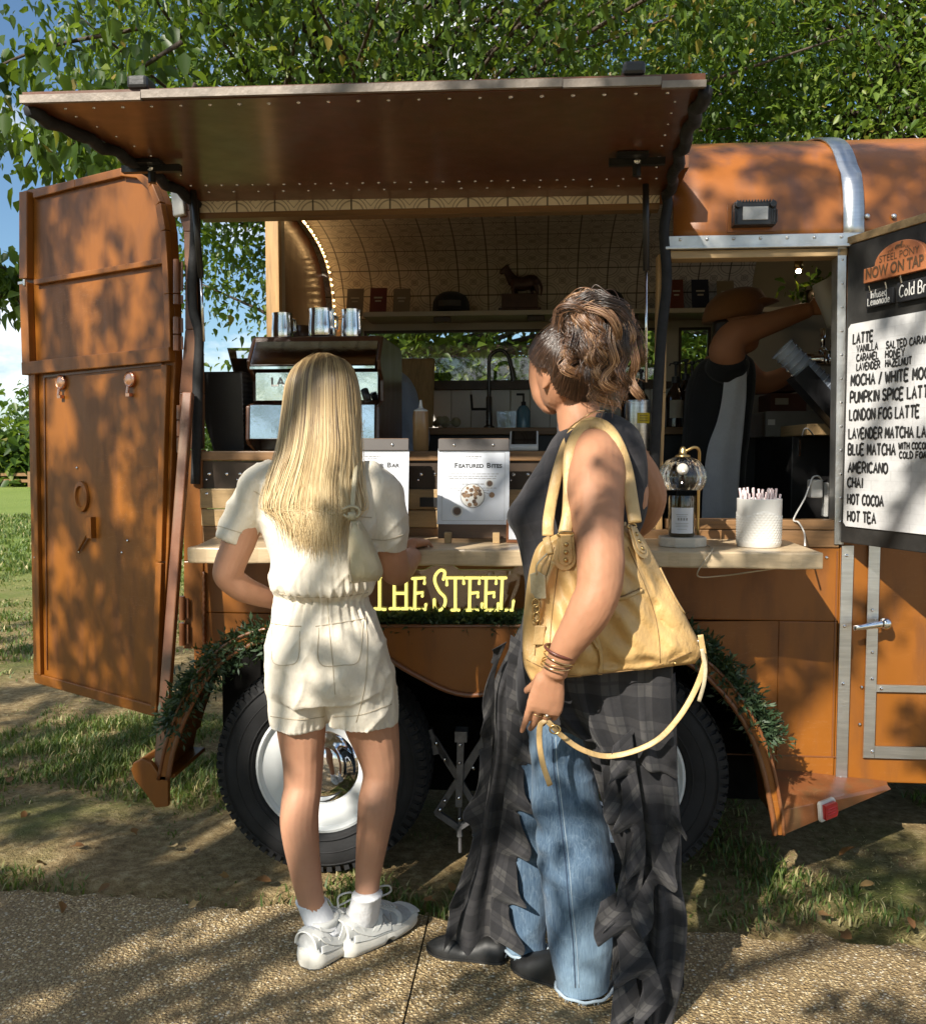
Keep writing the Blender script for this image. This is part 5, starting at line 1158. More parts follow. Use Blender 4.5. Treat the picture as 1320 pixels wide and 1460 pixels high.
# ---- menus on clipboards standing on the counter
def clip_menu(px0, px1, py0, py1, Yb_, label, kind):
    A = at(px0, py1, Yb_); wdt = at(px1, py1, Yb_).x-A.x; tilt = .16; zt = at(px0, py0, Yb_+.07).z; hgt = (zt-A.z)/math.cos(tilt)
    up = Vector((0, math.sin(tilt), math.cos(tilt))); rt = Vector((1, 0, 0)); n = Vector((0, -math.cos(tilt), math.sin(tilt)))
    base = Vector((A.x+wdt/2, Yb_, cz1)); t = thing('menu_stand', base, label, 'menu', None)
    O = Vector((A.x, Yb_, cz1+.012)); hgt = (zt-O.z)/math.cos(tilt)
    q = lambda x, y, d=0.0: O+rt*x+up*y+n*d
    m = MB(); m.prism([q(0, 0), q(wdt, 0), q(wdt, hgt), q(0, hgt)], -n*.010); m.build('board', BROWNWOOD, t, bevel=.002)
    m = MB(); yb, yt = .045, hgt-.035; m.prism([q(-.003, yb, .003), q(wdt+.003, yb, .003), q(wdt+.003, yt, .003), q(-.003, yt, .003)], -n*.0015); m.build('page', PAPER, t)
    m = MB(); m.prism([q(-.002, hgt-.042, .010), q(wdt+.002, hgt-.042, .010), q(wdt+.002, hgt-.004, .010), q(-.002, hgt-.004, .010)], -n*.006)
    for x in (.22, .78): dome(m, q(wdt*x, hgt-.024, .011), .0055, n, 1)
    m.build('clamp_bar', [M('dark_grey_slat', (.07, .06, .055), .45, 0, .2), STEEL], t, bevel=.0015)
    for x in (.16, .84):
        m = MB(); m.box((O.x+wdt*x-.011, Yb_-.04, cz1+.0005), (O.x+wdt*x+.011, Yb_-.0145, cz1+.034)); m.build('foot', PINE, t, bevel=.0015)
    m = MB(); fx0, fx1, fy0, fy1 = .012, wdt-.012, yb+.012, yt-.012
    for a, b in (((fx0, fy0), (fx1, fy0)), ((fx0, fy1), (fx1, fy1)), ((fx0, fy0), (fx0, fy1)), ((fx1, fy0), (fx1, fy1))): m.bar(q(*a, .0037), q(*b, .0037), .0008, .0003, up=n)
    def line(cx, y, w, th=.0022):
        x = cx-w/2
        while x < cx+w/2-.002: l = random.uniform(.005, .016); l = min(l, cx+w/2-x); m.bar(q(x, y, .0037), q(x+l, y, .0037), th, .0003, up=n); x += l+.0025
    m.build('border', GREYINK, t); m = MB(); cx = wdt/2
    ttl = ('F', 'EATURED ', 'B', 'ITES') if kind == 0 else ('R', 'EFRESHER ', 'B', 'AR')
    x = cx-(.062 if kind == 0 else .062)
    for i, s_ in enumerate(ttl): x += put_text(m, s_.strip(), .0225 if i % 2 == 0 else .017, q(x, yt-.062, .0038), rt, up, bold=.0006, sx=1.1)+.0022+(.007 if s_.endswith(' ') else 0)
    m.build('heading', INK, t); m = MB()
    line(cx, yt-.026, .05, .003); line(cx, yt-.033, .03, .002)
    for k in range(3 if kind == 0 else 2): line(cx+random.uniform(-.004, .004), yt-.082-k*.0075, .155 if kind == 0 else .13)
    if kind == 0: line(cx, yt-.115, .075, .003); line(cx, yt-.128, .155); line(cx, yt-.135, .10)
    else:
        for k in range(8): line(cx+random.uniform(-.02, .02), yt-.115-k*.014, random.uniform(.06, .14))
    m.build('small_print', GREYINK, t)
    def disc(m, x, y, r, d, mi=0, nn=28): m.add([q(x+r*math.cos(2*math.pi*k/nn), y+r*math.sin(2*math.pi*k/nn), d) for k in range(nn)], [tuple(range(nn))], mi)
    if kind == 0:
        m = MB(); c = (cx-.002, yb+.092); disc(m, *c, .040, .0038, 1); disc(m, *c, .037, .0041, 0); rgx = random.Random(8)
        for k in range(26): a, r = rgx.uniform(0, 6.28), .031*rgx.random()**.5; disc(m, c[0]+r*math.cos(a), c[1]+r*math.sin(a), rgx.uniform(.004, .0075), .0042+.00008*k, rgx.choice((2, 3)), 9)
        for cc, r1 in (((cx+.052, yb+.132), .014), ((cx-.052, yb+.042), .019)): disc(m, *cc, r1, .0038, 0); disc(m, *cc, r1*.78, .0041, 1); disc(m, cc[0]+.001, cc[1], r1*.6, .0044, 3)
        disc(m, cx+.06, yb+.095, .009, .0038, 2); m.bar(q(cx+.034, yb+.104, .0042), q(cx+.055, yb+.097, .0042), .002, .0003, up=n, mi=1)
        m.build('food_picture', [CERAM, GREYINK, M('cookie_print', (.25, .15, .08), .5), M('dark_cookie_print', (.10, .055, .03), .5)], t)
    else:
        m = MB(); m.add([q(cx+.055, yb+.03, .0038), q(cx+.085, yb+.03, .0038), q(cx+.09, yb+.085, .0038), q(cx+.05, yb+.085, .0038)], [(0, 1, 2, 3)], 0); m.add([q(cx+.053, yb+.062, .0041), q(cx+.087, yb+.062, .0041), q(cx+.088, yb+.08, .0041), q(cx+.052, yb+.08, .0041)], [(0, 1, 2, 3)], 1)
        m.build('drink_picture', [M('red_drink_print', (.45, .05, .04), .5), M('pink_drink_print', (.6, .35, .3), .5)], t)
    return t
clip_menu(624, 724, 625, 772, -.19, 'laminated food menu headed FEATURED BITES on a wooden stand', 0)
clip_menu(478, 580, 625, 772, -.17, 'laminated drinks menu headed REFRESHER BAR half hidden by the blonde woman', 1)
# small framed card beside the featured menu
p = at(744, 790, -.2); t = thing('framed_card', Vector((p.x, -.2, cz1)), 'small white card in a copper frame mostly hidden by the darker woman', 'card')
m = MB(); m.box((p.x-.05, -.21, cz1+.0005), (p.x+.05, -.19, cz1+.075)); m.build('frame', COPPER, t, bevel=.002); m = MB(); m.box((p.x-.042, -.2125, cz1+.012), (p.x+.042, -.2105, cz1+.068)); m.build('card', PAPER, t)
# ---- candle warmer lamp and candle jar
p = atz(974, 780, cz1); p = Vector((p.x, p.y+.03, cz1))
lw = thing('candle_lamp', p, 'table lamp with a ribbed clear glass shade and brass arm on a pale wooden base', 'lamp')
m = MB(); m.prism([(p.x+.075*math.cos(a)*1.0, p.y+.07*math.sin(a), cz1+.0005) for a in np.linspace(.39, .39+2*math.pi, 8, endpoint=False)], (0, 0, .03)); m.build('base', wood('pale_lamp_base', (.62, .55, .45), 0, .5, .8), lw, bevel=.003)
zsd = at(972, 678, p.y).z
m = MB(); prf = [(.022, .058), (.048, .046), (.066, .022), (.071, 0), (.069, -.018), (.062, -.035), (.054, -.045)]
m.lathe((p.x-.003, p.y-.01, zsd), prf, 48, cap=False, fn=lambda th, h: 1+.035*math.cos(th*16)); GLR = glassm('ribbed_glass', (1, .98, .94), .88, .08); m.build('lamp_shade', GLR, lw, smooth=True)
m = MB(); m.lathe((p.x-.003, p.y-.01, zsd), [(.024, .056), (.022, .062), (.012, .066), (.011, .076), (.008, .086), (.002, .09)], 20); m.tube([(p.x+.005, p.y-.01, zsd+.074), (p.x+.03, p.y-.006, zsd+.086), (p.x+.048, p.y+.01, zsd+.078), (p.x+.053, p.y+.03, zsd+.045), (p.x+.055, p.y+.045, zsd-.05), (p.x+.055, p.y+.047, cz1+.03)], .0048, 8, smooth=6); m.build('brass_arm', BRASS, lw, smooth=True)
m = MB(); m.sphere((p.x-.003, p.y-.01, zsd+.02), .018, 12, 8); m.build('bulb', CERAM, lw, smooth=True)
cj = thing('candle_jar', Vector((p.x-.004, p.y-.012, cz1+.031)), 'dark amber candle jar with a white label standing under the glass lamp shade', 'candle')
b_ = Vector((p.x-.004, p.y-.012, cz1+.031)); zj = at(974, 706, p.y).z
m = MB(); m.lathe(b_, [(.036, 0), (.04, .006), (.04, zj-b_.z-.01), (.038, zj-b_.z), (.033, zj-b_.z), (.033, zj-b_.z-.03), (.001, zj-b_.z-.032)], 32); m.build('jar', M('amber_glass', (.035, .025, .008), .08, 0, .1, coat=.8), cj, smooth=True, ang=40)
m = MB(); hJ = zj-b_.z
m.grid(lambda u, v: (b_.x+.0408*math.cos(lerp(-2.55, -.75, u)), b_.y+.0408*math.sin(lerp(-2.55, -.75, u)), b_.z+.012+v*hJ*.62), 16, 1); lb_ = m.build('label', PAPER, cj, smooth=True)
def ontube(m, bx, by, z, r, a0, L, th):
    m.grid(lambda u, v: (bx+r*math.cos(a0+(u-.5)*L/r), by+r*math.sin(a0+(u-.5)*L/r), z+(v-.5)*th), 6, 1)
m = MB()
for dz, L_, th in ((.55, .036, .0016), (.50, .03, .0014), (.34, .04, .0012), (.30, .034, .0012), (.26, .038, .0012), (.2, .03, .0012)): ontube(m, b_.x, b_.y, b_.z+hJ*dz, .0413, -1.7, L_, th)
for k in range(4): ontube(m, b_.x, b_.y, b_.z+hJ*.44, .0413, -1.95+k*.2, .0055, .008)
m.build('label_print', GREYINK, lb_)
m = MB(); m.tube([(p.x+.05, p.y+.05, cz1+.02), (p.x+.07, p.y+.02, cz1+.006), (p.x+.075, p.y-.06, cz1+.004), (p.x+.06, CF-.004, cz1+.002), (p.x+.02, CF-.006, cz0-.02), (p.x+.10, CF+.06, cz0-.03), (p.x+.19, CF+.03, cz0-.012), (p.x+.3, CF+.10, cz0-.006)], .0022, 6, smooth=8)
tag(m.build('lamp_cord', M('clear_cord', (.5, .42, .3), .3), smooth=True), 'thin pale cord hanging in a shallow loop under the counter front', 'cord')
# ---- straws in a white honeycomb pot
p = atz(1083, 780, cz1); p = Vector((p.x, p.y+.02, cz1)); r0 = 31*sc(p); hC = at(1083, 711, p.y).z-cz1
cu = thing('straw_pot', p, 'white ceramic pot with a honeycomb relief holding straws at the counter end', 'pot')
m = MB(); ns, nr = 144, 60
def hexh(s, z):
    a = .0125; X_, Y_ = s/a, z/(a*.62); best = 9; 
    r = round(Y_)
    for j in (r-1, r, r+1):
        o = .5*(j % 2); x = round(X_-o)+o; d = math.hypot((X_-x), (Y_-j)*.85); best = min(best, d)
    return best
Rs = []
for j in range(nr+1):
    v = j/nr; z = cz1+.001+hC*v; rr_ = r0*(.97+.03*v)*(1-.02*(v < .02)); ring = []
    for k in range(ns):
        th = 2*math.pi*k/ns; b = 0
        if .06 < v < .68+.06*math.sin(th*3): b = .0032*max(0, 1-hexh(th*r0, hC*v)*1.7)
        ring.append((p.x+(rr_+b)*math.cos(th), p.y+(rr_+b)*math.sin(th), z))
    Rs.append(ring)
Rs += [[(p.x+(r0*.94)*math.cos(2*math.pi*k/ns), p.y+r0*.94*math.sin(2*math.pi*k/ns), cz1+hC*q) for k in range(ns)] for q in (1.0, .5)]
m.rings(Rs); m.build('pot', CERAM, cu, smooth=True)
STRAW = newmat('striped_paper_straw'); ms_, nt_, b2_, _ = STRAW; wv = nd(nt_, 'TexWave', {'Vector': coords(nt_, rot=(.6, .4, 0)), 'Scale': 60.0}); setp(nt_, b2_, Base_Color=ramp(nt_, wv.outputs['Fac'], [(.45, (.80, .72, .72)), (.6, (.62, .45, .46))]), Roughness=.6)
rg = random.Random(2)
for k in range(28):
    a, q = rg.uniform(0, 6.28), math.sqrt(rg.random())*.8; bx, by = p.x+r0*q*math.cos(a)*.9, p.y+r0*q*math.sin(a)*.9
    lean = Vector((math.cos(a)*.12*q+rg.uniform(-.08, .08)+(.12 if k % 5 == 0 else -.03), math.sin(a)*.1*q, 1)).normalized(); top = (hC+rg.uniform(.012, .034))/lean.z
    m = MB(); o = Vector((bx, by, cz1+hC*.45)); e = o+lean*(top-hC*.45); m.tube([o, e], .0036, 8); m.tube([e, e+lean*.0003], .0026, 8)
    tag(m.build('straw', ms_), 'pale pink striped paper straw standing in the white honeycomb pot', 'straw', 'straws in the white pot')
# ---- things on the serving shelf
def on(px, py, Y): return at(px, py, Y)
# black tapered bin
YB = .22; t0, t1 = at(287, 536, YB), at(358, 534, YB); zi_ = zi+.0005
c0 = (t0.x+t1.x)/2; wT = (t1.x-t0.x)/2; bx = thing('black_bin', Vector((c0, YB, zi)), 'tall black woven bin tapering downwards on the left end of the shelf', 'bin')
b0x, b1x = at(312, 636, YB).x, at(356, 636, YB).x; cb = (b0x+b1x)/2; wB = (b1x-b0x)/2
def sqring(cx, w, z, d): return [(cx+sx*w, YB+sy*d, z) for sx, sy in ((-1, -1), (-.3, -1), (.3, -1), (1, -1), (1, 1), (-1, 1))]
m = MB(); m.rings([sqring(lerp(cb, c0, v), lerp(wB, wT, v)-(.0025 if k % 2 else 0), lerp(zi_, t0.z, v), lerp(.06, .10, v)) for k, v in enumerate(np.linspace(0, 1, 34))]+[sqring(c0, wT+.004, t0.z+.006, .104), sqring(c0, wT-.004, t0.z+.006, .095), sqring(c0, wT-.006, t0.z-.03, .09)]); m.build('bin_body', BLACKP, bx)
# coffee grinder behind it
gx0, gx1 = at(334, 510, .5).x, at(366, 510, .5).x; gz = at(350, 498, .5).z; gr = thing('coffee_grinder', Vector(((gx0+gx1)/2, .5, zi)), 'coffee grinder with a clear hopper of beans behind the black bin', 'grinder')
m = MB(); m.box((gx0+.005, .44, zi_), (gx1-.005, .56, at(350, 536, .5).z)); m.build('grinder_body', BLACKP, gr, bevel=.01)
m = MB(); m.rings([[((gx0+gx1)/2+w*sx, .5+w*sy, z) for sx, sy in ((-1, -1), (1, -1), (1, 1), (-1, 1))] for w, z in ((.035, at(350, 536, .5).z), (.055, gz))]); m.build('hopper', GLASS, gr)
m = MB(); m.rings([[((gx0+gx1)/2+w*sx, .5+w*sy, z) for sx, sy in ((-1, -1), (1, -1), (1, 1), (-1, 1))] for w, z in ((.03, at(350, 535, .5).z+.001), (.046, lerp(at(350, 536, .5).z, gz, .62)))]); m.build('coffee_beans', BROWNM, gr)
# espresso machine
ex0, ex1 = at(358, 560, .18).x, at(545, 560, .18).x; ez = at(450, 486, .28).z
es = thing('espresso_machine', Vector(((ex0+ex1)/2, .4, zi)), 'big dark brown espresso machine with polished steel panels behind the blonde woman', 'espresso machine')
m = MB(); zt = ez; sl = [(.20, at(0, 484, .2).z+0), (.62, at(0, 484, .2).z), (.66, at(0, 500, .2).z), (.66, zi_), (.24, zi_), (.24, zi_+.06), (.30, zi_+.08), (.30, zi_+.12), (.22, at(0, 532, .2).z), (.16, at(0, 526, .2).z)]
m.prism([(ex0+.01, y, z) for y, z in sl], (ex1-ex0-.02, 0, 0)); m.build('casing', BROWNM, es, bevel=.006)
for sx, x in ((0, ex0-.001), (1, ex1-.014)):           # end panels
    cpts = [(.66, zi_), (.66, at(0, 492, .2).z), (.62, at(0, 486, .2).z+.004), (.21, at(0, 486, .2).z+.004), (.135, at(0, 520, .2).z), (.15, at(0, 532, .2).z), (.20, at(0, 545, .2).z), (.20, at(0, 575, .2).z), (.12, at(0, 582, .2).z), (.11, at(0, 628, .2).z), (.13, zi_+.02), (.2, zi_)]
    m = MB(); m.prism([(x, y, z) for y, z in cpts], (.015, 0, 0)); m.build('end_panel', BROWNM, es, bevel=.004)
def pan(x0, x1, yA, zA, yB, zB, mat, name, th=.004, n_=1):
    m = MB(); m.prism([(x0, yA, zA), (x1, yA, zA), (x1, yB, zB), (x0, yB, zB)], Vector((0, -th, th*.3))); return m.build(name, mat, es, bevel=.0015)
zz_ = lambda y: at(0, y, .15).z
pan(ex0+.016, ex1-.016, .128, zz_(525), .198, zz_(489), metalm('mirror_steel', (.62, .60, .57), .08, .08), 'top_panel')
pan(ex0+.016, ex1-.016, .188, zz_(573), .188, zz_(533), metalm('front_mirror', (.7, .7, .68), .05, .05), 'front_panel')
pan(ex0+.016, ex1-.016, .11, zz_(627), .118, zz_(580), metalm('tray_mirror', (.68, .68, .67), .07, .06), 'drip_tray_front')
m = MB(); m.box((ex0+.016, .12, zz_(530)), (ex1-.016, .16, zz_(526.5))); m.build('rail', CHROME, es)
m = MB(); c = Vector((at(396, 552, .18).x, .181, zz_(552)))
put_text(m, 'LA', .045, c, (1, 0, 0), (0, 0, 1), True, bold=.001); m.build('badge_lettering', CERAM, es)
for i, fx_ in enumerate((.35, .72)):
    m = MB(); x = lerp(ex0, ex1, fx_); m.lathe((x, .24, zz_(575)), [(.03, -.03), (.034, 0), (.03, .05)], 20); m.tube([(x, .22, zz_(580)), (x, .12, zz_(584)), (x, .06, zz_(586))], [.012, .013, .015], 10); m.build('group_head', CHROME, es, smooth=True, ang=40)
m = MB(); m.tube([(ex1-.05, .1, zz_(560)), (ex1-.035, .085, zz_(575))], .014, 10); m.build('steam_knob', BLACKP, es, smooth=True)
# steel pitchers on top
for i, (a, b, yt_, yb_, w) in enumerate(((388, 418, 447, 483, 'left'), (441, 478, 441, 483, 'middle'), (487, 517, 442, 483, 'right'))):
    Yp = (.33, .27, .33)[i]; A = at(a, 480, Yp); B = at(b, 480, Yp); cx = (A.x+B.x)/2; r = (B.x-A.x)/2; z0 = at(0, 484, .2).z+.005; z1 = at(a, yt_, Yp).z
    pt_ = thing('milk_pitcher', Vector((cx, Yp, z0)), ['shortest polished steel pitcher, leftmost on the espresso machine', 'widest polished steel pitcher in the middle of three on the espresso machine', 'polished steel pitcher rightmost of three on the espresso machine'][i], 'pitcher', 'steel pitchers on the espresso machine')
    h = z1-z0
    m = MB(); m.lathe((cx, Yp, z0), [(.5*r, 0), (.97*r, .004), (r, h*.12), (r*.99, h*.4), (r*.90, h*.85), (r*.93, h), (r*.88, h), (r*.86, h*.8), (r*.9, h*.1), (.01, h*.08)], 36, fn=lambda th, hh: 1+(.16*max(0, math.cos(th-2.6))**6*(hh/h) if hh > h*.6 else 0)); m.build('body', STEEL, pt_, smooth=True, ang=50)
    m = MB(); sgn = 1 if i != 2 else -1
    m.tube([(cx+sgn*r*.5, Yp+r*.8, z0+h*.85), (cx+sgn*r*.8, Yp+r*1.4, z0+h*.8), (cx+sgn*r*.8, Yp+r*1.5, z0+h*.4), (cx+sgn*r*.55, Yp+r*.9, z0+h*.25)], .005, 8, smooth=5); m.build('handle', STEEL, pt_, smooth=True)
for i, px in enumerate((424, 432)):
    q = at(px, 480, .48); m = MB(); m.lathe((q.x, .48, at(0, 484, .2).z+.005), [(.02, 0), (.028, .002), (.03, .07), (.026, .07), (.024, .01)], 20); tag(m.build('espresso_cup', BROWNM, smooth=True), 'small dark cup between the steel pitchers, '+('left one' if i == 0 else 'right one'), 'cup', 'small cups on the espresso machine')
# squeeze bottle
p = at(600, 640, .1); sq = thing('squeeze_bottle', Vector((p.x, .1, zi)), 'caramel filled squeeze bottle with a white nozzle on the serving shelf', 'bottle'); zt = at(600, 585, .1).z
m = MB(); m.lathe((p.x, .1, zi_), [(.024, 0), (.028, .005), (.028, zt-zi-.02), (.026, zt-zi-.005), (.01, zt-zi)], 24); m.build('bottle', M('caramel_sauce', (.36, .20, .08), .3, 0, .1, coat=.4), sq, smooth=True, ang=45)
m = MB(); m.lathe((p.x, .1, zt), [(.024, -.012), (.025, 0), (.012, .006), (.007, .01), (.0035, .036)], 16); m.build('nozzle_cap', CERAM, sq, smooth=True, ang=40)
# card reader tablet
p = at(745, 641, .06); cr = thing('card_reader', Vector((p.x, .06, zi)), 'white card reader with a dark screen at the right of the serving shelf', 'card reader')
A, B = at(726, 640, .02), at(767, 640, .02); zt = at(745, 614, .09).z; w = (B.x-A.x)/2
m = MB(); m.prism([(A.x, .02, zi_), (A.x, .015, zi_+.014), (A.x, .10, zt), (A.x, .115, zt-.004), (A.x, .12, zi_)], (2*w, 0, 0)); m.build('housing', CERAM, cr, bevel=.004)
m = MB(); yy = lambda s: (.015+.085*s, zi_+.014+(zt-zi_-.014)*s); a, b = yy(.12), yy(.94)
m.prism([(A.x+.006, a[0], a[1]+.002), (B.x-.006, a[0], a[1]+.002), (B.x-.006, b[0], b[1]+.002), (A.x+.006, b[0], b[1]+.002)], (0, .001, .0006)); m.build('screen', M('black_glass', (.01, .01, .012), .06, coat=1), cr)
# ---- sink side of the far wall
YK = 1.62
q = at(693, 606, YK); fc = thing('kitchen_faucet', Vector((q.x, YK, zbk)), 'tall dark gooseneck tap over the sink in front of the window', 'faucet')
m = MB(); A = at(697, 606, YK); T = at(697, 520, YK)
m.lathe((A.x, YK, zbk+.0005), [(.028, 0), (.028, .012), (.017, .02), (.015, .16), (.012, .165)], 20)
m.tube([(A.x, YK, zbk+.15), (A.x, YK, T.z), (at(700, 506, YK).x, YK, at(700, 506, YK).z), (at(713, 499, YK).x, YK, at(713, 499, YK).z), (at(724, 507, YK).x, YK, at(724, 507, YK).z), (at(729, 525, YK).x, YK, at(729, 525, YK).z), (at(732, 543, YK).x, YK, at(732, 543, YK).z)], [.010, .010, .010, .010, .010, .012, .013], 12, smooth=6); m.build('spout', M('gunmetal', (.07, .065, .06), .28, .8, .1), fc, smooth=True, ang=50)
m = MB(); B = at(672, 584, YK); m.tube([(A.x, YK, at(0, 586, YK).z), (B.x, YK, at(0, 586, YK).z)], .007, 8); m.tube([(B.x+.004, YK, at(0, 586, YK).z), (B.x-.002, YK, at(0, 566, YK).z)], .006, 8); m.build('lever', BLACKIRON, fc, smooth=True)
def bottle(name, px, py0, py1, Y, rpx, prf, mat, label, cat, group=None, z0=None, top=None, topmat=None):
    p = at(px, py1, Y); z = z0 if z0 is not None else p.z; h = at(px, py0, Y).z-z; r = rpx*sc(p); t = thing(name, Vector((p.x, Y, z)), label, cat, group)
    m = MB(); m.lathe((p.x, Y, z+.0005), [(a*r, b*h) for a, b in prf], 20); m.build('bottle', mat, t, smooth=True, ang=40); return t, p, z, h, r
t, p, z, h, r = bottle('soap_dispenser', 746, 578, 607, 1.6, 10, [(.8, 0), (1, .05), (1, .75), (.6, .95), (.3, 1)], M('blue_soap', (.10, .22, .30), .25, coat=.4), 'small blue soap bottle with a black pump beside the tap', 'soap bottle', z0=zbk)
m = MB(); m.tube([(p.x, 1.6, z+h), (p.x, 1.6, z+h+.06)], .005, 8); m.tube([(p.x, 1.6, z+h+.055), (p.x-.035, 1.59, z+h+.055)], .006, 8); m.lathe((p.x, 1.6, z+h), [(.012, -.005), (.012, .018), (.005, .02)], 12); m.build('pump', BLACKP, t, smooth=True)
for i, (px, py0, py1, w) in enumerate(((722, 581, 606, 15), (733, 573, 600, 14))):
    p = at(px, py1, 1.66+.08*i); w_ = w*sc(p); m = MB(); hh = (py1-py0)*sc(p); m.rings([[(p.x+sx*w_*k, 1.66+.08*i+sy*w_*.7*k, z_) for sx, sy in ((-1, -1), (1, -1), (1, 1), (-1, 1))] for k, z_ in ((.8, zbk+.0006), (1, zbk+hh), (.94, zbk+hh), (.76, zbk+.005))]); tag(m.build('plastic_tub', GLASS), 'clear plastic tub by the sink, '+('the front one' if i == 0 else 'the rear one behind it'), 'tub', 'clear tubs by the sink')
m = MB(); p = at(638, 600, 1.62)
for k in range(9): m.sphere((p.x+random.uniform(-.07, .07), 1.62+random.uniform(-.03, .03), zbk+.02+random.uniform(0, .03)), random.uniform(.018, .028), 9, 6)
o = voxel(m, .006, 2, 'dish_cloth', cloth('crumpled_dish_cloth', (.34, .31, .2)), None); tag(o, 'crumpled pale dish cloth on the counter left of the tap', 'cloth')
m = MB(); p0, p1 = at(551, 511, 1.5), at(619, 511, 1.5); zq0 = zbk; m.prism([(p0.x, 1.44, zq0+.001), (p1.x, 1.44, zq0+.001), (p1.x, 1.52, p0.z), (p0.x, 1.52, p0.z)], (0, .022, .004)); tag(m.build('cutting_board', wood('oiled_board', (.30, .19, .07), 2, .5), bevel=.008), 'upright wooden board leaning against the far window', 'board')
# shelf goods: cards, caps, horse
for i, (px, w, py0, mat, lab) in enumerate(((507, 12, 411, M('grey_card', (.16, .13, .11), .5), 'greyish brown picture card leftmost on the far shelf'), (540, 12, 410, M('maroon_card', (.10, .012, .014), .5), 'maroon card second from the left on the far shelf'), (573, 12, 411, M('taupe_card', (.2, .16, .12), .5), 'taupe card left of the black cap on the far shelf'),
      (963, 10, 398, M('rust_card', (.13, .03, .014), .5), 'rust red card on the shelf just right of the middle post'), (997, 12, 398, M('navy_card', (.012, .016, .035), .45), 'navy blue card on the shelf above the bottles'), (1033, 12, 400, M('ochre_card', (.22, .17, .1), .5), 'tan card on the shelf behind the capped barista'))):
    p = at(px, 443, 1.84); w_ = w*sc(p); zt = at(px, py0, 1.84).z; m = MB(); m.prism([(p.x-w_, 1.80, zq+.001), (p.x+w_, 1.80, zq+.001), (p.x+w_, 1.85, zt), (p.x-w_, 1.85, zt)], (0, .006, .001)); tcard = m.build('shelf_card', mat, bevel=.001); tag(tcard, lab, 'card', 'cards along the far shelf')
    m = MB(); 
    for k, (ww_, zz) in enumerate(((.5, .62), (.35, .5))): m.box((p.x-w_*ww_, 1.80+.05*zz-.0035, lerp(zq, zt, zz)), (p.x+w_*ww_, 1.80+.05*zz-.0015, lerp(zq, zt, zz)+.008))
    m.build('print', CREAM, tcard)
for i, (px, w) in enumerate(((643, 27), (864, 27))):
    p = at(px, 441, 1.78); r = w*sc(p); cp = thing('trucker_cap', Vector((p.x, 1.78, zq)), 'black trucker cap '+('left of the horse statue' if i == 0 else 'right of the horse statue, above the darker woman')+' on the far shelf', 'cap', 'black caps on the far shelf')
    m = MB(); m.lathe((p.x, 1.78, zq+.001), [(r*.98, 0), (r, .02), (r*.96, .06), (r*.8, .092), (r*.45, .112), (.003, .118)], 24); m.build('crown', BLACKC, cp, smooth=True)
    m = MB(); m.grid(lambda u, v: (p.x+r*1.0*math.cos(math.pi*(1+u)), 1.78+(r*(1.0+.55*v*math.sin(math.pi*u)))*math.sin(math.pi*(1+u)), zq+.012-.008*v*math.sin(math.pi*u)+.001), 20, 4); m.build('brim', BLACKC, cp, smooth=True, solid=.004)
    m = MB(); m.grid(lambda u, v: (p.x+(r*1.005)*math.cos(lerp(-2.2, -.94, u)), 1.78+(r*1.005)*math.sin(lerp(-2.2, -.94, u)), zq+.03+.03*v), 8, 1); m.build('front_patch', M('cap_patch', (.05, .045, .04), .7), cp, smooth=True)
p = at(741, 437, 1.78); hz = zq; k_ = sc(p); hs = thing('horse_statue', Vector((p.x, 1.78, hz)), 'dark bronze standing horse statue in the middle of the far shelf', 'statue')
def hpz(px, py): q = at(px, py, 1.78); return (px, py, 1.78)
m = MB()
chain(m, [(733, 404, 1.78, 11, .75), (745, 405, 1.78, 10, .8), (757, 402, 1.78, 10.5, .8), (763, 404, 1.78, 9, .75)], 5)
chain(m, [(732, 402, 1.78, 8.5, .6), (726, 392, 1.78, 6.5, .55), (722, 384, 1.78, 5, .6)], 5); chain(m, [(724, 381, 1.78, 4.6, .7), (717, 386, 1.78, 3.6, .7), (714, 390, 1.78, 2.9, .7)], 4)
chain(m, [(724, 380, 1.765, 1.5), (725, 376, 1.765, .7)], 2); chain(m, [(724, 380, 1.795, 1.5), (725, 376, 1.795, .7)], 2)
for L, Yl in (([(731, 410), (731, 420), (732, 428), (731, 431)], 1.765), ([(736, 410), (735, 421), (736, 428), (735, 431)], 1.80)): chain(m, [(x, y, Yl, w) for (x, y), w in zip(L, (3.6, 2.0, 1.5, 2.0))], 3, 10)
for L, Yl in (([(762, 406), (766, 417), (763, 424), (764, 431)], 1.765), ([(757, 407), (759, 417), (757, 424), (757, 431)], 1.80)): chain(m, [(x, y, Yl, w) for (x, y), w in zip(L, (5.0, 2.6, 1.5, 2.0))], 3, 10)
chain(m, [(768, 400, 1.78, 2), (772, 410, 1.78, 2.2), (771, 422, 1.78, 1.2)], 3, 10)
voxel(m, .0042, 2, 'horse', HORSEM, hs)
m = MB(); w_ = 30*k_; m.box((p.x-w_, 1.72, hz+.001), (p.x+w_, 1.84, hz+.022)); m.box((p.x-w_*.85, 1.735, hz+.0225), (p.x+w_*.85, 1.825, at(0, 430.5, 1.78).z)); m.build('plinth', HORSEM, hs, bevel=.003)
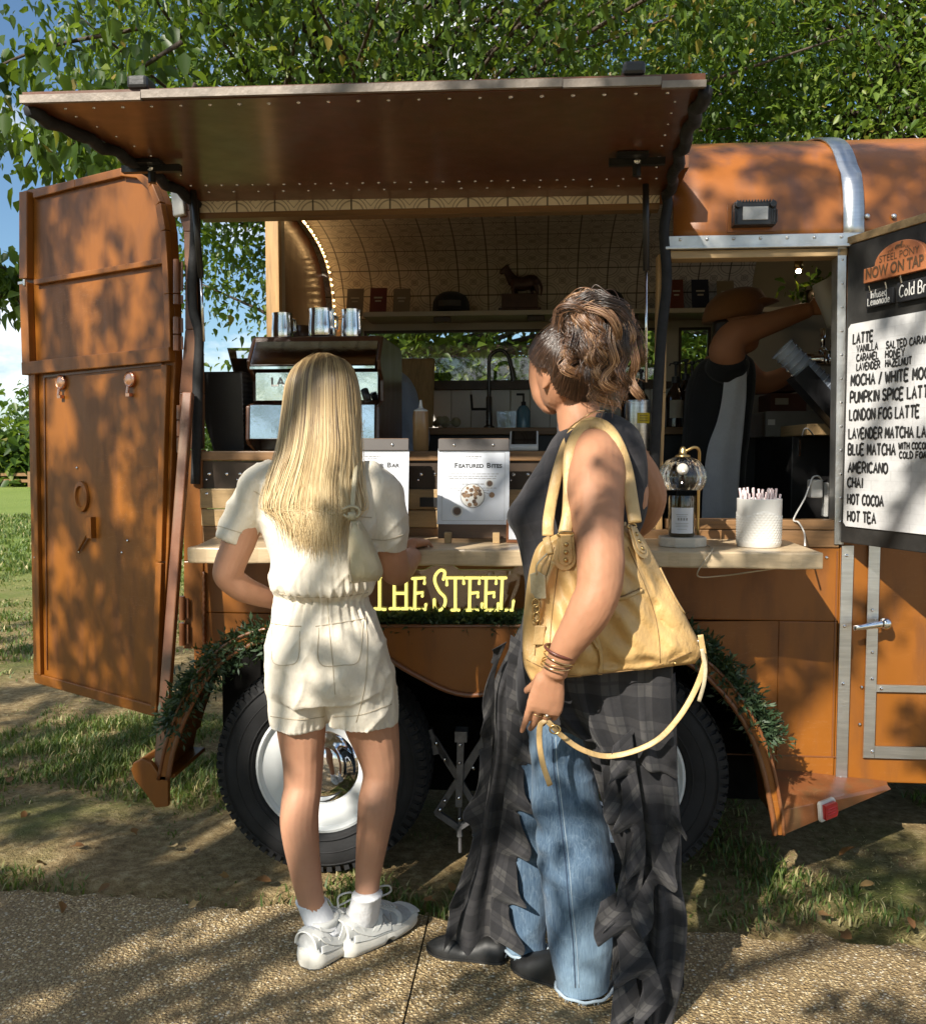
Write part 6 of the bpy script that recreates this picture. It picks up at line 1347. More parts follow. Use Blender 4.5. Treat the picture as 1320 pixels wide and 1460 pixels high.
# syrup bottles with pumps
SYR = [(897, 560, 1.46, 1), (913, 556, 1.46, 1), (962, 545, 1.46, 0), (976, 541, 1.52, 0), (985, 545, 1.44, 0), (999, 541, 1.5, 0), (1009, 545, 1.44, 0)]
for i, (px, py, Y, dark) in enumerate(SYR):
    lab = ['dark syrup bottle with a black pump behind the steel canister, left one', 'dark syrup bottle with a black pump behind the steel canister, right one', 'labelled syrup bottle nearest the middle post', 'labelled syrup bottle second from the middle post, set back', 'labelled syrup bottle third from the middle post', 'labelled syrup bottle fourth from the middle post, set back', 'labelled syrup bottle next to the barista'][i]
    t, p, z, h, r = bottle('syrup_bottle', px, py-2, 612, Y, 14 if not dark else 13, [(.9, 0), (1, .02), (1, .62), (.75, .78), (.36, .9), (.36, 1)], M('dark_syrup', (.03, .015, .01), .12, coat=.6), lab, 'bottle', 'pump bottles on the back counter', z0=zbk)
    m = MB(); m.lathe((p.x, Y, z+h), [(r*.42, -.01), (r*.42, .02), (r*.15, .022), (r*.15, .075), (r*.3, .08), (r*.3, .092), (.002, .095)], 12); m.tube([(p.x, Y, z+h+.085), (p.x-.03, Y-.02, z+h+.08), (p.x-.034, Y-.022, z+h+.07)], .004, 6); m.build('pump', BLACKP, t, smooth=True, ang=40)
    if not dark:
        m = MB(); m.grid(lambda u, v: (p.x+r*1.02*math.cos(lerp(-2.3, -.8, u)), Y+r*1.02*math.sin(lerp(-2.3, -.8, u)), z+h*(.2+.38*v)), 8, 1); m.build('label', CREAM, t, smooth=True)
# steel canister
p = at(909, 628, .3); r = 18*sc(p); zt = at(909, 571, .3).z; cn = thing('steel_canister', Vector((p.x, .3, zi)), 'brushed steel canister with a yellow label at the right end of the shelf', 'canister')
m = MB(); m.lathe((p.x, .3, zi_), [(r*.95, 0), (r, .005), (r, zt-zi-.006), (r*.97, zt-zi), (r*.9, zt-zi), (r*.88, zt-zi-.04), (.002, zt-zi-.042)], 32); m.build('canister', metalm('brushed_can', (.6, .58, .54), .3, .15, (1, 1, 20)), cn, smooth=True, ang=40)
m = MB(); a0_, z0_ = -1.5, at(909, 604, .3).z; m.grid(lambda u, v: (p.x+r*1.01*math.cos(lerp(-1.75, -.6, u)), .3+r*1.01*math.sin(lerp(-1.75, -.6, u)), z0_+v*.038), 10, 1); lb_ = m.build('label', M('yellow_label', (.62, .45, .02), .5), cn, smooth=True)
m = MB()
for k in range(3): ontube(m, p.x, .3, z0_+.01+k*.009, r*1.015, -1.2, r*.75, .0015)
m.build('label_print', INK, lb_)
# ---- right bay: dark cabinets, butcher block, cup dispenser, taps, adapter
YR = .75
xa, xb = at(1128, 650, YR).x, at(1260, 650, YR).x; zc_ = at(1150, 622, YR).z
m = MB(); m.box((xa, YR, ZF), (xb+.2, DY-.04, zc_)); m.build('bay_cabinet', DARKIN, TR, bevel=.004)
h = MB(); q = at(1138, 640, YR); h.box((at(1137, 640, YR).x, YR-.012, at(0, 650, YR).z), (at(1140, 640, YR).x, YR-.001, at(0, 628, YR).z)); h.build('cabinet_handle', STEEL, TR)
m = MB(); m.box((at(1150, 610, .55).x, .55, zc_+.001), (xb+.1, .95, zc_+.045)); tag(m.build('butcher_block', wood('butcher_block', (.55, .36, .17), 1, .5, .6, 1.5), bevel=.004), 'thick end grain wood block at the right edge of the bay', 'wood block')
m = MB(); q0, q1 = at(1091, 592, 1.0), at(1180, 592, 1.0); m.box((q0.x, 1.0, zc_+.001), (q1.x, 1.3, at(1100, 586, 1.0).z)); gb = m.build('grey_box', M('grey_box_card', (.20, .19, .17), .6), bevel=.006); tag(gb, 'low grey box on the dark cabinet behind the barista', 'box')
m = MB(); m.box((q0.x+.01, .9975, at(1100, 606, 1.0).z), (q0.x+.04, .9995, at(1100, 598, 1.0).z)); m.build('sticker', CERAM, gb)
for i, (x0, y0, x1, y1, col, lb) in enumerate(((1098, 560, 1150, 586, (.10, .035, .02), 'reddish brown carton stacked lowest at the back of the bay'), (1092, 530, 1140, 558, (.07, .03, .02), 'dark brown carton on top of the reddish one'))):
    A, B = at(x0, y1, 1.35), at(x1, y0, 1.35); m = MB(); m.box((A.x, 1.35, A.z if i else at(1100, 586, 1.3).z-.0), (B.x, 1.6, B.z-.002)); o = m.build('carton', M('carton_card', col, .7, 0, .2), bevel=.003); tag(o, lb, 'carton', 'cartons at the back of the bay'); m = MB(); m.box((A.x+.02, 1.3465, A.z+.03), (A.x+.08, 1.349, A.z+.06)); m.build('label', CREAM, o)
# cup dispenser: black trough with a nested stack of clear cups leaning to the upper left
YCup = .48; A, B = at(1130, 512, YCup), at(1215, 592, YCup); dz_ = (A-B).normalized(); up_ = Vector((0, -1, 0)).cross(dz_); up_ = up_ if up_.z > 0 else -up_
ds = thing('cup_holder', at(1205, 616, YCup), 'slanted black holder with a nested stack of clear cups in the bay', 'cup holder')
m = MB(); C0, C1 = at(1136, 532, YCup), at(1208, 612, YCup)
for s_ in (-.05, .05): m.bar(C0+Vector((0, s_, 0)), C1+Vector((0, s_, 0)), .012, .07, up=up_)
m.bar(C0-up_*.03, C1-up_*.03, .11, .008, up=up_); m.bar(C1+Vector((0, 0, -.005)), C1+Vector((0, 0, -.08)), .1, .02, up=(1, 0, 0)); m.build('trough', BLACKP, ds)
CUPM, nt_, b2_, ot_ = newmat('clear_cup_plastic'); setp(nt_, b2_, Base_Color=(.62, .70, .82, 1), Roughness=.15, Coat_Weight=.5)
nt_.links.new(nd(nt_, 'MixShader', {0: .55, 1: nd(nt_, 'BsdfTransparent').outputs[0], 2: b2_.outputs[0]}).outputs[0], ot_.inputs[0])
for k in range(13):
    o = A+(B-A)*(k/12)*.92; m = MB(); r1, r2 = .047, .040
    a_x = Vector((0, 1, 0)); b_x = dz_.cross(a_x)
    m.rings([[o+dz_*h_+(a_x*math.cos(t)+b_x*math.sin(t))*r_ for t in np.linspace(0, 2*math.pi, 28, endpoint=False)] for r_, h_ in ((.034, .0), (r2, .02), (r1, .052), (r1+.003, .053), (r1+.003, .057), (r1-.002, .057))], 0, False); tag(m.build('clear_cup', CUPM, smooth=True), 'clear plastic cup nested in the slanted black holder', 'cup', 'cups nested in the holder')
tw = thing('beer_taps', at(1180, 520, .7), 'row of chrome tap handles behind the cup holder at the bay edge', 'taps'); 
for i in range(3):
    q = at(1172+i*14, 500, .85+.05*i); m = MB(); m.tube([q+Vector((0, 0, .09)), q], [.012, .009], 8); m.tube([q, q+Vector((0, -.05, -.02)), q+Vector((0, -.06, -.06))], [.012, .012, .009], 10, smooth=3); m.sphere(q, .018, 10, 8); m.build('tap', CHROME, tw, smooth=True)
m = MB(); q = at(1186, 512, .95); m.tube([q-Vector((.12, 0, 0)), q+Vector((.2, 0, 0))], .03, 14); m.tube([q+Vector((.06, 0, 0)), Vector((q.x+.06, q.y, zc_))], .03, 14); m.build('tower', STEEL, tw, smooth=True)
p = at(1158, 697, .12); ad = thing('power_adapter', Vector((p.x, .12, p.z)), 'white plug adapter with a looped cable inside the open side window', 'adapter')
m = MB(); c0, c1 = at(1154, 710, .12), at(1172, 684, .12); m.box((c0.x, .11, c0.z), (c1.x, .16, c1.z)); m.build('block', CERAM, ad, bevel=.005); m = MB(); c2_, c3_ = at(1173, 737, .14), at(1181, 688, .14); m.box((c2_.x, .135, c2_.z), (c3_.x, .165, c3_.z)); m.build('socket', CERAM, ad, bevel=.004)
m = MB(); m.tube([at(*q) for q in ((1172, 686, .12), (1166, 679, .11), (1158, 681, .10), (1153, 694, .09), (1146, 712, .05), (1131, 740, .0), (1138, 745, -.02), (1146, 760, -.03), (1147, 778, -.2))], .003, 6, smooth=6); m.build('cable', CERAM, ad, smooth=True)
m = MB(); m.tube([at(*q) for q in ((1160, 622, .54), (1152, 612, .5), (1146, 612, .5), (1143, 622, .52))], .003, 6, smooth=5); tag(m.build('loose_wire', GREYINK, smooth=True), 'thin grey wire looping over the dark cabinet edge', 'wire')
# hanging plant and small warm lamp high in the bay
q = at(1138, 382, 1.2); wl = thing('ceiling_spot', q, 'small warm ceiling light glowing in the right bay', 'light'); m = MB()
m.lathe(q, [(.02, .03), (.022, 0), (.012, -.008)], 14); m.build('holder', BRASS, wl, smooth=True); m = MB(); m.sphere(q+Vector((0, 0, -.014)), .011, 10, 8); m.build('bulb', LAMPG, wl, smooth=True)
q = at(1162, 408, 1.3); pc = []; rg2 = np.random.default_rng(6)
for k in range(90): pc.append(np.array(q)+rg2.normal(size=3)*np.array([.07, .05, .035]))
V, Fq = leaves_at(np.array(pc), .045, rg2, .6); hpn = thing('trailing_plant', q, 'dark leafy plant above the raised arm of the capped barista', 'plant'); link_mesh('leaves', fast_mesh('leaves', V, Fq, np.repeat(rg2.random(90)*.6, 6)), FOREST, hpn)
m = MB(); m.lathe(q-Vector((0, 0, .05)), [(.03, -.04), (.045, .03), (.04, .03), (.03, -.02)], 16); m.build('pot', DARKPANEL, hpn, smooth=True)
# ================================================================== people
def foldnoise(co, s, seed): return vnoise(co*np.array(s), seed)
def hand(mb, W, d, n, thumb, size=1.0, curl=(.35, .4, .45, .5), spread=.06, tcurl=.3, tw=.62):
    W, d, n = Vector(W), Vector(d).normalized(), Vector(n); n = (n-d*n.dot(d)).normalized(); w = Vector(thumb); w = (w-d*w.dot(d)-n*w.dot(n)).normalized(); S = size
    def ring(c, hw, th, k=14): return [c+w*(hw*math.cos(2*math.pi*i/k))+n*(th*math.sin(2*math.pi*i/k)) for i in range(k)]
    mb.rings([ring(W-d*.012*S, .018*S, .014*S), ring(W, .024*S, .016*S), ring(W+d*.025*S+w*.003, .034*S, .0165*S), ring(W+d*.055*S, .039*S, .0155*S), ring(W+d*.082*S, .040*S, .013*S), ring(W+d*.094*S, .036*S, .009*S)])
    offs = (.0295, .0100, -.0098, -.0285); lens = (.070, .078, .073, .056); rad = (.0084, .0088, .0083, .0074); out = []
    for i in range(4):
        p = W+d*(.084-.004*abs(i-1.2))*S+w*offs[i]*S; dd = (d+w*spread*(1.5-i)*.8).normalized(); P = [p-dd*.012*S+n*.001, p]; a = 0
        for seg, f in ((0, .46), (1, .31), (2, .23)):
            a += curl[i]*(1.0, 1.15, .7)[seg]; v = dd*math.cos(a)-n*math.sin(a); P.append(P[-1]+v*lens[i]*f*S)
        r = rad[i]*S; mb.tube(P, [r*1.02, r*1.05, r*.98, r*.9, r*.78], 10, smooth=4); mb.sphere(P[-1], r*.80, 10, 6); out.append(P)
    p = W+d*.022*S+w*.022*S-n*.006*S; a1 = (d*.72+w*tw-n*(.25+(.62-tw)*1.2)).normalized(); q = p+a1*.038*S; a2 = (d*.93+w*.25-n*tcurl).normalized(); r2 = q+a2*.030*S; e = r2+(a2-n*.15).normalized()*.022*S
    mb.tube([p-a1*.012*S, p, q, r2, e], [.012*S, .0125*S, .0105*S, .0095*S, .0078*S], 10, smooth=4); mb.sphere(e, .008*S, 10, 6)
    return out
def ribbons(name, P, nrm, w, rv, mat, parent):                 # P (N,K,3) strands, nrm (N,K,3) facing
    N, K, _ = P.shape; T = np.gradient(P, axis=1); S = np.cross(T, nrm); S /= np.linalg.norm(S, axis=2)[..., None]+1e-9; U = np.cross(S, T); U /= np.linalg.norm(U, axis=2)[..., None]+1e-9
    tap = np.concatenate([np.linspace(.7, 1, K//4), np.ones(K-K//4-K//3), np.linspace(1, .25, K//3)])[None, :, None]*w[:, None, None]
    V = np.stack([P-S*tap, P+U*tap*.7, P+S*tap], 2).reshape(-1, 3); b = (np.arange(N)[:, None]*K+np.arange(K-1)[None])[..., None]*3
    Fq = np.concatenate([b+[0, 1, 4, 3], b+[1, 2, 5, 4]], 0).reshape(-1, 4)
    o = link_mesh(name, fast_mesh(name, V, Fq, np.repeat(rv.reshape(-1), 3)), mat, parent, None, True); return o
def pxa(A): return np.array([[tuple(at(*q)) for q in s] for s in A])
def drape(name, L, Rr, Y, nf, amp, mat, parent, nv=60, nu=40, phase=0, Yv=None, zig=0, thick=.0015, seed=0):
    Lc, Rc = np.array(catmull(L, 14)), np.array(catmull(Rr, 14)); Y = Y if isinstance(Y, (list, tuple)) else (Y, Y)
    def samp(C, v): s = v*(len(C)-1); i = min(int(s), len(C)-2); return C[i]+(C[i+1]-C[i])*(s-i)
    mb = MB(); a, b = at(*L[0], Y[0]), at(*Rr[0], Y[0]); wd_ = (at(*samp(Rc, .6), Y[0])-at(*samp(Lc, .6), Y[0])).length; ht_ = (at(*L[-1], Y[1])-a).length
    def fn(u, v):
        p = samp(Lc, v)*(1-u)+samp(Rc, v)*u; q = at(p[0], p[1], lerp(Y[0], Y[1], v)); e = amp*(.35+.65*v)
        f = math.sin(2*math.pi*nf*u+phase+1.3*math.sin(v*3+seed)); g = math.sin(2*math.pi*nf*.53*u+phase*2+v*2.0+seed)
        q = q+Vector((e*.35*g, e*(f*.75+g*.4)-amp*.9*math.sin(math.pi*u), zig*v*f)); return q
    mb.grid(fn, nu, nv, uvfn=lambda u, v: (u*wd_*1.1+seed*.13, v*ht_)); o = mb.build(name, mat, parent, smooth=True, fixn=False); m = o.modifiers.new('solid', 'SOLIDIFY'); m.thickness = thick; m.offset = 0; return o
# ------------------------------------------------------------------ blonde woman
BY = -.70
bl = thing('person', atz(480, 1345, 0), 'woman with long straight blonde hair in a cream romper leaning at the counter', 'person')
m = MB()
chain(m, [(425, 960, BY, 44, .9), (430, 1037, BY-.005, 35, 1), (432, 1080, BY+.0, 30, 1), (432, 1119, BY, 27, 1.05), (428, 1150, BY-.02, 27.5, 1.05), (427, 1174, BY-.025, 27.2, 1.08), (431, 1210, BY-.03, 24.8, 1.05), (437, 1250, BY-.035, 21.5, 1), (444, 1285, BY-.038, 18.6, 1.05), (451, 1312, BY-.036, 17.5, 1.1)], 5, 20)
chain(m, [(510, 950, BY, 44, .9), (521, 1000, BY, 41, .95), (531, 1037, BY+.01, 38, 1), (542, 1085, BY+.015, 29, 1), (543, 1110, BY+.015, 26, 1.05), (538, 1140, BY+.0, 27, 1.05), (536, 1160, BY-.005, 26.4, 1.08), (530, 1205, BY-.005, 22.2, 1.05), (525, 1245, BY-.005, 18.6, 1), (523, 1278, BY-.005, 16.6, 1.05), (519, 1302, BY-.016, 15.5, 1.05)], 5, 20)
torso(m, [(462, 700, BY, 60, .075), (460, 760, BY, 58, .085), (460, 830, BY, 56, .08), (465, 900, BY, 70, .10), (470, 965, BY, 80, .11)])
chain(m, [(459, 690, BY-.01, 34, .9), (459, 655, BY+.005, 27, .95), (459, 630, BY+.02, 25, 1)], 4)
chain(m, [(459, 533, BY+.03, 27, 1.2), (459, 550, BY+.02, 39, 1.2), (459, 585, BY+.02, 40, 1.2), (459, 615, BY+.035, 33, 1.2), (459, 638, BY+.06, 22, 1.2)], 4)
for sx in (-1, 1): chain(m, [(459+sx*39, 575, BY+.03, 4), (459+sx*42, 583, BY+.025, 6), (459+sx*40, 595, BY+.03, 4)], 3, 10)
nz = at(459, 592, BY+.125); m.sphere(nz, .014, 10, 8)
for sx in (-1, 1): m.sphere(at(459+sx*16, 577, BY+.105), .012, 10, 8)
m.sphere(at(459, 612, BY+.105), .013, 10, 8, sc_=(1.6, 1, .6))
# left arm: hand resting on the hip in front; right arm: hand on the counter
chain(m, [(372, 705, BY, 27), (352, 745, BY-.005, 24), (338, 780, BY-.01, 23.5), (327, 808, BY-.01, 22), (326, 822, BY-.005, 20.5), (345, 838, BY+.02, 19, .95), (368, 848, BY+.055, 16.5, .95), (392, 856, BY+.09, 13.5, .9)], 5, 18)
hand(m, at(396, 857, BY+.10), (.75, .62, -.1), (-.5, .5, .5), (0, .3, 1), .95, (.3, .3, .35, .4))
chain(m, [(538, 705, BY, 28), (548, 750, BY+.01, 25), (556, 785, BY+.03, 23.5), (562, 808, BY+.055, 22.5), (567, 814, BY+.09, 21), (576, 806, BY+.14, 19), (583, 798, BY+.19, 16), (588, 793, BY+.235, 13.5)], 5, 18)
hw_ = at(589, 792, BY+.245); hw_.z = max(hw_.z, cz1+.022)
hand(m, hw_, (.12, .95, -.10), (-.1, .1, 1), (-1, .2, 0), .9, (.22, .25, .28, .3), .12)
voxel(m, .0034, 3, 'body', SKIN, bl, lambda c, n: .0009*foldnoise(c, (40, 40, 25), 3))
# romper
m = MB()
torso(m, [(458, 652, BY+.0, 34, .06), (459, 664, BY, 62, .075), (459, 680, BY, 88, .092), (459, 705, BY, 93, .105), (458, 740, BY-.002, 89, .112), (460, 780, BY-.004, 82, .115), (462, 812, BY-.006, 76, .122), (463, 834, BY-.006, 73, .122), (463, 843, BY-.002, 68, .106), (463, 849, BY, 63, .093), (463, 856, BY, 65, .096), (465, 885, BY, 78, .115), (468, 920, BY-.002, 87, .13), (469, 950, BY-.002, 91, .132), (470, 975, BY-.002, 92, .128), (470, 992, BY, 89, .12)], 5, 36)
chain(m, [(428, 950, BY, 47, 1.05), (426, 985, BY, 46, 1.1), (425, 1010, BY, 43, 1.15), (426, 1034, BY, 41.5, 1.15)], 4, 24, flat=True)
chain(m, [(510, 950, BY, 50, 1.05), (513, 985, BY, 51, 1.1), (517, 1008, BY, 50, 1.15), (518, 1031, BY, 48, 1.15)], 4, 24, flat=True)
chain(m, [(400, 676, BY, 26), (372, 692, BY, 33), (357, 720, BY-.003, 33), (344, 748, BY-.006, 30), (334, 772, BY-.008, 27.5)], 5, 22, flat=True)
chain(m, [(512, 680, BY, 28), (538, 695, BY, 34), (547, 725, BY+.005, 33), (552, 752, BY+.012, 31), (551, 784, BY+.02, 29.5)], 5, 22, flat=True)
def romper_disp(c, n):
    z = c[:, 2]; d = .0060*foldnoise(c, (13, 13, 9), 1)+.0040*foldnoise(c, (27, 27, 15), 2)
    zw = at(463, 848, BY).z; k = np.exp(-((z-zw)/.06)**2); ang = np.arctan2(c[:, 1]-BY, c[:, 0]-at(463, 848, BY).x)
    d += k*.0042*np.sin(ang*34+3*foldnoise(c, (6, 6, 14), 5))+.002*k*np.sin(ang*61)
    d += .0085*(ridged(c, (9, 9, 6.5), 41)-.45)+.005*(ridged(np.stack([c[:, 0]*.8-c[:, 2]*.6, c[:, 1], c[:, 2]*.8+c[:, 0]*.6], 1), (22, 16, 9), 43)-.45)
    zh = at(426, 1034, BY).z; kh = np.exp(-((z-zh-.012)/.018)**2); d += kh*.0011*np.sin(c[:, 0]*420+np.sin(c[:, 1]*40)*2)
    dr = vnoise(np.stack([(c[:, 0]*.8+c[:, 2]*.55)*26, c[:, 1]*8, (c[:, 2]*.8-c[:, 0]*.5)*7], 1), 9); kz = np.clip((z-zw)/.1, 0, 1); d += .010*dr*kz+.005*(1-kz)*vnoise(np.stack([c[:, 0]*10-c[:, 2]*14, c[:, 1]*8, c[:, 2]*14+c[:, 0]*12], 1), 19)
    return d
rom = voxel(m, .0042, 2, 'romper', CREAMC, bl, romper_disp)
# stitched details: belt seam, cuffs, yoke, pockets, back seam
def surfline(L, off, r, name, mat, parent, Yc=BY, flat=.5, target=None, seg=5):
    m = MB(); dg = bpy.context.evaluated_depsgraph_get(); P = []
    for x, y in catmull([np.array(q, float) for q in L], 7):
        d = ray(x, y).normalized(); o = target; l0 = CAM-wloc(o); ok, hit, nn, _ = o.ray_cast(l0, d)
        if ok: P.append(hit+wloc(o)+nn*off)
    if len(P) > 2: m.tube(P, r, seg); return m.build(name, mat, parent, smooth=True)
bpy.context.view_layer.update()
for L in ([(397, 846), (430, 851), (463, 852), (495, 850), (525, 845)], [(386, 702), (420, 706), (445, 708)], [(362, 700), (385, 712), (400, 715)], [(470, 728), (500, 735), (530, 738)],
          [(468, 856), (470, 900), (474, 940), (478, 990)], [(521, 878), (524, 920), (522, 965), (516, 1000), (508, 1030)], [(388, 895), (387, 925), (391, 945), (410, 948), (425, 940), (428, 900)], [(455, 895), (456, 945), (490, 948), (512, 940), (518, 885)], [(384, 888), (410, 892), (430, 893)], [(450, 893), (485, 888), (520, 882)]):
    surfline(L, .0006, .0013, 'stitched_seam', CREAMD, rom, target=rom)
for L in ([(386, 1021), (425, 1026), (462, 1022)], [(474, 1022), (515, 1019), (558, 1004)], [(312, 750), (335, 757), (357, 763)], [(524, 768), (550, 770), (576, 762)]): surfline(L, .0007, .0013, 'hem_stitch', CREAMD, rom, target=rom)
m = MB(); m.grid(lambda u, v: at(459+lerp(-26, 26, u), lerp(650, 668, v)+3*math.sin(u*math.pi), BY-.058-.012*math.sin(math.pi*u)-.012*v), 12, 4); m.build('collar', CREAMC, rom, smooth=True, solid=.004)
# hair
rg = np.random.default_rng(21); N = 4600
ph = np.clip(np.concatenate([rg.normal(0, .5, N//2), rg.uniform(-1.02, 1.02, N-N//2)]), -1.05, 1.05); ly = rg.random(N); K = 26; A = []
for i in range(N):
    f, l = ph[i], ly[i]; s = math.sqrt(max(0, 1-.85*f*f)); jx, jy = rg.normal(0, 3.6), rg.normal(0, 1); ln = rg.normal(0, 17)+(12 if rg.random() < .3 else 0)-26*abs(f)**2; wv = rg.normal(0, 4.5)+4*math.sin(7*f+2); e = .012*l
    pts = [(461+5*f+rg.normal(0, 2), 505+rg.uniform(-2, 3), BY+.03-.03*s*rg.random()), (461+34*f, 508+8*f*f, BY+.02-.055*s-e*.5), (459+47*f+jx*.3, 532+10*f*f, BY+.015-.095*s-e), (458+52*f+jx*.5, 590, BY+.01-.108*s-e), (456+54*f+jx, 640, BY-.005-.108*s-e),
           (448+63*f+jx+wv*.4, 688, BY-.045-.075*s-e), (445+64*f+jx*1.4+wv, 724, BY-.065-.062*s-e), (447+50*f+jx*1.8+wv*.6, 740+ln*.5, BY-.075-.056*s-e), (448+44*f+jx*2.2+wv*.2, 752+ln, BY-.078-.055*s-e)]
    if f > .86 and l > .55: pts[4:] = [(505+jx, 640, BY-.05), (508+jx, 660, BY-.07), (506+jx, 676, BY-.095), (503+jx, 690, BY-.108), (500+jx, 700, BY-.11)]
    A.append(catmull([at(*q) for q in pts], 4)[:33])
P = np.array(A); K = P.shape[1]; hc = np.array(at(459, 600, BY+.03)); nr = P-hc; nr[..., 2] *= .2; nr /= np.linalg.norm(nr, axis=2)[..., None]
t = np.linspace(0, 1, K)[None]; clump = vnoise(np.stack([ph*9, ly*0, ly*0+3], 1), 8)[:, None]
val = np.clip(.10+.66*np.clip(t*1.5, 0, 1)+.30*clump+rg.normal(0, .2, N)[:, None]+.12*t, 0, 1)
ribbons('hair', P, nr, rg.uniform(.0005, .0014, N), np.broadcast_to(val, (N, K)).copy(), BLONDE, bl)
m = MB(); chain(m, [(460, 520, BY+.03, 22, 1.5), (459, 545, BY+.025, 37, 1.5), (458, 590, BY+.02, 43, 1.4), (456, 635, BY+.0, 43, 1.2), (452, 660, BY-.01, 38, .9)], 5, 20); voxel(m, .006, 3, 'hair_under', attrm('blonde_hair_base', [(0, (.16, .10, .045)), (1, (.3, .2, .1))], .6), bl)
m = MB()
for k in range(5): p = [at(505+rg.normal(0, 2), 600+k*4, BY-.01), at(514+rg.normal(0, 3), 606+k*3, BY-.02), at(519+rg.normal(0, 4), 598+rg.normal(0, 6), BY-.02)]; m.tube(p, [.0006, .0005, .0003], 4, smooth=4)
m.build('loose_strands', attrm('pale_strand', [(0, (.7, .58, .36)), (1, (.7, .58, .36))], .4), bl)
# sneakers
def sneaker(heel_px, ang, label):
    h = atz(*heel_px, 0); fx = Vector((math.cos(ang), math.sin(ang), 0)); fy = Vector((-fx.y, fx.x, 0)); L = .272
    q = lambda x, y, z: h+fx*x+fy*y+Vector((0, 0, z))
    def hwid(x): t = x/L; return .5*(.074+.026*math.sin(math.pi*min(1, max(0, t*.9+.12))**1.5)+.010*math.sin(math.pi*t))*(1 if .07 < t < .86 else (math.sqrt(max(0, 1-((.07-t)/.11)**2)) if t <= .07 else math.sqrt(max(.0, 1-((t-.86)/.142)**2))))
    root = thing('sneaker', Vector((0, 0, 0)), None, None); root.parent = bl; root['label'] = label
    xs = np.linspace(-.008, L-.001, 34)
    def soleh(t): return .046-.018*t+.006*max(0, t-.8)*5
    m = MB(); Rs = []
    for x in xs:
        t = max(0, x/L); w = max(.004, hwid(x)*1.06); z1 = soleh(t); z0 = .004+.022*max(0, t-.82)**1.2*3+.006*max(0, .08-t)*10*.5+(.009 if .42 < t < .50 else 0); fl = .006*math.sin(t*9)
        Rs.append([q(x, w*s_, z) for s_, z in ((-.9, z0), (-1.06, z0+.010), (-1.10, (z0+z1)/2), (-1.0, z1), (-.7, z1+.004), (.7, z1+.004), (1.0, z1), (1.10, (z0+z1)/2), (1.06, z0+.010), (.9, z0))])
    m.rings(Rs); m.build('sole', SOLE, root, smooth=True, ang=50)
    m = MB(); Rs = []
    for x in xs: t = max(0, x/L); w = max(.004, hwid(x)*1.02); z0 = .0012+.022*max(0, t-.82)**1.2*3; Rs.append([q(x, w*s_, z) for s_, z in ((-.9, z0), (-1.0, z0+.004), (1.0, z0+.004), (.9, z0))])
    m.rings(Rs); m.build('outsole', M('dark_outsole', (.10, .095, .085), .8), root)
    def top(t): return float(np.interp(t, [0, .06, .14, .26, .36, .44, .58, .74, .88, 1], [.098, .106, .100, .092, .106, .108, .088, .068, .058, .040]))
    def S(t, s_, off=0.0):                       # upper surface: s=-1..1 over the top from one side to the other
        x = lerp(.004, L-.012, t); w = hwid(x)*.98+off; b = soleh(t)-.002; H = top(t)-b+off; a = s_*math.pi/2
        return q(x, w*math.sin(a)*(1-.22*(abs(s_) < .6)*0), b+H*abs(math.cos(a))**.62)
    m = MB(); m.rings([[S(t, s_) for s_ in np.linspace(-1, 1, 25)]+[] for t in np.linspace(0.005, .995, 40)], 0, True, True); m.build('upper', SHOEG, root, smooth=True, ang=60)
    def strip_(m, A, wd, off=.0035):             # overlay along (t,s) knots
        C = catmull([np.array(a, float) for a in A], 8); Pt = [S(min(max(c[0], .004), .996), c[1], off) for c in C]; Rs = []
        for i, p in enumerate(Pt):
            tg = (Pt[min(i+1, len(Pt)-1)]-Pt[max(i-1, 0)]).normalized(); c = C[i]; nn = (S(min(.99, c[0]), c[1], .02)-S(min(.99, c[0]), c[1], 0)).normalized(); sd_ = tg.cross(nn).normalized()
            Rs.append([p-sd_*wd-nn*.002, p-sd_*wd*.9+nn*.0015, p+sd_*wd*.9+nn*.0015, p+sd_*wd-nn*.002])
        m.rings(Rs)
    m = MB()
    for g in (-1, 1):
        strip_(m, [(.02, g*.25), (.06, g*.6), (.14, g*.80), (.30, g*.92), (.5, g*.93)], .011); strip_(m, [(.03, g*.95), (.2, g*.97), (.5, g*.97), (.8, g*.97), (.985, g*.8)], .009); strip_(m, [(.36, g*.15), (.40, g*.5), (.36, g*.75), (.26, g*.95)], .008); strip_(m, [(.42, g*.2), (.56, g*.32), (.68, g*.30), (.70, g*.0)], .009)
        strip_(m, [(.10, g*.30), (.20, g*.45), (.30, g*.36), (.40, g*.18)], .008); strip_(m, [(.62, g*.36), (.66, g*.62), (.62, g*.95)], .007); strip_(m, [(.02, g*.6), (.12, g*.62), (.2, g*.95)], .006)
    strip_(m, [(.975, -.85), (.975, -.3), (.975, .3), (.975, .85)], .012); strip_(m, [(.90, -.9), (.92, -.3), (.92, .3), (.90, .9)], .010); strip_(m, [(.006, -.9), (.006, -.4), (.006, .4), (.006, .9)], .012)
    m.build('overlay_panels', SHOEW, root, smooth=True, ang=50)
    m = MB()
    for t_ in np.linspace(.46, .68, 5): strip_(m, [(t_-.01, -.33), (t_+.01, 0), (t_-.01, .33)], .0035, .009)
    m.tube([S(.46, -.1, .01), S(.44, -.1, .045), S(.52, -.22, .07), S(.58, -.2, .05), S(.48, 0, .012)], .0028, 6, smooth=7); m.tube([S(.46, .1, .01), S(.44, .2, .03), S(.52, .5, .035), S(.6, .55, .012)], .0028, 6, smooth=7); m.build('laces', SHOEW, root, smooth=True)
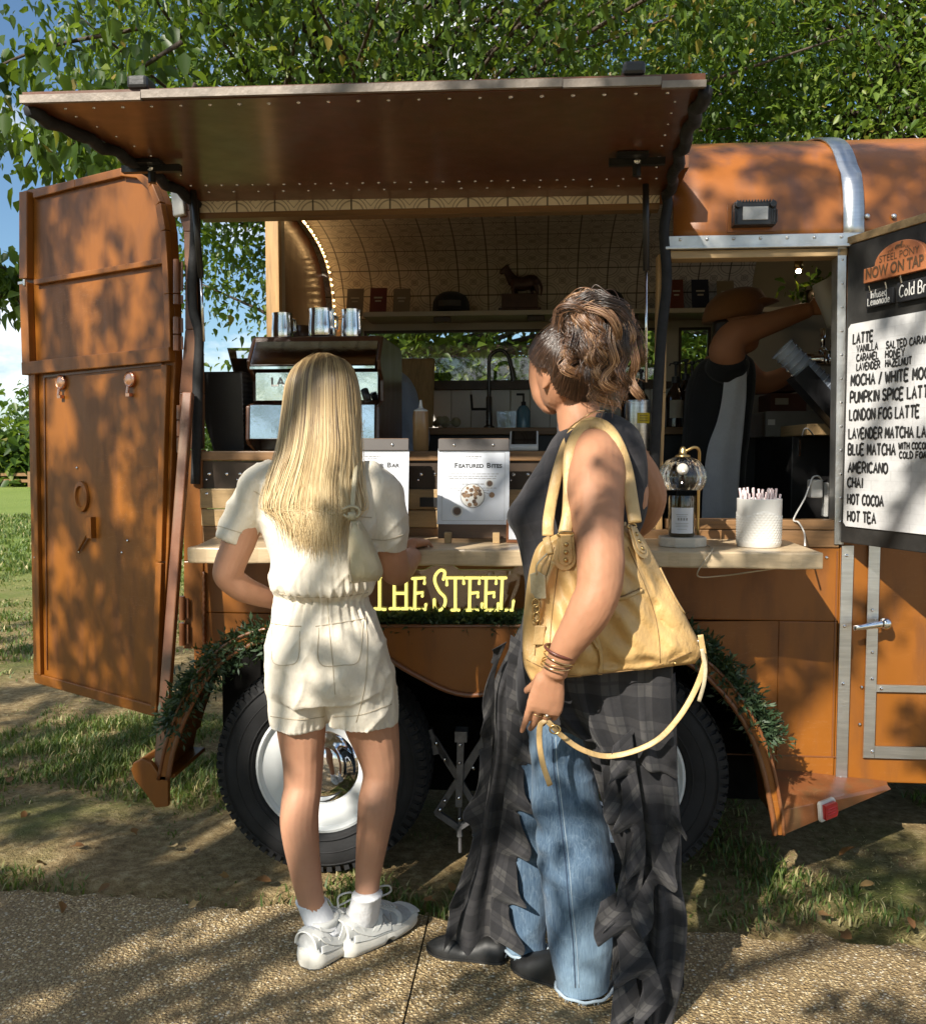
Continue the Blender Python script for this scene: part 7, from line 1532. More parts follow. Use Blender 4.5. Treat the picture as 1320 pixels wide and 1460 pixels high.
    m = MB(); m.rings([[q(lerp(.028, .12, .5)+.046*math.cos(a)*k, .033*math.sin(a)*k, z) for a in np.linspace(0, 2*math.pi, 18, endpoint=False)] for k, z in ((1.05, .085), (1.08, .100), (1.0, .112), (.86, .110), (.8, .08))]); m.build('padded_collar', SHOEW, root, smooth=True)
    for g in (-1, 1):
        a, b = S(.40, g*.80, .0045), S(.54, g*.80, .0045); u_ = S(.42, g*.55, .0045)-S(.42, g*.85, .0045); r_ = (b-a).normalized(); u_ = (u_-r_*u_.dot(r_)).normalized(); r_ = r_ if g < 0 else r_
        m = MB(); o_ = a-u_*.006+(S(.45, g*.8, .02)-S(.45, g*.8, 0)).normalized()*.003
        if g > 0: o_ = b-u_*.006+(S(.45, g*.8, .02)-S(.45, g*.8, 0)).normalized()*.003; r_ = -r_
        strokes(m, 'N', o_, r_, u_, .026, .028, .0022, jit=0); m.build('side_letter', GREYINK, root)
    return h, fx
hl = sneaker((438, 1381), math.atan2(.235, .115), 'left white sneaker pointing away'); hr_ = sneaker((487, 1363), math.atan2(.19, .145), 'right white sneaker turned outwards')
for (h, fx), (ax_, ay_), zt in ((hl, (443, 1290), .185), (hr_, (524, 1280), .20)):
    c = h+fx*.075; top_ = at(ax_, ay_, BY-.03); m = MB(); Rs = []
    for v in np.linspace(0, 1, 14):
        z = lerp(.07, top_.z+.012, v); cc = Vector((lerp(c.x, top_.x, v), lerp(c.y, top_.y+.0, v), z)); r = lerp(.045, .039, v)+(.0015 if v > .86 else 0)
        Rs.append([cc+Vector((r*math.cos(a)*(1+.02*(k % 2)), r*1.08*math.sin(a)*(1+.02*(k % 2)), 0)) for k, a in enumerate(np.linspace(0, 2*math.pi, 48, endpoint=False))])
    m.rings(Rs); m.build('sock', SOCK, bl, smooth=True)
# small cream shoulder bag hanging at her right side
sb = thing('shoulder_bag', at(515, 780, BY-.14), 'small cream leather shoulder bag hanging on the blonde woman', 'bag')
def pillow(mb, L, Rr, Yc, th, nu=24, nv=30, pw=.5, dY=0.0, sag=None):
    Lc, Rc = np.array(catmull(L, 12)), np.array(catmull(Rr, 12))
    def samp(C, v): s = v*(len(C)-1); i = min(int(s), len(C)-2); return C[i]+(C[i+1]-C[i])*(s-i)
    for sgn in (-1, 1):
        def fn(u, v):
            p = samp(Lc, v)*(1-u)+samp(Rc, v)*u; e = (max(0, 1-(2*u-1)**2))**pw*(max(0, 1-(2*v-1)**4))**.5
            y = Yc+dY*(u-.5)+sgn*th*e
            q = at(p[0], p[1], Yc+dY*(u-.5)); dpt_ = (sag(u, v) if sag and sgn < 0 else 0); return Vector((q.x, y-dpt_*e, q.z))
        mb.grid(fn, nu, nv)
m = MB(); pillow(m, [(500, 742), (497, 775), (496, 805), (500, 832)], [(514, 742), (532, 775), (546, 812), (541, 828)], BY-.145, .040); m.build('bag_body', CREAML, sb, smooth=True)
for off in (0, 1):
    m = MB(); m.tube([at(x, y, BY-.172) for x, y in (((501, 744), (499, 780), (498, 808), (502, 830)), ((510, 745), (516, 780), (517, 810), (512, 830)))[off]], .002, 6, smooth=6); m.build('piping', CREAMD, sb, smooth=True)
m = MB(); m.tube([at(x, y, yy) for x, y, yy in ((505, 745, BY-.14), (503, 720, BY-.14), (505, 690, BY-.122), (507, 668, BY-.10), (508, 655, BY-.05), (509, 652, BY), (509, 680, BY+.10), (512, 740, BY+.12))], .0065, 8, smooth=6, flat=.3, up=(0, 1, 0)); m.build('strap', CREAML, sb, smooth=True)
m = MB(); m.tube([at(x, y, BY-.15) for x, y in ((488, 727), (500, 722), (512, 726), (511, 736), (498, 738), (490, 734))], .004, 6, smooth=4); m.box(at(496, 742, BY-.155), at(508, 730, BY-.145)); m.build('strap_loop', CREAML, sb, smooth=True)
# ------------------------------------------------------------------ dark haired woman with the tote
WY = -.82
wm = thing('person', atz(800, 1410, 0), 'woman with curly brown pinned up hair in a charcoal ruffled dress over blue jeans', 'person')
m = MB()
chain(m, [(812, 476, WY+.03, 28, 1.1), (809, 500, WY+.03, 41, 1.12), (806, 528, WY+.03, 43, 1.15), (802, 552, WY+.035, 37, 1.15), (796, 572, WY+.045, 26, 1.2)], 5, 22)
chain(m, [(771, 508, WY+.06, 15, 1.2), (767, 525, WY+.07, 13.5, 1.3), (767, 545, WY+.075, 12.5, 1.3), (772, 565, WY+.075, 12.5, 1.3), (781, 580, WY+.065, 9.5, 1.3), (790, 585, WY+.05, 6, 1.2)], 4)        # cheek and jaw
for x, y, w, yy in ((768, 535, 7, .15), (762, 552, 6, .185), (768, 568, 7, .16), (776, 580, 8, .14)): chain(m, [(x+8, y, WY+yy-.04, w), (x, y+1, WY+yy, w*.8)], 2, 10)
chain(m, [(817, 555, WY+.025, 30), (823, 582, WY+.02, 30), (829, 607, WY+.01, 35), (838, 636, WY, 48)], 5)
chain(m, [(776, 526, WY-.022, 5), (778, 533, WY-.032, 6.2), (778, 543, WY-.030, 5.5), (774, 552, WY-.022, 3.6)], 3, 10)
chain(m, [(770, 530, WY-.030, 2.4), (774, 524, WY-.040, 2.6), (781, 526, WY-.042, 2.6), (784, 536, WY-.042, 2.5), (780, 548, WY-.036, 2.3), (774, 554, WY-.026, 2.6)], 4, 8)
torso(m, [(842, 626, WY, 50, .07), (846, 660, WY, 70, .09), (842, 720, WY, 80, .10), (826, 800, WY, 66, .095), (826, 900, WY, 72, .10)])
chain(m, [(843, 634, WY-.03, 27), (847, 650, WY-.085, 40), (848, 675, WY-.125, 43), (849, 710, WY-.165, 41), (852, 745, WY-.20, 37), (855, 780, WY-.235, 34.5), (856, 815, WY-.262, 33.5), (852, 845, WY-.278, 32), (839, 872, WY-.285, 31), (822, 900, WY-.285, 26.5), (806, 926, WY-.28, 21.5), (796, 946, WY-.27, 18.5), (791, 960, WY-.265, 18.5)], 5, 24)
chain(m, [(890, 640, WY+.14, 26), (914, 685, WY+.17, 29), (924, 712, WY+.20, 26), (915, 740, WY+.24, 21), (890, 760, WY+.30, 16)], 5, 18)
HW = hand(m, at(789, 958, WY-.265), (-.24, .08, -1), (.12, -1, .02), (-1, -.15, .1), 1.06, (.10, .30, .38, .46), .03, 1.0, .02)
voxel(m, .0034, 3, 'body', SKIN2, wm, lambda c, n: .0016*foldnoise(c, (30, 30, 22), 3)+.0006*foldnoise(c, (90, 90, 60), 4))
# rings, bracelets, necklace
def band(name, c, ax, r, tr, mat, parent, sq=1.0):
    c, ax = Vector(c), Vector(ax).normalized(); a = ax.orthogonal().normalized(); b = ax.cross(a); m = MB(); m.tube([c+a*(r*math.cos(t))+b*(r*sq*math.sin(t)) for t in np.linspace(0, 2*math.pi, 33)], tr, 8, cap=False); return m.build(name, mat, parent, smooth=True)
for x, y, w, mt, tr in ((799, 929, 25, M('brown_leather_band', (.10, .03, .02), .4), .0035), (797, 938, 24.5, GOLD, .0016), (793, 948, 23.5, GOLD, .0016), (795, 943, 24, BRASS, .0013)):
    c = at(x, y, WY-.275); band('bracelet', c, (-.35+.25*(y > 940), .1, -1+.2*(y > 946)), w*sc(c)*.93, tr, mt, wm)
for i, o_ in ((2, .5), (1, .45)):
    c = HW[i][1]+(HW[i][2]-HW[i][1])*o_; rb = band('ring', c, HW[i][2]-HW[i][1], .0098, .0013, GOLD, wm)
    if i == 2: m = MB(); m.sphere(c+Vector((0, -.0115, .001)), .0035, 8, 6); m.build('ring_stone', CERAM, rb, smooth=True)
m = MB(); m.tube([at(*q) for q in ((868, 590, WY+.02), (862, 586, WY-.05), (848, 587, WY-.085), (828, 598, WY-.085), (810, 612, WY-.05), (796, 630, WY+.0), (786, 650, WY+.04), (780, 662, WY+.06))], .0016, 6, smooth=6); m.tube([at(780, 662, WY+.06), at(781, 668, WY+.06)], .004, 8); m.build('necklace', GOLD, wm, smooth=True)
# bodice
m = MB()
torso(m, [(850, 588, WY, 22, .03), (852, 600, WY, 40, .055), (850, 622, WY, 62, .088), (846, 655, WY+.01, 76, .105), (836, 690, WY+.01, 88, .118), (824, 722, WY+.01, 97, .126), (820, 742, WY+.01, 96, .125), (822, 765, WY+.01, 86, .115), (822, 800, WY+.01, 77, .108), (824, 845, WY+.01, 74, .105), (828, 890, WY+.01, 82, .115), (834, 940, WY+.01, 96, .13), (838, 985, WY+.01, 104, .135), (840, 1010, WY+.01, 104, .132)], 5, 36)
chain(m, [(805, 606, WY+.02, 14, 1.2), (815, 640, WY-.02, 22), (790, 700, WY, 40), (768, 735, WY, 40)], 4)
def bod(c, n): return .004*(ridged(np.stack([c[:, 0]+c[:, 2]*.6, c[:, 1], c[:, 2]-c[:, 0]*.6], 1), (11, 9, 7), 71)-.45)+ .003*foldnoise(c, (14, 14, 9), 4)+.002*foldnoise(c, (32, 32, 14), 5)+.004*np.clip((at(0, 800, WY).z-c[:, 2])*5, 0, 1)*np.sin(c[:, 0]*75+4*foldnoise(c, (5, 5, 3), 2))
voxel(m, .0045, 2, 'dress_bodice', PLAIDB, wm, bod)
# jeans
m = MB()
chain(m, [(806, 950, WY-.015, 52, .95), (799, 1000, WY-.03, 49, .95), (797, 1040, WY-.035, 45, .95), (800, 1085, WY-.035, 44, .95), (806, 1130, WY-.035, 47, .9), (814, 1180, WY-.04, 52, .9), (821, 1230, WY-.045, 53.5, .9), (825, 1290, WY-.045, 50, .9), (828, 1350, WY-.045, 44.5, .9), (831, 1388, WY-.045, 40, .95), (832, 1407, WY-.045, 38, 1)], 5, 26, flat=True)
chain(m, [(790, 960, WY+.05, 50, .95), (772, 1080, WY+.07, 40, .95), (760, 1180, WY+.085, 33, .9), (754, 1260, WY+.095, 31, .9), (751, 1330, WY+.10, 28.5, .9), (750, 1352, WY+.10, 28.5, 1)], 5, 24, flat=True)
def jd(c, n):
    zk = at(0, 1130, WY).z; k = np.exp(-((c[:, 2]-zk)/.13)**2); r = .003*foldnoise(c, (11, 11, 14), 6)+.0018*foldnoise(c, (26, 26, 30), 7)
    return r+.004*(ridged(c, (8, 8, 11), 61)-.45)+.0025*(ridged(np.stack([c[:, 0]+c[:, 2]*.5, c[:, 1], c[:, 2]-c[:, 0]*.5], 1), (14, 10, 9), 63)-.45)+k*.006*np.sin((c[:, 2]+.35*c[:, 0])*95+2*foldnoise(c, (9, 9, 9), 8))*np.clip(foldnoise(c, (7, 7, 7), 9)+.4, 0, 1)
jn = voxel(m, .0042, 2, 'jeans', DENIM, wm, jd)
bpy.context.view_layer.update()
surfline([(787, 1050), (789, 1090), (794, 1130), (800, 1180), (806, 1230), (811, 1290), (817, 1350), (820, 1408)], .0008, .0016, 'side_seam', DENIMD, jn, target=jn)
surfline([(792, 1050), (794, 1090), (799, 1130), (805, 1180), (811, 1230), (816, 1290), (822, 1350), (825, 1408)], .0006, .001, 'side_stitch', DENIML, jn, target=jn)
for cx_, cy_, Yk, w in ((832, 1405, WY-.045, 39.8), (750, 1350, WY+.10, 30.5)):
    c = at(cx_, cy_, Yk); r = w*sc(c); m = MB(); m.tube([c+Vector((r*math.cos(t), r*.97*math.sin(t), .0015*math.sin(t*9)-.003)) for t in np.linspace(0, 2*math.pi, 49)], .004, 6, cap=False)
    for k in range(60): t = random.uniform(0, 6.283); q = c+Vector((r*1.03*math.cos(t), r*math.sin(t), -.004)); m.tube([q, q+Vector((random.uniform(-.004, .004), random.uniform(-.004, .002), -random.uniform(.004, .012)))], .0006, 4)
    m.build('frayed_hem', DENIML, jn, smooth=True)
# boots
def boot(heel, ang, L=.25, hs=1.0):
    h = atz(*heel, 0); fx = Vector((math.cos(ang), math.sin(ang), 0)); fy = Vector((-fx.y, fx.x, 0)); q = lambda x, y, z: h+fx*x+fy*y+Vector((0, 0, z)); m = MB(); Rs = []
    for t in np.linspace(0, 1, 26):
        x = t*L; w = float(np.interp(t, [0, .05, .2, .45, .7, .85, .95, 1], [.012, .026, .031, .033, .043, .036, .02, .004])); H = float(np.interp(t, [0, .05, .25, .38, .5, .7, .9, 1], [.09*hs, .13*hs, .14*hs, .11*hs, .08*hs, .055, .036, .02])); z0 = .010+.004*(t > .9)
        Rs.append([q(x, w*math.sin(a)*1.0, z0+(H-z0)*max(0, math.cos(a))**.8) for a in np.linspace(-math.pi/2, math.pi/2, 15)]+[q(x, w*.8, z0-.002), q(x, -w*.8, z0-.002)])
    m.rings(Rs); b = m.build('boot', BOOT, wm, smooth=True, ang=60)
    m = MB(); Rs = []
    for t in np.linspace(0, 1, 22): x = t*L*1.005; w = float(np.interp(t, [0, .05, .2, .45, .7, .85, .95, 1], [.014, .028, .033, .035, .045, .038, .022, .005])); Rs.append([q(x, s_*w, z) for s_, z in ((-1, .0015), (-1, .011), (1, .011), (1, .0015))])
    m.rings(Rs); m.build('boot_sole', M('boot_sole_black', (.012, .012, .012), .7), b)
boot((838, 1419), math.atan2(.13, -.20), .235); boot((722, 1372), math.atan2(.05, -.25), .225, .45)
# dress skirt: drapes and cascading ruffles
drape('skirt_front_panel', [(742, 890), (722, 930), (700, 985), (702, 1060), (690, 1120), (680, 1190), (670, 1245), (648, 1305), (634, 1362)], [(770, 890), (768, 960), (752, 1010), (746, 1070), (748, 1130), (742, 1190), (730, 1240), (730, 1300), (738, 1378)], (WY+.02, WY+.11), 2.6, .018, PLAID, wm, seed=1)
drape('skirt_hip_panel', [(742, 930), (748, 975), (760, 1000), (775, 1018), (800, 1040)], [(960, 930), (958, 985), (958, 1030), (960, 1070), (962, 1110)], (WY-.125, WY-.13), 5, .016, PLAID, wm, nv=40, seed=2)
drape('skirt_back_panel', [(818, 985), (830, 1050), (850, 1110), (868, 1175), (890, 1240), (882, 1300), (880, 1360), (886, 1410), (900, 1470)], [(958, 1020), (960, 1070), (965, 1130), (968, 1200), (968, 1260), (976, 1310), (973, 1370), (966, 1420), (950, 1480)], (WY-.09, WY-.16), 3.1, .020, PLAID, wm, seed=3)
drape('skirt_far_panel', [(930, 960), (936, 1050), (940, 1150), (945, 1250), (948, 1330), (952, 1400)], [(962, 960), (965, 1050), (968, 1150), (970, 1250), (976, 1330), (978, 1400)], (WY+.0, WY+.0), 1.5, .03, PLAID, wm, seed=4)
def cascade(name, L, wpx, side, Y, n, ampY, seed, drop=22, nl=260):
    # a flounce sewn along one edge: its longer free edge falls in zigzag folds
    C = np.array(catmull([np.array(q, float) for q in L], 20)); seg = np.concatenate([[0], np.cumsum(np.linalg.norm(np.diff(C, axis=0), axis=1))]); T = seg[-1]; mb = MB(); k_ = sc(at(*C[0], Y[0]))
    rg = np.random.default_rng(int(seed*10)); wob = rg.uniform(-.35, .35, 40); wds = rg.uniform(.72, 1.2, 40)
    def P(a):
        a = min(max(a, 0), T); return np.array([np.interp(a, seg, C[:, 0]), np.interp(a, seg, C[:, 1])])
    def saw(f):                                       # 0..1 along one flounce: widens downwards to a point, then turns back in sharply
        return .5-.5*math.cos(math.pi*min(1, (f/.70)**.9)) if f < .70 else .5+.5*math.cos(math.pi*(f-.70)/.30)
    def fn(u, v):
        ph = n*v+seed*.37; kk = int(ph) % 39; f = ph-int(ph); e = saw(f); w = wpx*wds[kk]
        bend = math.sin(2*math.pi*(f-.1)); a = v*T; p = P(a)+np.array([side*w*u*(.56+.44*e)+3*math.sin(ph*9)*u, drop*u*(.35+e*.9)+(T/n)*.10*u*math.sin(6.283*f)])
        y = lerp(Y[0], Y[1], v)-.014-ampY*u*(1.15*e-.25+.30*math.sin(2*math.pi*2*f+wob[kk]*4)*u)-.012*u
        return at(p[0], p[1], y)
    mb.grid(fn, 20, nl, uvfn=lambda u, v: (u*wpx*k_*1.1+seed*.21+.3*v, v*T*k_*1.5)); o = mb.build(name, PLAID, wm, smooth=True, fixn=False); m_ = o.modifiers.new('solid', 'SOLIDIFY'); m_.thickness = .0014; m_.offset = 0
cascade('ruffle', [(728, 905), (722, 960), (722, 1020), (722, 1090), (716, 1160), (706, 1225), (700, 1280), (698, 1335)], 50, 1, (WY+.0, WY+.08), 6.4, .040, 1.0, 30)
cascade('ruffle', [(722, 915), (706, 960), (704, 1020), (700, 1090), (690, 1160), (680, 1225), (664, 1280), (650, 1330)], 26, -1, (WY+.01, WY+.09), 3.4, .022, 2.2, 24)
cascade('ruffle', [(900, 1040), (906, 1090), (915, 1150), (920, 1210), (914, 1270), (906, 1330), (906, 1390), (916, 1440)], 42, -1, (WY-.13, WY-.19), 5.6, .038, 3.1, 36)
cascade('ruffle', [(868, 1046), (880, 1090), (896, 1140), (904, 1200), (896, 1260), (888, 1320), (890, 1380)], 30, -1, (WY-.12, WY-.17), 2.7, .03, 5.3, 40)
cascade('ruffle', [(958, 1150), (940, 1215), (912, 1270), (884, 1318)], 24, 1, (WY-.15, WY-.18), 2.4, .034, 7.1, 40)
cascade('ruffle', [(884, 1268), (910, 1325), (935, 1380), (948, 1425)], 50, -1, (WY-.18, WY-.20), 2.6, .036, 8.3, 40)
# hair: swept up from the neck and face into a loose curly bun
rg = np.random.default_rng(33)
m = MB(); chain(m, [(812, 466, WY+.03, 24, 1.1), (812, 492, WY+.025, 44, 1.15), (815, 518, WY+.02, 44, 1.12), (826, 545, WY+.015, 37, 1.05), (834, 568, WY+.01, 26, 1.0)], 5, 20)
chain(m, [(776, 486, WY+.05, 14, 1.3), (768, 500, WY+.06, 14, 1.4), (766, 512, WY+.065, 11, 1.4)], 4)
chain(m, [(838, 442, WY, 16, 1), (846, 462, WY-.02, 34, 1), (850, 500, WY-.03, 34, .9), (852, 522, WY-.03, 26, .8), (850, 538, WY-.03, 14, .8)], 5, 20)
voxel(m, .005, 3, 'hair_under', attrm('brown_hair_base', [(0, (.022, .011, .006)), (1, (.05, .025, .012))], .6), wm, lambda c, n: .004*foldnoise(c, (30, 30, 30), 2))
S_, NR = [], []; hcw = np.array(at(810, 525, WY+.03)); bunc = np.array(at(842, 462, WY-.01))
HL = np.array(catmull([np.array(q, float) for q in ((753, 506), (760, 518), (768, 522), (783, 527), (788, 546), (798, 560), (816, 570), (838, 577), (858, 572), (866, 555))], 8)); TV = []
def skY(x, y): return WY+.03-.098*math.sqrt(max(0, 1-((x-808)/56)**2-((y-520)/66)**2))-.008
for i in range(2600):                                 # swept strands over the skull to the knot
    t0 = rg.random(); h0 = HL[min(int(t0*len(HL)), len(HL)-1)]+rg.normal(0, 1.5, 2); kx = np.array([836+rg.normal(0, 8), 458+rg.normal(0, 9)]); u0 = rg.random()*.55*(rg.random() < .6); st = h0+(kx-h0)*u0
    bow = np.array([-9, -9])*(t0 < .45)*(1-u0)+np.array([7, -2])*(t0 > .75)*(1-u0); P0 = [st+(kx-st)*f+bow*math.sin(math.pi*f)+rg.normal(0, .8, 2) for f in (0, .3, .62, 1)]
    q = np.array(catmull([at(a, b, skY(a, b)-(.012 if k else .004)*rg.random()-(.03 if k == 3 else 0)) for k, (a, b) in enumerate(P0)], 7)); S_.append(q); d = q-hcw; d[:, 1] -= .03; NR.append(d/np.linalg.norm(d, axis=1)[:, None]); TV.append(.16+.25*t0)
P = np.array(S_); val = np.clip(np.array(TV)[:, None]+rg.normal(0, .12, len(P))[:, None]+.15*np.linspace(0, 1, P.shape[1])[None], 0, 1)
ribbons('hair', P, np.array(NR), rg.uniform(.0005, .0011, len(P)), val, BRUNET, wm)
S_, NR, VV = [], [], []
for L in range(66):                                   # curls: locks of wavy strands tumbling from the knot
    k = L % 4; a0 = rg.uniform(-1, 1)
    if L < 22: c0 = np.array([834+rg.normal(0, 12), 436+rg.normal(0, 5)]); P0 = [c0+[-22+rg.normal(0, 5), 26], c0+[-10, 2], c0+[8, -8+rg.normal(0, 3)], c0+[30+rg.normal(0, 5), 8], c0+[40+rg.normal(0, 6), 36], c0+[36+rg.normal(0, 8), 70+rg.normal(0, 16)]]
    else: c0 = np.array([846+rg.normal(0, 18), 452+rg.normal(0, 12)]); dx = rg.normal(4, 14); ln_ = float(np.clip((.58+.42*(c0[0]-820)/50)*rg.uniform(.75, 1.1), .5, 1.25)); P0 = [c0, c0+[dx*.3, 24*ln_], c0+[dx*.8, 48*ln_], c0+[dx*.7-6*a0, 70*ln_], c0+[dx*.6+8*a0, 88*ln_], c0+[dx*.4+rg.normal(0, 6), 102*ln_]]
    dep = WY-.085-.05*rg.random(); amp = rg.uniform(5, 12); fr = rg.uniform(1.5, 3.0); ph_ = rg.uniform(0, 6); base = np.array(catmull(P0, 6)); tt = np.linspace(0, 1, len(base)); tone = rg.normal(.48, .26)
    for s in range(44):
        j = rg.normal(0, 4.6, 2); w = np.stack([amp*tt*np.sin(fr*6.283*tt+ph_), amp*.3*tt*np.cos(fr*6.283*tt+ph_)], 1); q2 = base+w+j*(1-.3*tt[:, None]); yy = dep-.012*np.cos(fr*6.283*tt+ph_)*tt-.02*np.sin(np.pi*tt)+rg.normal(0, .004)
        q = np.array([tuple(at(a, b, c)) for (a, b), c in zip(q2, yy)]); S_.append(q); d = q-bunc; d[:, 1] -= .05; NR.append(d/np.linalg.norm(d, axis=1)[:, None]); VV.append(np.clip(tone+rg.normal(0, .12)+.15*tt, 0, 1))
ribbons('curly_bun', np.array(S_), np.array(NR), rg.uniform(.0004, .0010, len(S_)), np.array(VV), BRUNET, wm)
S_, NR = [], []
for i in range(130):                                  # flyaways
    x, y = rg.uniform(835, 885), rg.uniform(470, 570); P0 = [np.array([x, y]), np.array([x+rg.normal(6, 8), y+rg.normal(8, 10)]), np.array([x+rg.normal(10, 12), y+rg.normal(22, 14)])]
    q = np.array(catmull([at(*p, WY-.11-.02*rg.random()) for p in P0], 8)); S_.append(q); NR.append(np.tile([0, -1, .1], (len(q), 1)))
ribbons('flyaway_strands', np.array(S_), np.array(NR, float), np.full(len(S_), .0005), np.full((len(S_), S_[0].shape[0]), .75), BRUNET, wm)
# ------------------------------------------------------------------ the tote
TY = -.985
tt_ = thing('tote_bag', at(860, 970, TY), 'large slouchy tan yellow leather tote with two handles hanging from the shoulder', 'bag')
LT = [(792, 762), (768, 776), (756, 806), (749, 850), (745, 900), (746, 945), (757, 972)]; RT = [(900, 748), (918, 768), (938, 806), (960, 846), (982, 888), (1000, 926), (990, 946)]
def sag_(u, v): return .010*math.sin(u*21+v*9)*math.sin(v*7+u*5)+.006*math.sin(u*37-v*23)+ .012*math.sin(u*9+v*4)*math.sin(v*5+.5)+.010*math.exp(-((u-.62)/.05)**2)*math.sin(v*3)-.012*math.exp(-((v-.88)/.05)**2)
m = MB(); pillow(m, LT, RT, TY, .055, 64, 64, .42, .10, sag_); body = m.build('bag_body', LEATHER, tt_, smooth=True)
co_ = np.empty(len(body.data.vertices)*3); body.data.vertices.foreach_get('co', co_); co_ = co_.reshape(-1, 3); cr_ = .009*(ridged(co_, (8, 4, 5), 81)-.5)+.006*(ridged(np.stack([co_[:, 0]+co_[:, 2]*.8, co_[:, 1], co_[:, 2]-co_[:, 0]*.8], 1), (15, 5, 8), 83)-.5)
co_[:, 1] -= cr_*np.sign(-co_[:, 1]+co_[:, 1].mean()+1e-9); body.data.vertices.foreach_set('co', co_.ravel())
bm_ = bmesh.new(); bm_.from_mesh(body.data); bmesh.ops.remove_doubles(bm_, verts=bm_.verts, dist=.0004); bmesh.ops.recalc_face_normals(bm_, faces=bm_.faces); bm_.to_mesh(body.data); bm_.free()
bpy.context.view_layer.update()
def onbag(L, off, r, name, mat, seg=6, flat=1.0): 
    m = MB(); P = []
    for x, y in catmull([np.array(q, float) for q in L], 8):
        ok, hit, nn, _ = body.ray_cast(CAM-wloc(body), ray(x, y).normalized())
        if ok: P.append((hit+wloc(body)+nn*off, nn))
    if len(P) > 2:
        if flat == 1.0: m.tube([p for p, _ in P], r, seg)
        else:
            Rs = []
            for i, (p, nn) in enumerate(P): tg = (P[min(i+1, len(P)-1)][0]-P[max(i-1, 0)][0]).normalized(); s = tg.cross(nn).normalized(); Rs.append([p-s*r, p-s*r*.9+nn*.003, p+s*r*.9+nn*.003, p+s*r])
            m.rings(Rs)
        return m.build(name, mat, tt_, smooth=True)
def bagp(x, y, off=0.0):
    ok, hit, nn, _ = body.ray_cast(CAM-wloc(body), ray(x, y).normalized()); return (hit+wloc(body)+nn*off, nn) if ok else (at(x, y, TY-.05), Vector((0, -1, 0)))
for L in ([(745, 938), (790, 958), (850, 965), (920, 955), (985, 930)], [(800, 780), (790, 850), (784, 920), (790, 958)], [(895, 780), (925, 850), (938, 900), (941, 945)], [(790, 780), (772, 850), (762, 935)], [(820, 842), (850, 860), (880, 858)]): onbag(L, -.0002, .0013, 'seam', SEAM)
onbag([(935, 788), (950, 820), (968, 855), (990, 890)], .001, .0022, 'zip_teeth', BRASS); onbag([(931, 790), (946, 822), (964, 857), (987, 893)], .0, .004, 'zip_welt', LEATHERS, flat=.4); onbag([(939, 785), (954, 817), (972, 851), (993, 886)], .0, .004, 'zip_welt', LEATHERS, flat=.4)
onbag([(868, 855), (890, 852), (916, 841)], .0, .005, 'pocket_welt', LEATHERS, flat=.4); onbag([(870, 852), (892, 848), (914, 838)], .002, .0016, 'pocket_zip', SEAM)
onbag([(786, 812), (776, 850), (766, 905)], .001, .002, 'zip_teeth', BRASS); onbag([(790, 800), (778, 830), (770, 865), (762, 890)], .002, .006, 'zip_flap', LEATHERS, flat=.4)
for (x, y, dx) in ((905, 758, .15), (804, 770, .05)):  # handle tabs with three rivets
    m = MB(); 
    c, nn = bagp(x, y+14, .003); up2 = Vector((0, 0, 1)); up2 = (up2-nn*up2.dot(nn)).normalized(); r2_ = up2.cross(nn)
    for k, (w_, h0, h1) in enumerate(((.027, -.046, .03), (.017, -.034, .034))):
        o = [c+nn*(.002+.003*k)+r2_*w_*math.cos(a)+up2*(h0+w_+w_*math.sin(a)*1.0) for a in np.linspace(math.pi, 2*math.pi, 12)]+[c+nn*(.002+.003*k)+r2_*w_*.7+up2*h1, c+nn*(.002+.003*k)-r2_*w_*.7+up2*h1]; m.prism(o, nn*.003)
    tb_ = m.build('handle_tab', LEATHERS, tt_, bevel=.001)
    m = MB(); 
    for k in range(3): dome(m, c+nn*.009+up2*(-.022+.018*k), .0055, nn, 0)
    m.build('rivets', BRASS, tb_, smooth=True)
    m = MB(); m.tube([c+nn*.004+r2_*(.019*math.cos(a))+up2*(.036+.006*math.sin(a)) for a in np.linspace(0, 6.283, 17)], .0026, 6, cap=False); m.build('ring', BRASS, tb_, smooth=True)
def strapm(L, w, name, mat, parent, th=.3):
    K = [(*at(x, y, Y), 0) for x, y, Y in L]; Q = [Vector(q[:3]) for q in catmull(K, 8)]; m = MB(); Rs = []
    for i, p in enumerate(Q):
        t = (Q[min(i+1, len(Q)-1)]-Q[max(i-1, 0)]).normalized(); v = (CAM-p).normalized(); v = (v*.6+Vector((0, -.2, .6))*.4); s = t.cross(v).normalized(); nn = s.cross(t)
        Rs.append([p+s*(w*math.cos(a))+nn*(w*th*math.sin(a)) for a in np.linspace(0, 2*math.pi, 12, endpoint=False)])
    m.rings(Rs); return m.build(name, mat, parent, smooth=True)
strapm([(905, 745, TY-.045), (900, 715, TY-.02), (893, 672, WY-.135), (881, 635, WY-.125), (865, 611, WY-.09), (845, 603, WY-.07), (828, 612, WY-.09), (813, 645, WY-.14), (812, 700, TY), (810, 735, TY-.03), (805, 760, TY-.045)], .0155, 'handle', LEATHERS, tt_, .38)
strapm([(884, 760, TY+.06), (884, 700, WY-.05), (868, 625, WY-.07), (852, 606, WY-.07), (832, 606, WY-.055), (812, 625, WY-.06), (797, 665, WY-.10), (788, 705, WY-.13), (782, 740, TY-.02), (781, 764, TY-.03)], .0135, 'handle', LEATHERS, tt_, .38)
for L in ([(783, 742), (779, 765), (784, 790)],): onbag(L, .002, .009, 'handle_tab', LEATHERS, flat=.4)
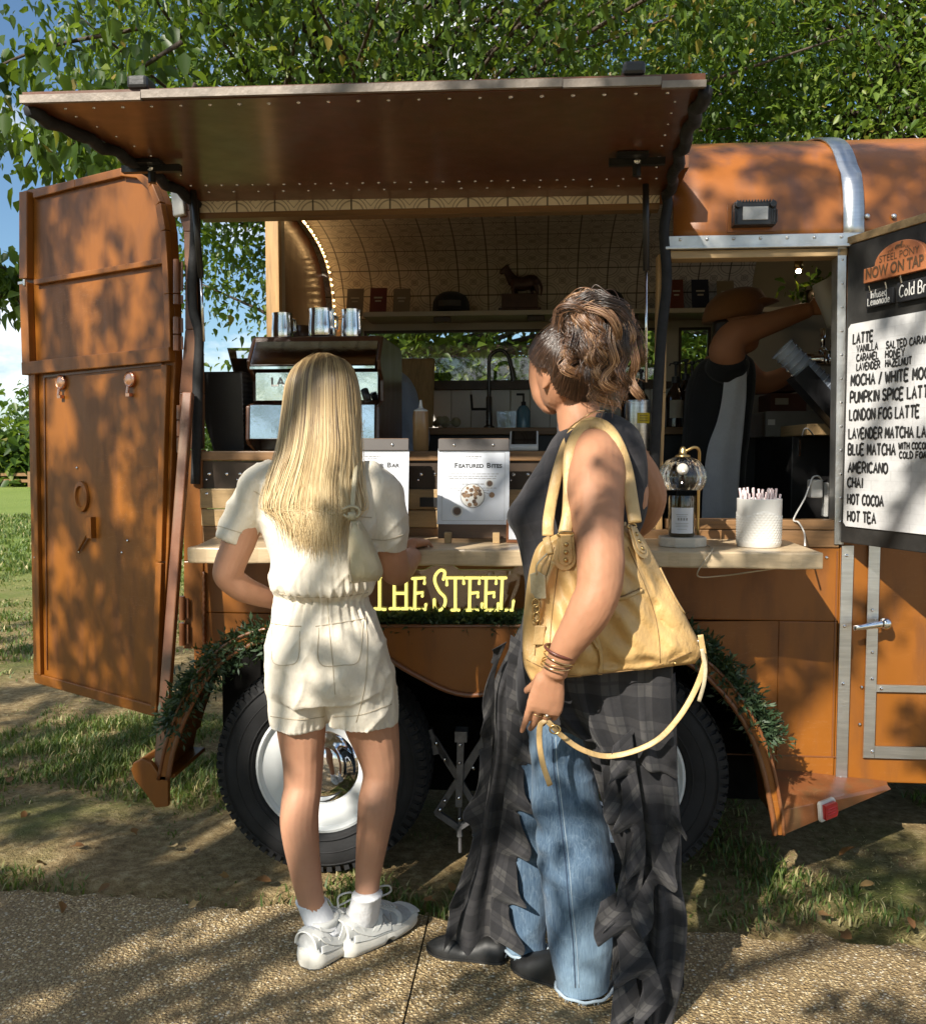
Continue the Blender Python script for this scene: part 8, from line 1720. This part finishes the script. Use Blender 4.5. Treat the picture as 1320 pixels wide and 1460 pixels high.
strapm([(998, 905, TY), (1003, 935, TY), (1003, 950, TY), (990, 985, TY+.0), (968, 1022, TY-.01), (938, 1054, TY-.01), (900, 1072, TY-.01), (862, 1078, TY-.01), (828, 1068, WY-.2), (802, 1050, WY-.22), (788, 1036, WY-.245), (778, 1026, WY-.25)], .0066, 'long_strap', LEATHERS, tt_, .14)
strapm([(778, 1026, WY-.25), (770, 1034, WY-.25), (769, 1060, WY-.245), (774, 1090, WY-.24), (784, 1120, WY-.235)], .0065, 'strap_end', LEATHERS, tt_, .22)
m = MB(); q = at(791, 1040, WY-.25); m.tube([q+Vector((.012*math.cos(a), 0, .010*math.sin(a))) for a in np.linspace(0, 6.283, 17)], .002, 6, cap=False); m.build('strap_ring', BRASS, tt_, smooth=True)
onbag([(842, 882), (850, 912), (855, 945), (853, 972)], .004, .0055, 'leather_pull', LEATHERS, flat=.4); onbag([(838, 886), (842, 906), (850, 925)], .004, .004, 'leather_pull', LEATHERS, flat=.4)
strapm([(1000, 925, TY-.02), (1005, 950, TY-.02), (1003, 975, TY-.02), (996, 1000, TY-.02)], .0045, 'side_pull', CREAML, tt_, .3)
m = MB(); q, nn = bagp(768, 835, .006); u2 = (Vector((0, 0, 1))-nn*nn.z).normalized(); r2_ = u2.cross(nn); m.prism([q+r2_*a*.02+u2*b*.03 for a, b in ((-.9, -1), (.9, -.9), (1, .9), (.2, 1.25), (-.8, 1))], nn*.003); tg = m.build('luggage_tag', CREAML, tt_, bevel=.001)
m = MB(); m.tube([q+u2*.03+nn*.003, q+u2*.055+r2_*.004+nn*.004, bagp(780, 790, .008)[0]], .0022, 6, smooth=4); m.build('tag_cord', CREAML, tg, smooth=True)
m = MB()
for y in (858, 868, 878): c, nn = bagp(763, y, .006); m.tube([c+Vector((.008*math.cos(a), -.002, .010*math.sin(a))) for a in np.linspace(0, 6.283, 13)], .0022, 6, cap=False)
m.build('clasp', BRASS, tt_, smooth=True)
m = MB(); c, nn = bagp(770, 905, .004); m.obox(c, (.012, 0, 0), (0, .004, 0), (.002, 0, .022)); m.build('small_tab', LEATHERS, tt_, bevel=.002)
m = MB(); c, nn = bagp(992, 915, .008); 
for k in range(4): m.tube([c+Vector((.002*k, -.004*k, -.006*k)), c+Vector((.008+.002*k, -.006, -.03-.004*k))], .0025, 6)
m.sphere(c, .007, 8, 6); m.build('zip_puller', STEEL, tt_, smooth=True)
m = MB(); dome(m, bagp(962, 946, .001)[0], .006, bagp(962, 946)[1], 0); m.build('metal_foot', BRASS, tt_, smooth=True)
# ------------------------------------------------------------------ the capped barista in the bay
AY = .92
ba = thing('person', Vector((at(1030, 740, AY).x, AY, ZF)), 'barista in a tan cap and grey apron reaching up to the right inside the trailer', 'person')
m = MB()
chain(m, [(1050, 445, AY, 26, 1.1), (1054, 462, AY, 29, 1.1), (1060, 482, AY, 25, 1.1), (1066, 496, AY, 16, 1.1)], 4); chain(m, [(1082, 466, AY, 5), (1089, 470, AY, 4)], 2, 8); chain(m, [(1045, 480, AY, 17), (1038, 515, AY, 19)], 4)
torso(m, [(1034, 508, AY, 28, .07), (1030, 540, AY, 36, .10), (1024, 620, AY, 38, .11), (1020, 700, AY, 40, .11), (1020, 760, AY, 44, .12), (1020, 820, AY, 46, .12)])
chain(m, [(1038, 512, AY-.12, 24), (1036, 498, AY-.14, 25), (1048, 478, AY-.15, 22), (1075, 468, AY-.15, 18), (1105, 458, AY-.15, 15.5), (1135, 447, AY-.15, 13), (1152, 442, AY-.15, 11)], 5)
hand(m, at(1152, 442, AY-.15), (.95, 0, .25), (0, -1, .2), (0, .2, 1), .95, (.5, .55, .6, .6))
chain(m, [(1050, 520, AY+.14, 20), (1080, 545, AY+.16, 17), (1110, 540, AY+.16, 14), (1140, 520, AY+.15, 11)], 4)
for sx in (-1, 1): chain(m, [(1020+sx*14, 800, AY+.04*sx, 24), (1018+sx*14, 900, AY+.04*sx, 20), (1018+sx*14, 1010, AY+.04*sx, 14)], 4)
voxel(m, .005, 2, 'body', SKIN3, ba)
m = MB(); torso(m, [(1040, 505, AY, 22, .06), (1034, 520, AY, 40, .10), (1026, 560, AY, 48, .12), (1020, 620, AY, 46, .125), (1014, 680, AY, 47, .125), (1010, 740, AY, 50, .13), (1010, 800, AY, 52, .135)]); chain(m, [(1034, 530, AY-.08, 30), (1040, 512, AY-.12, 29)], 3)
voxel(m, .006, 2, 'shirt', BLACKC, ba, lambda c, n: .004*foldnoise(c, (14, 14, 9), 3))
m = MB(); 
for sx in (-1, 1): chain(m, [(1016+sx*15, 790, AY+.04*sx, 30), (1015+sx*15, 900, AY+.04*sx, 26), (1015+sx*15, 1010, AY+.04*sx, 20)], 4)
voxel(m, .008, 2, 'trousers', BLACKC, ba)
drape('apron', [(1033, 512), (1030, 560), (1022, 600), (1008, 640), (1001, 700), (998, 780)], [(1064, 512), (1064, 560), (1060, 610), (1056, 650), (1053, 700), (1051, 780)], (AY-.145, AY-.155), 1.3, .008, APRON, ba, 30, 16, thick=.003)
m = MB(); cc = at(1044, 446, AY); 
Rs = []
for r, h in ((.118, -.03), (.124, 0), (.118, .05), (.09, .085), (.045, .102), (.004, .106)): Rs.append([cc+Vector((r*1.02*math.cos(a)+h*.25, r*.86*math.sin(a), h-.22*r*math.cos(a)*-1*.5)) for a in np.linspace(0, 2*math.pi, 28, endpoint=False)])
m.rings(Rs); cp_ = m.build('cap', CAPC, ba, smooth=True)
m = MB(); m.grid(lambda u, v: cc+Vector((.105*math.cos(lerp(-1.05, 1.05, u))+.085*v*math.cos(lerp(-.9, .9, u)), .095*math.sin(lerp(-1.05, 1.05, u)), .012+.03*v-.012*math.sin(math.pi*u)+.06*0+.055*math.cos(lerp(-1.0, 1.0, u))*.3)), 16, 6); m.build('cap_peak', CAPC, cp_, smooth=True, solid=.006)
m = MB(); chain(m, [(1036, 462, AY+.0, 20, 1.2), (1032, 485, AY, 17, 1.1), (1030, 505, AY, 12, 1.1)], 4); voxel(m, .006, 2, 'hair', DARKHAIR, ba, lambda c, n: .004*foldnoise(c, (40, 40, 20), 3))
# white jug the barista holds up
p = at(1178, 432, AY-.17); jg = thing('white_jug', p-Vector((0, 0, .05)), 'white jug held tilted in the raised hand of the capped barista', 'jug'); d1 = Vector((-.42, 0, .9)).normalized(); a1 = Vector((0, 1, 0)); b1 = d1.cross(a1)
m = MB(); m.rings([[p+Vector((.03, 0, 0))+d1*h+(a1*math.cos(t)+b1*math.sin(t))*r for t in np.linspace(0, 6.283, 24, endpoint=False)] for r, h in ((.05, -.09), (.062, -.08), (.06, .04), (.05, .10), (.045, .10), (.05, .03), (.05, -.07))]); m.build('jug_body', CERAM, jg, smooth=True, ang=45)
# ------------------------------------------------------------------ the worker bent behind the espresso machine
KY = 1.05
wk = thing('person', Vector((at(570, 700, KY).x, KY, ZF)), 'worker in a grey blue shirt bending behind the brown espresso machine', 'person')
m = MB(); chain(m, [(505, 528, KY-.1, 24, 1.1), (500, 548, KY-.1, 26, 1.1), (496, 566, KY-.1, 18, 1.1)], 4); chain(m, [(515, 545, KY-.05, 16), (545, 550, KY, 20)], 3); hand(m, at(505, 628, KY-.15), (-.6, -.2, -.5), (0, 0, 1), (0, -1, 0), .95)
chain(m, [(545, 560, KY-.12, 16), (535, 600, KY-.15, 14), (508, 626, KY-.15, 11)], 4)
for sx in (-1, 1): chain(m, [(575+sx*12, 720, KY+.05*sx, 24), (572+sx*12, 850, KY+.05*sx, 18), (572+sx*12, 960, KY+.05*sx, 13)], 4)
voxel(m, .006, 2, 'body', SKIN3, wk)
m = MB(); torso(m, [(545, 520, KY, 12, .08), (552, 535, KY, 26, .12), (560, 560, KY, 34, .15), (566, 600, KY, 36, .15), (572, 660, KY, 40, .15), (574, 720, KY, 42, .15)]); chain(m, [(548, 545, KY-.12, 21), (545, 585, KY-.16, 19), (541, 612, KY-.17, 16)], 4); chain(m, [(560, 560, KY-.05, 30), (585, 612, KY-.06, 26), (590, 640, KY-.05, 22)], 4)
voxel(m, .006, 2, 'shirt', BLUEC, wk, lambda c, n: .007*foldnoise(c, (13, 13, 7), 3)+.003*foldnoise(c, (30, 30, 16), 4))
m = MB()
for sx in (-1, 1): chain(m, [(575+sx*12, 700, KY+.05*sx, 32), (572+sx*12, 850, KY+.05*sx, 26), (572+sx*12, 955, KY+.05*sx, 20)], 4)
voxel(m, .008, 2, 'trousers', BLACKC, wk)
m = MB(); chain(m, [(508, 518, KY-.09, 22, 1.15), (510, 538, KY-.08, 25, 1.15), (514, 552, KY-.07, 16, 1.1)], 4); voxel(m, .006, 2, 'hair', DARKHAIR, wk, lambda c, n: .004*foldnoise(c, (40, 40, 20), 3))
# ------------------------------------------------------------------ single pieces of a part become parts of their own only where they can be told apart
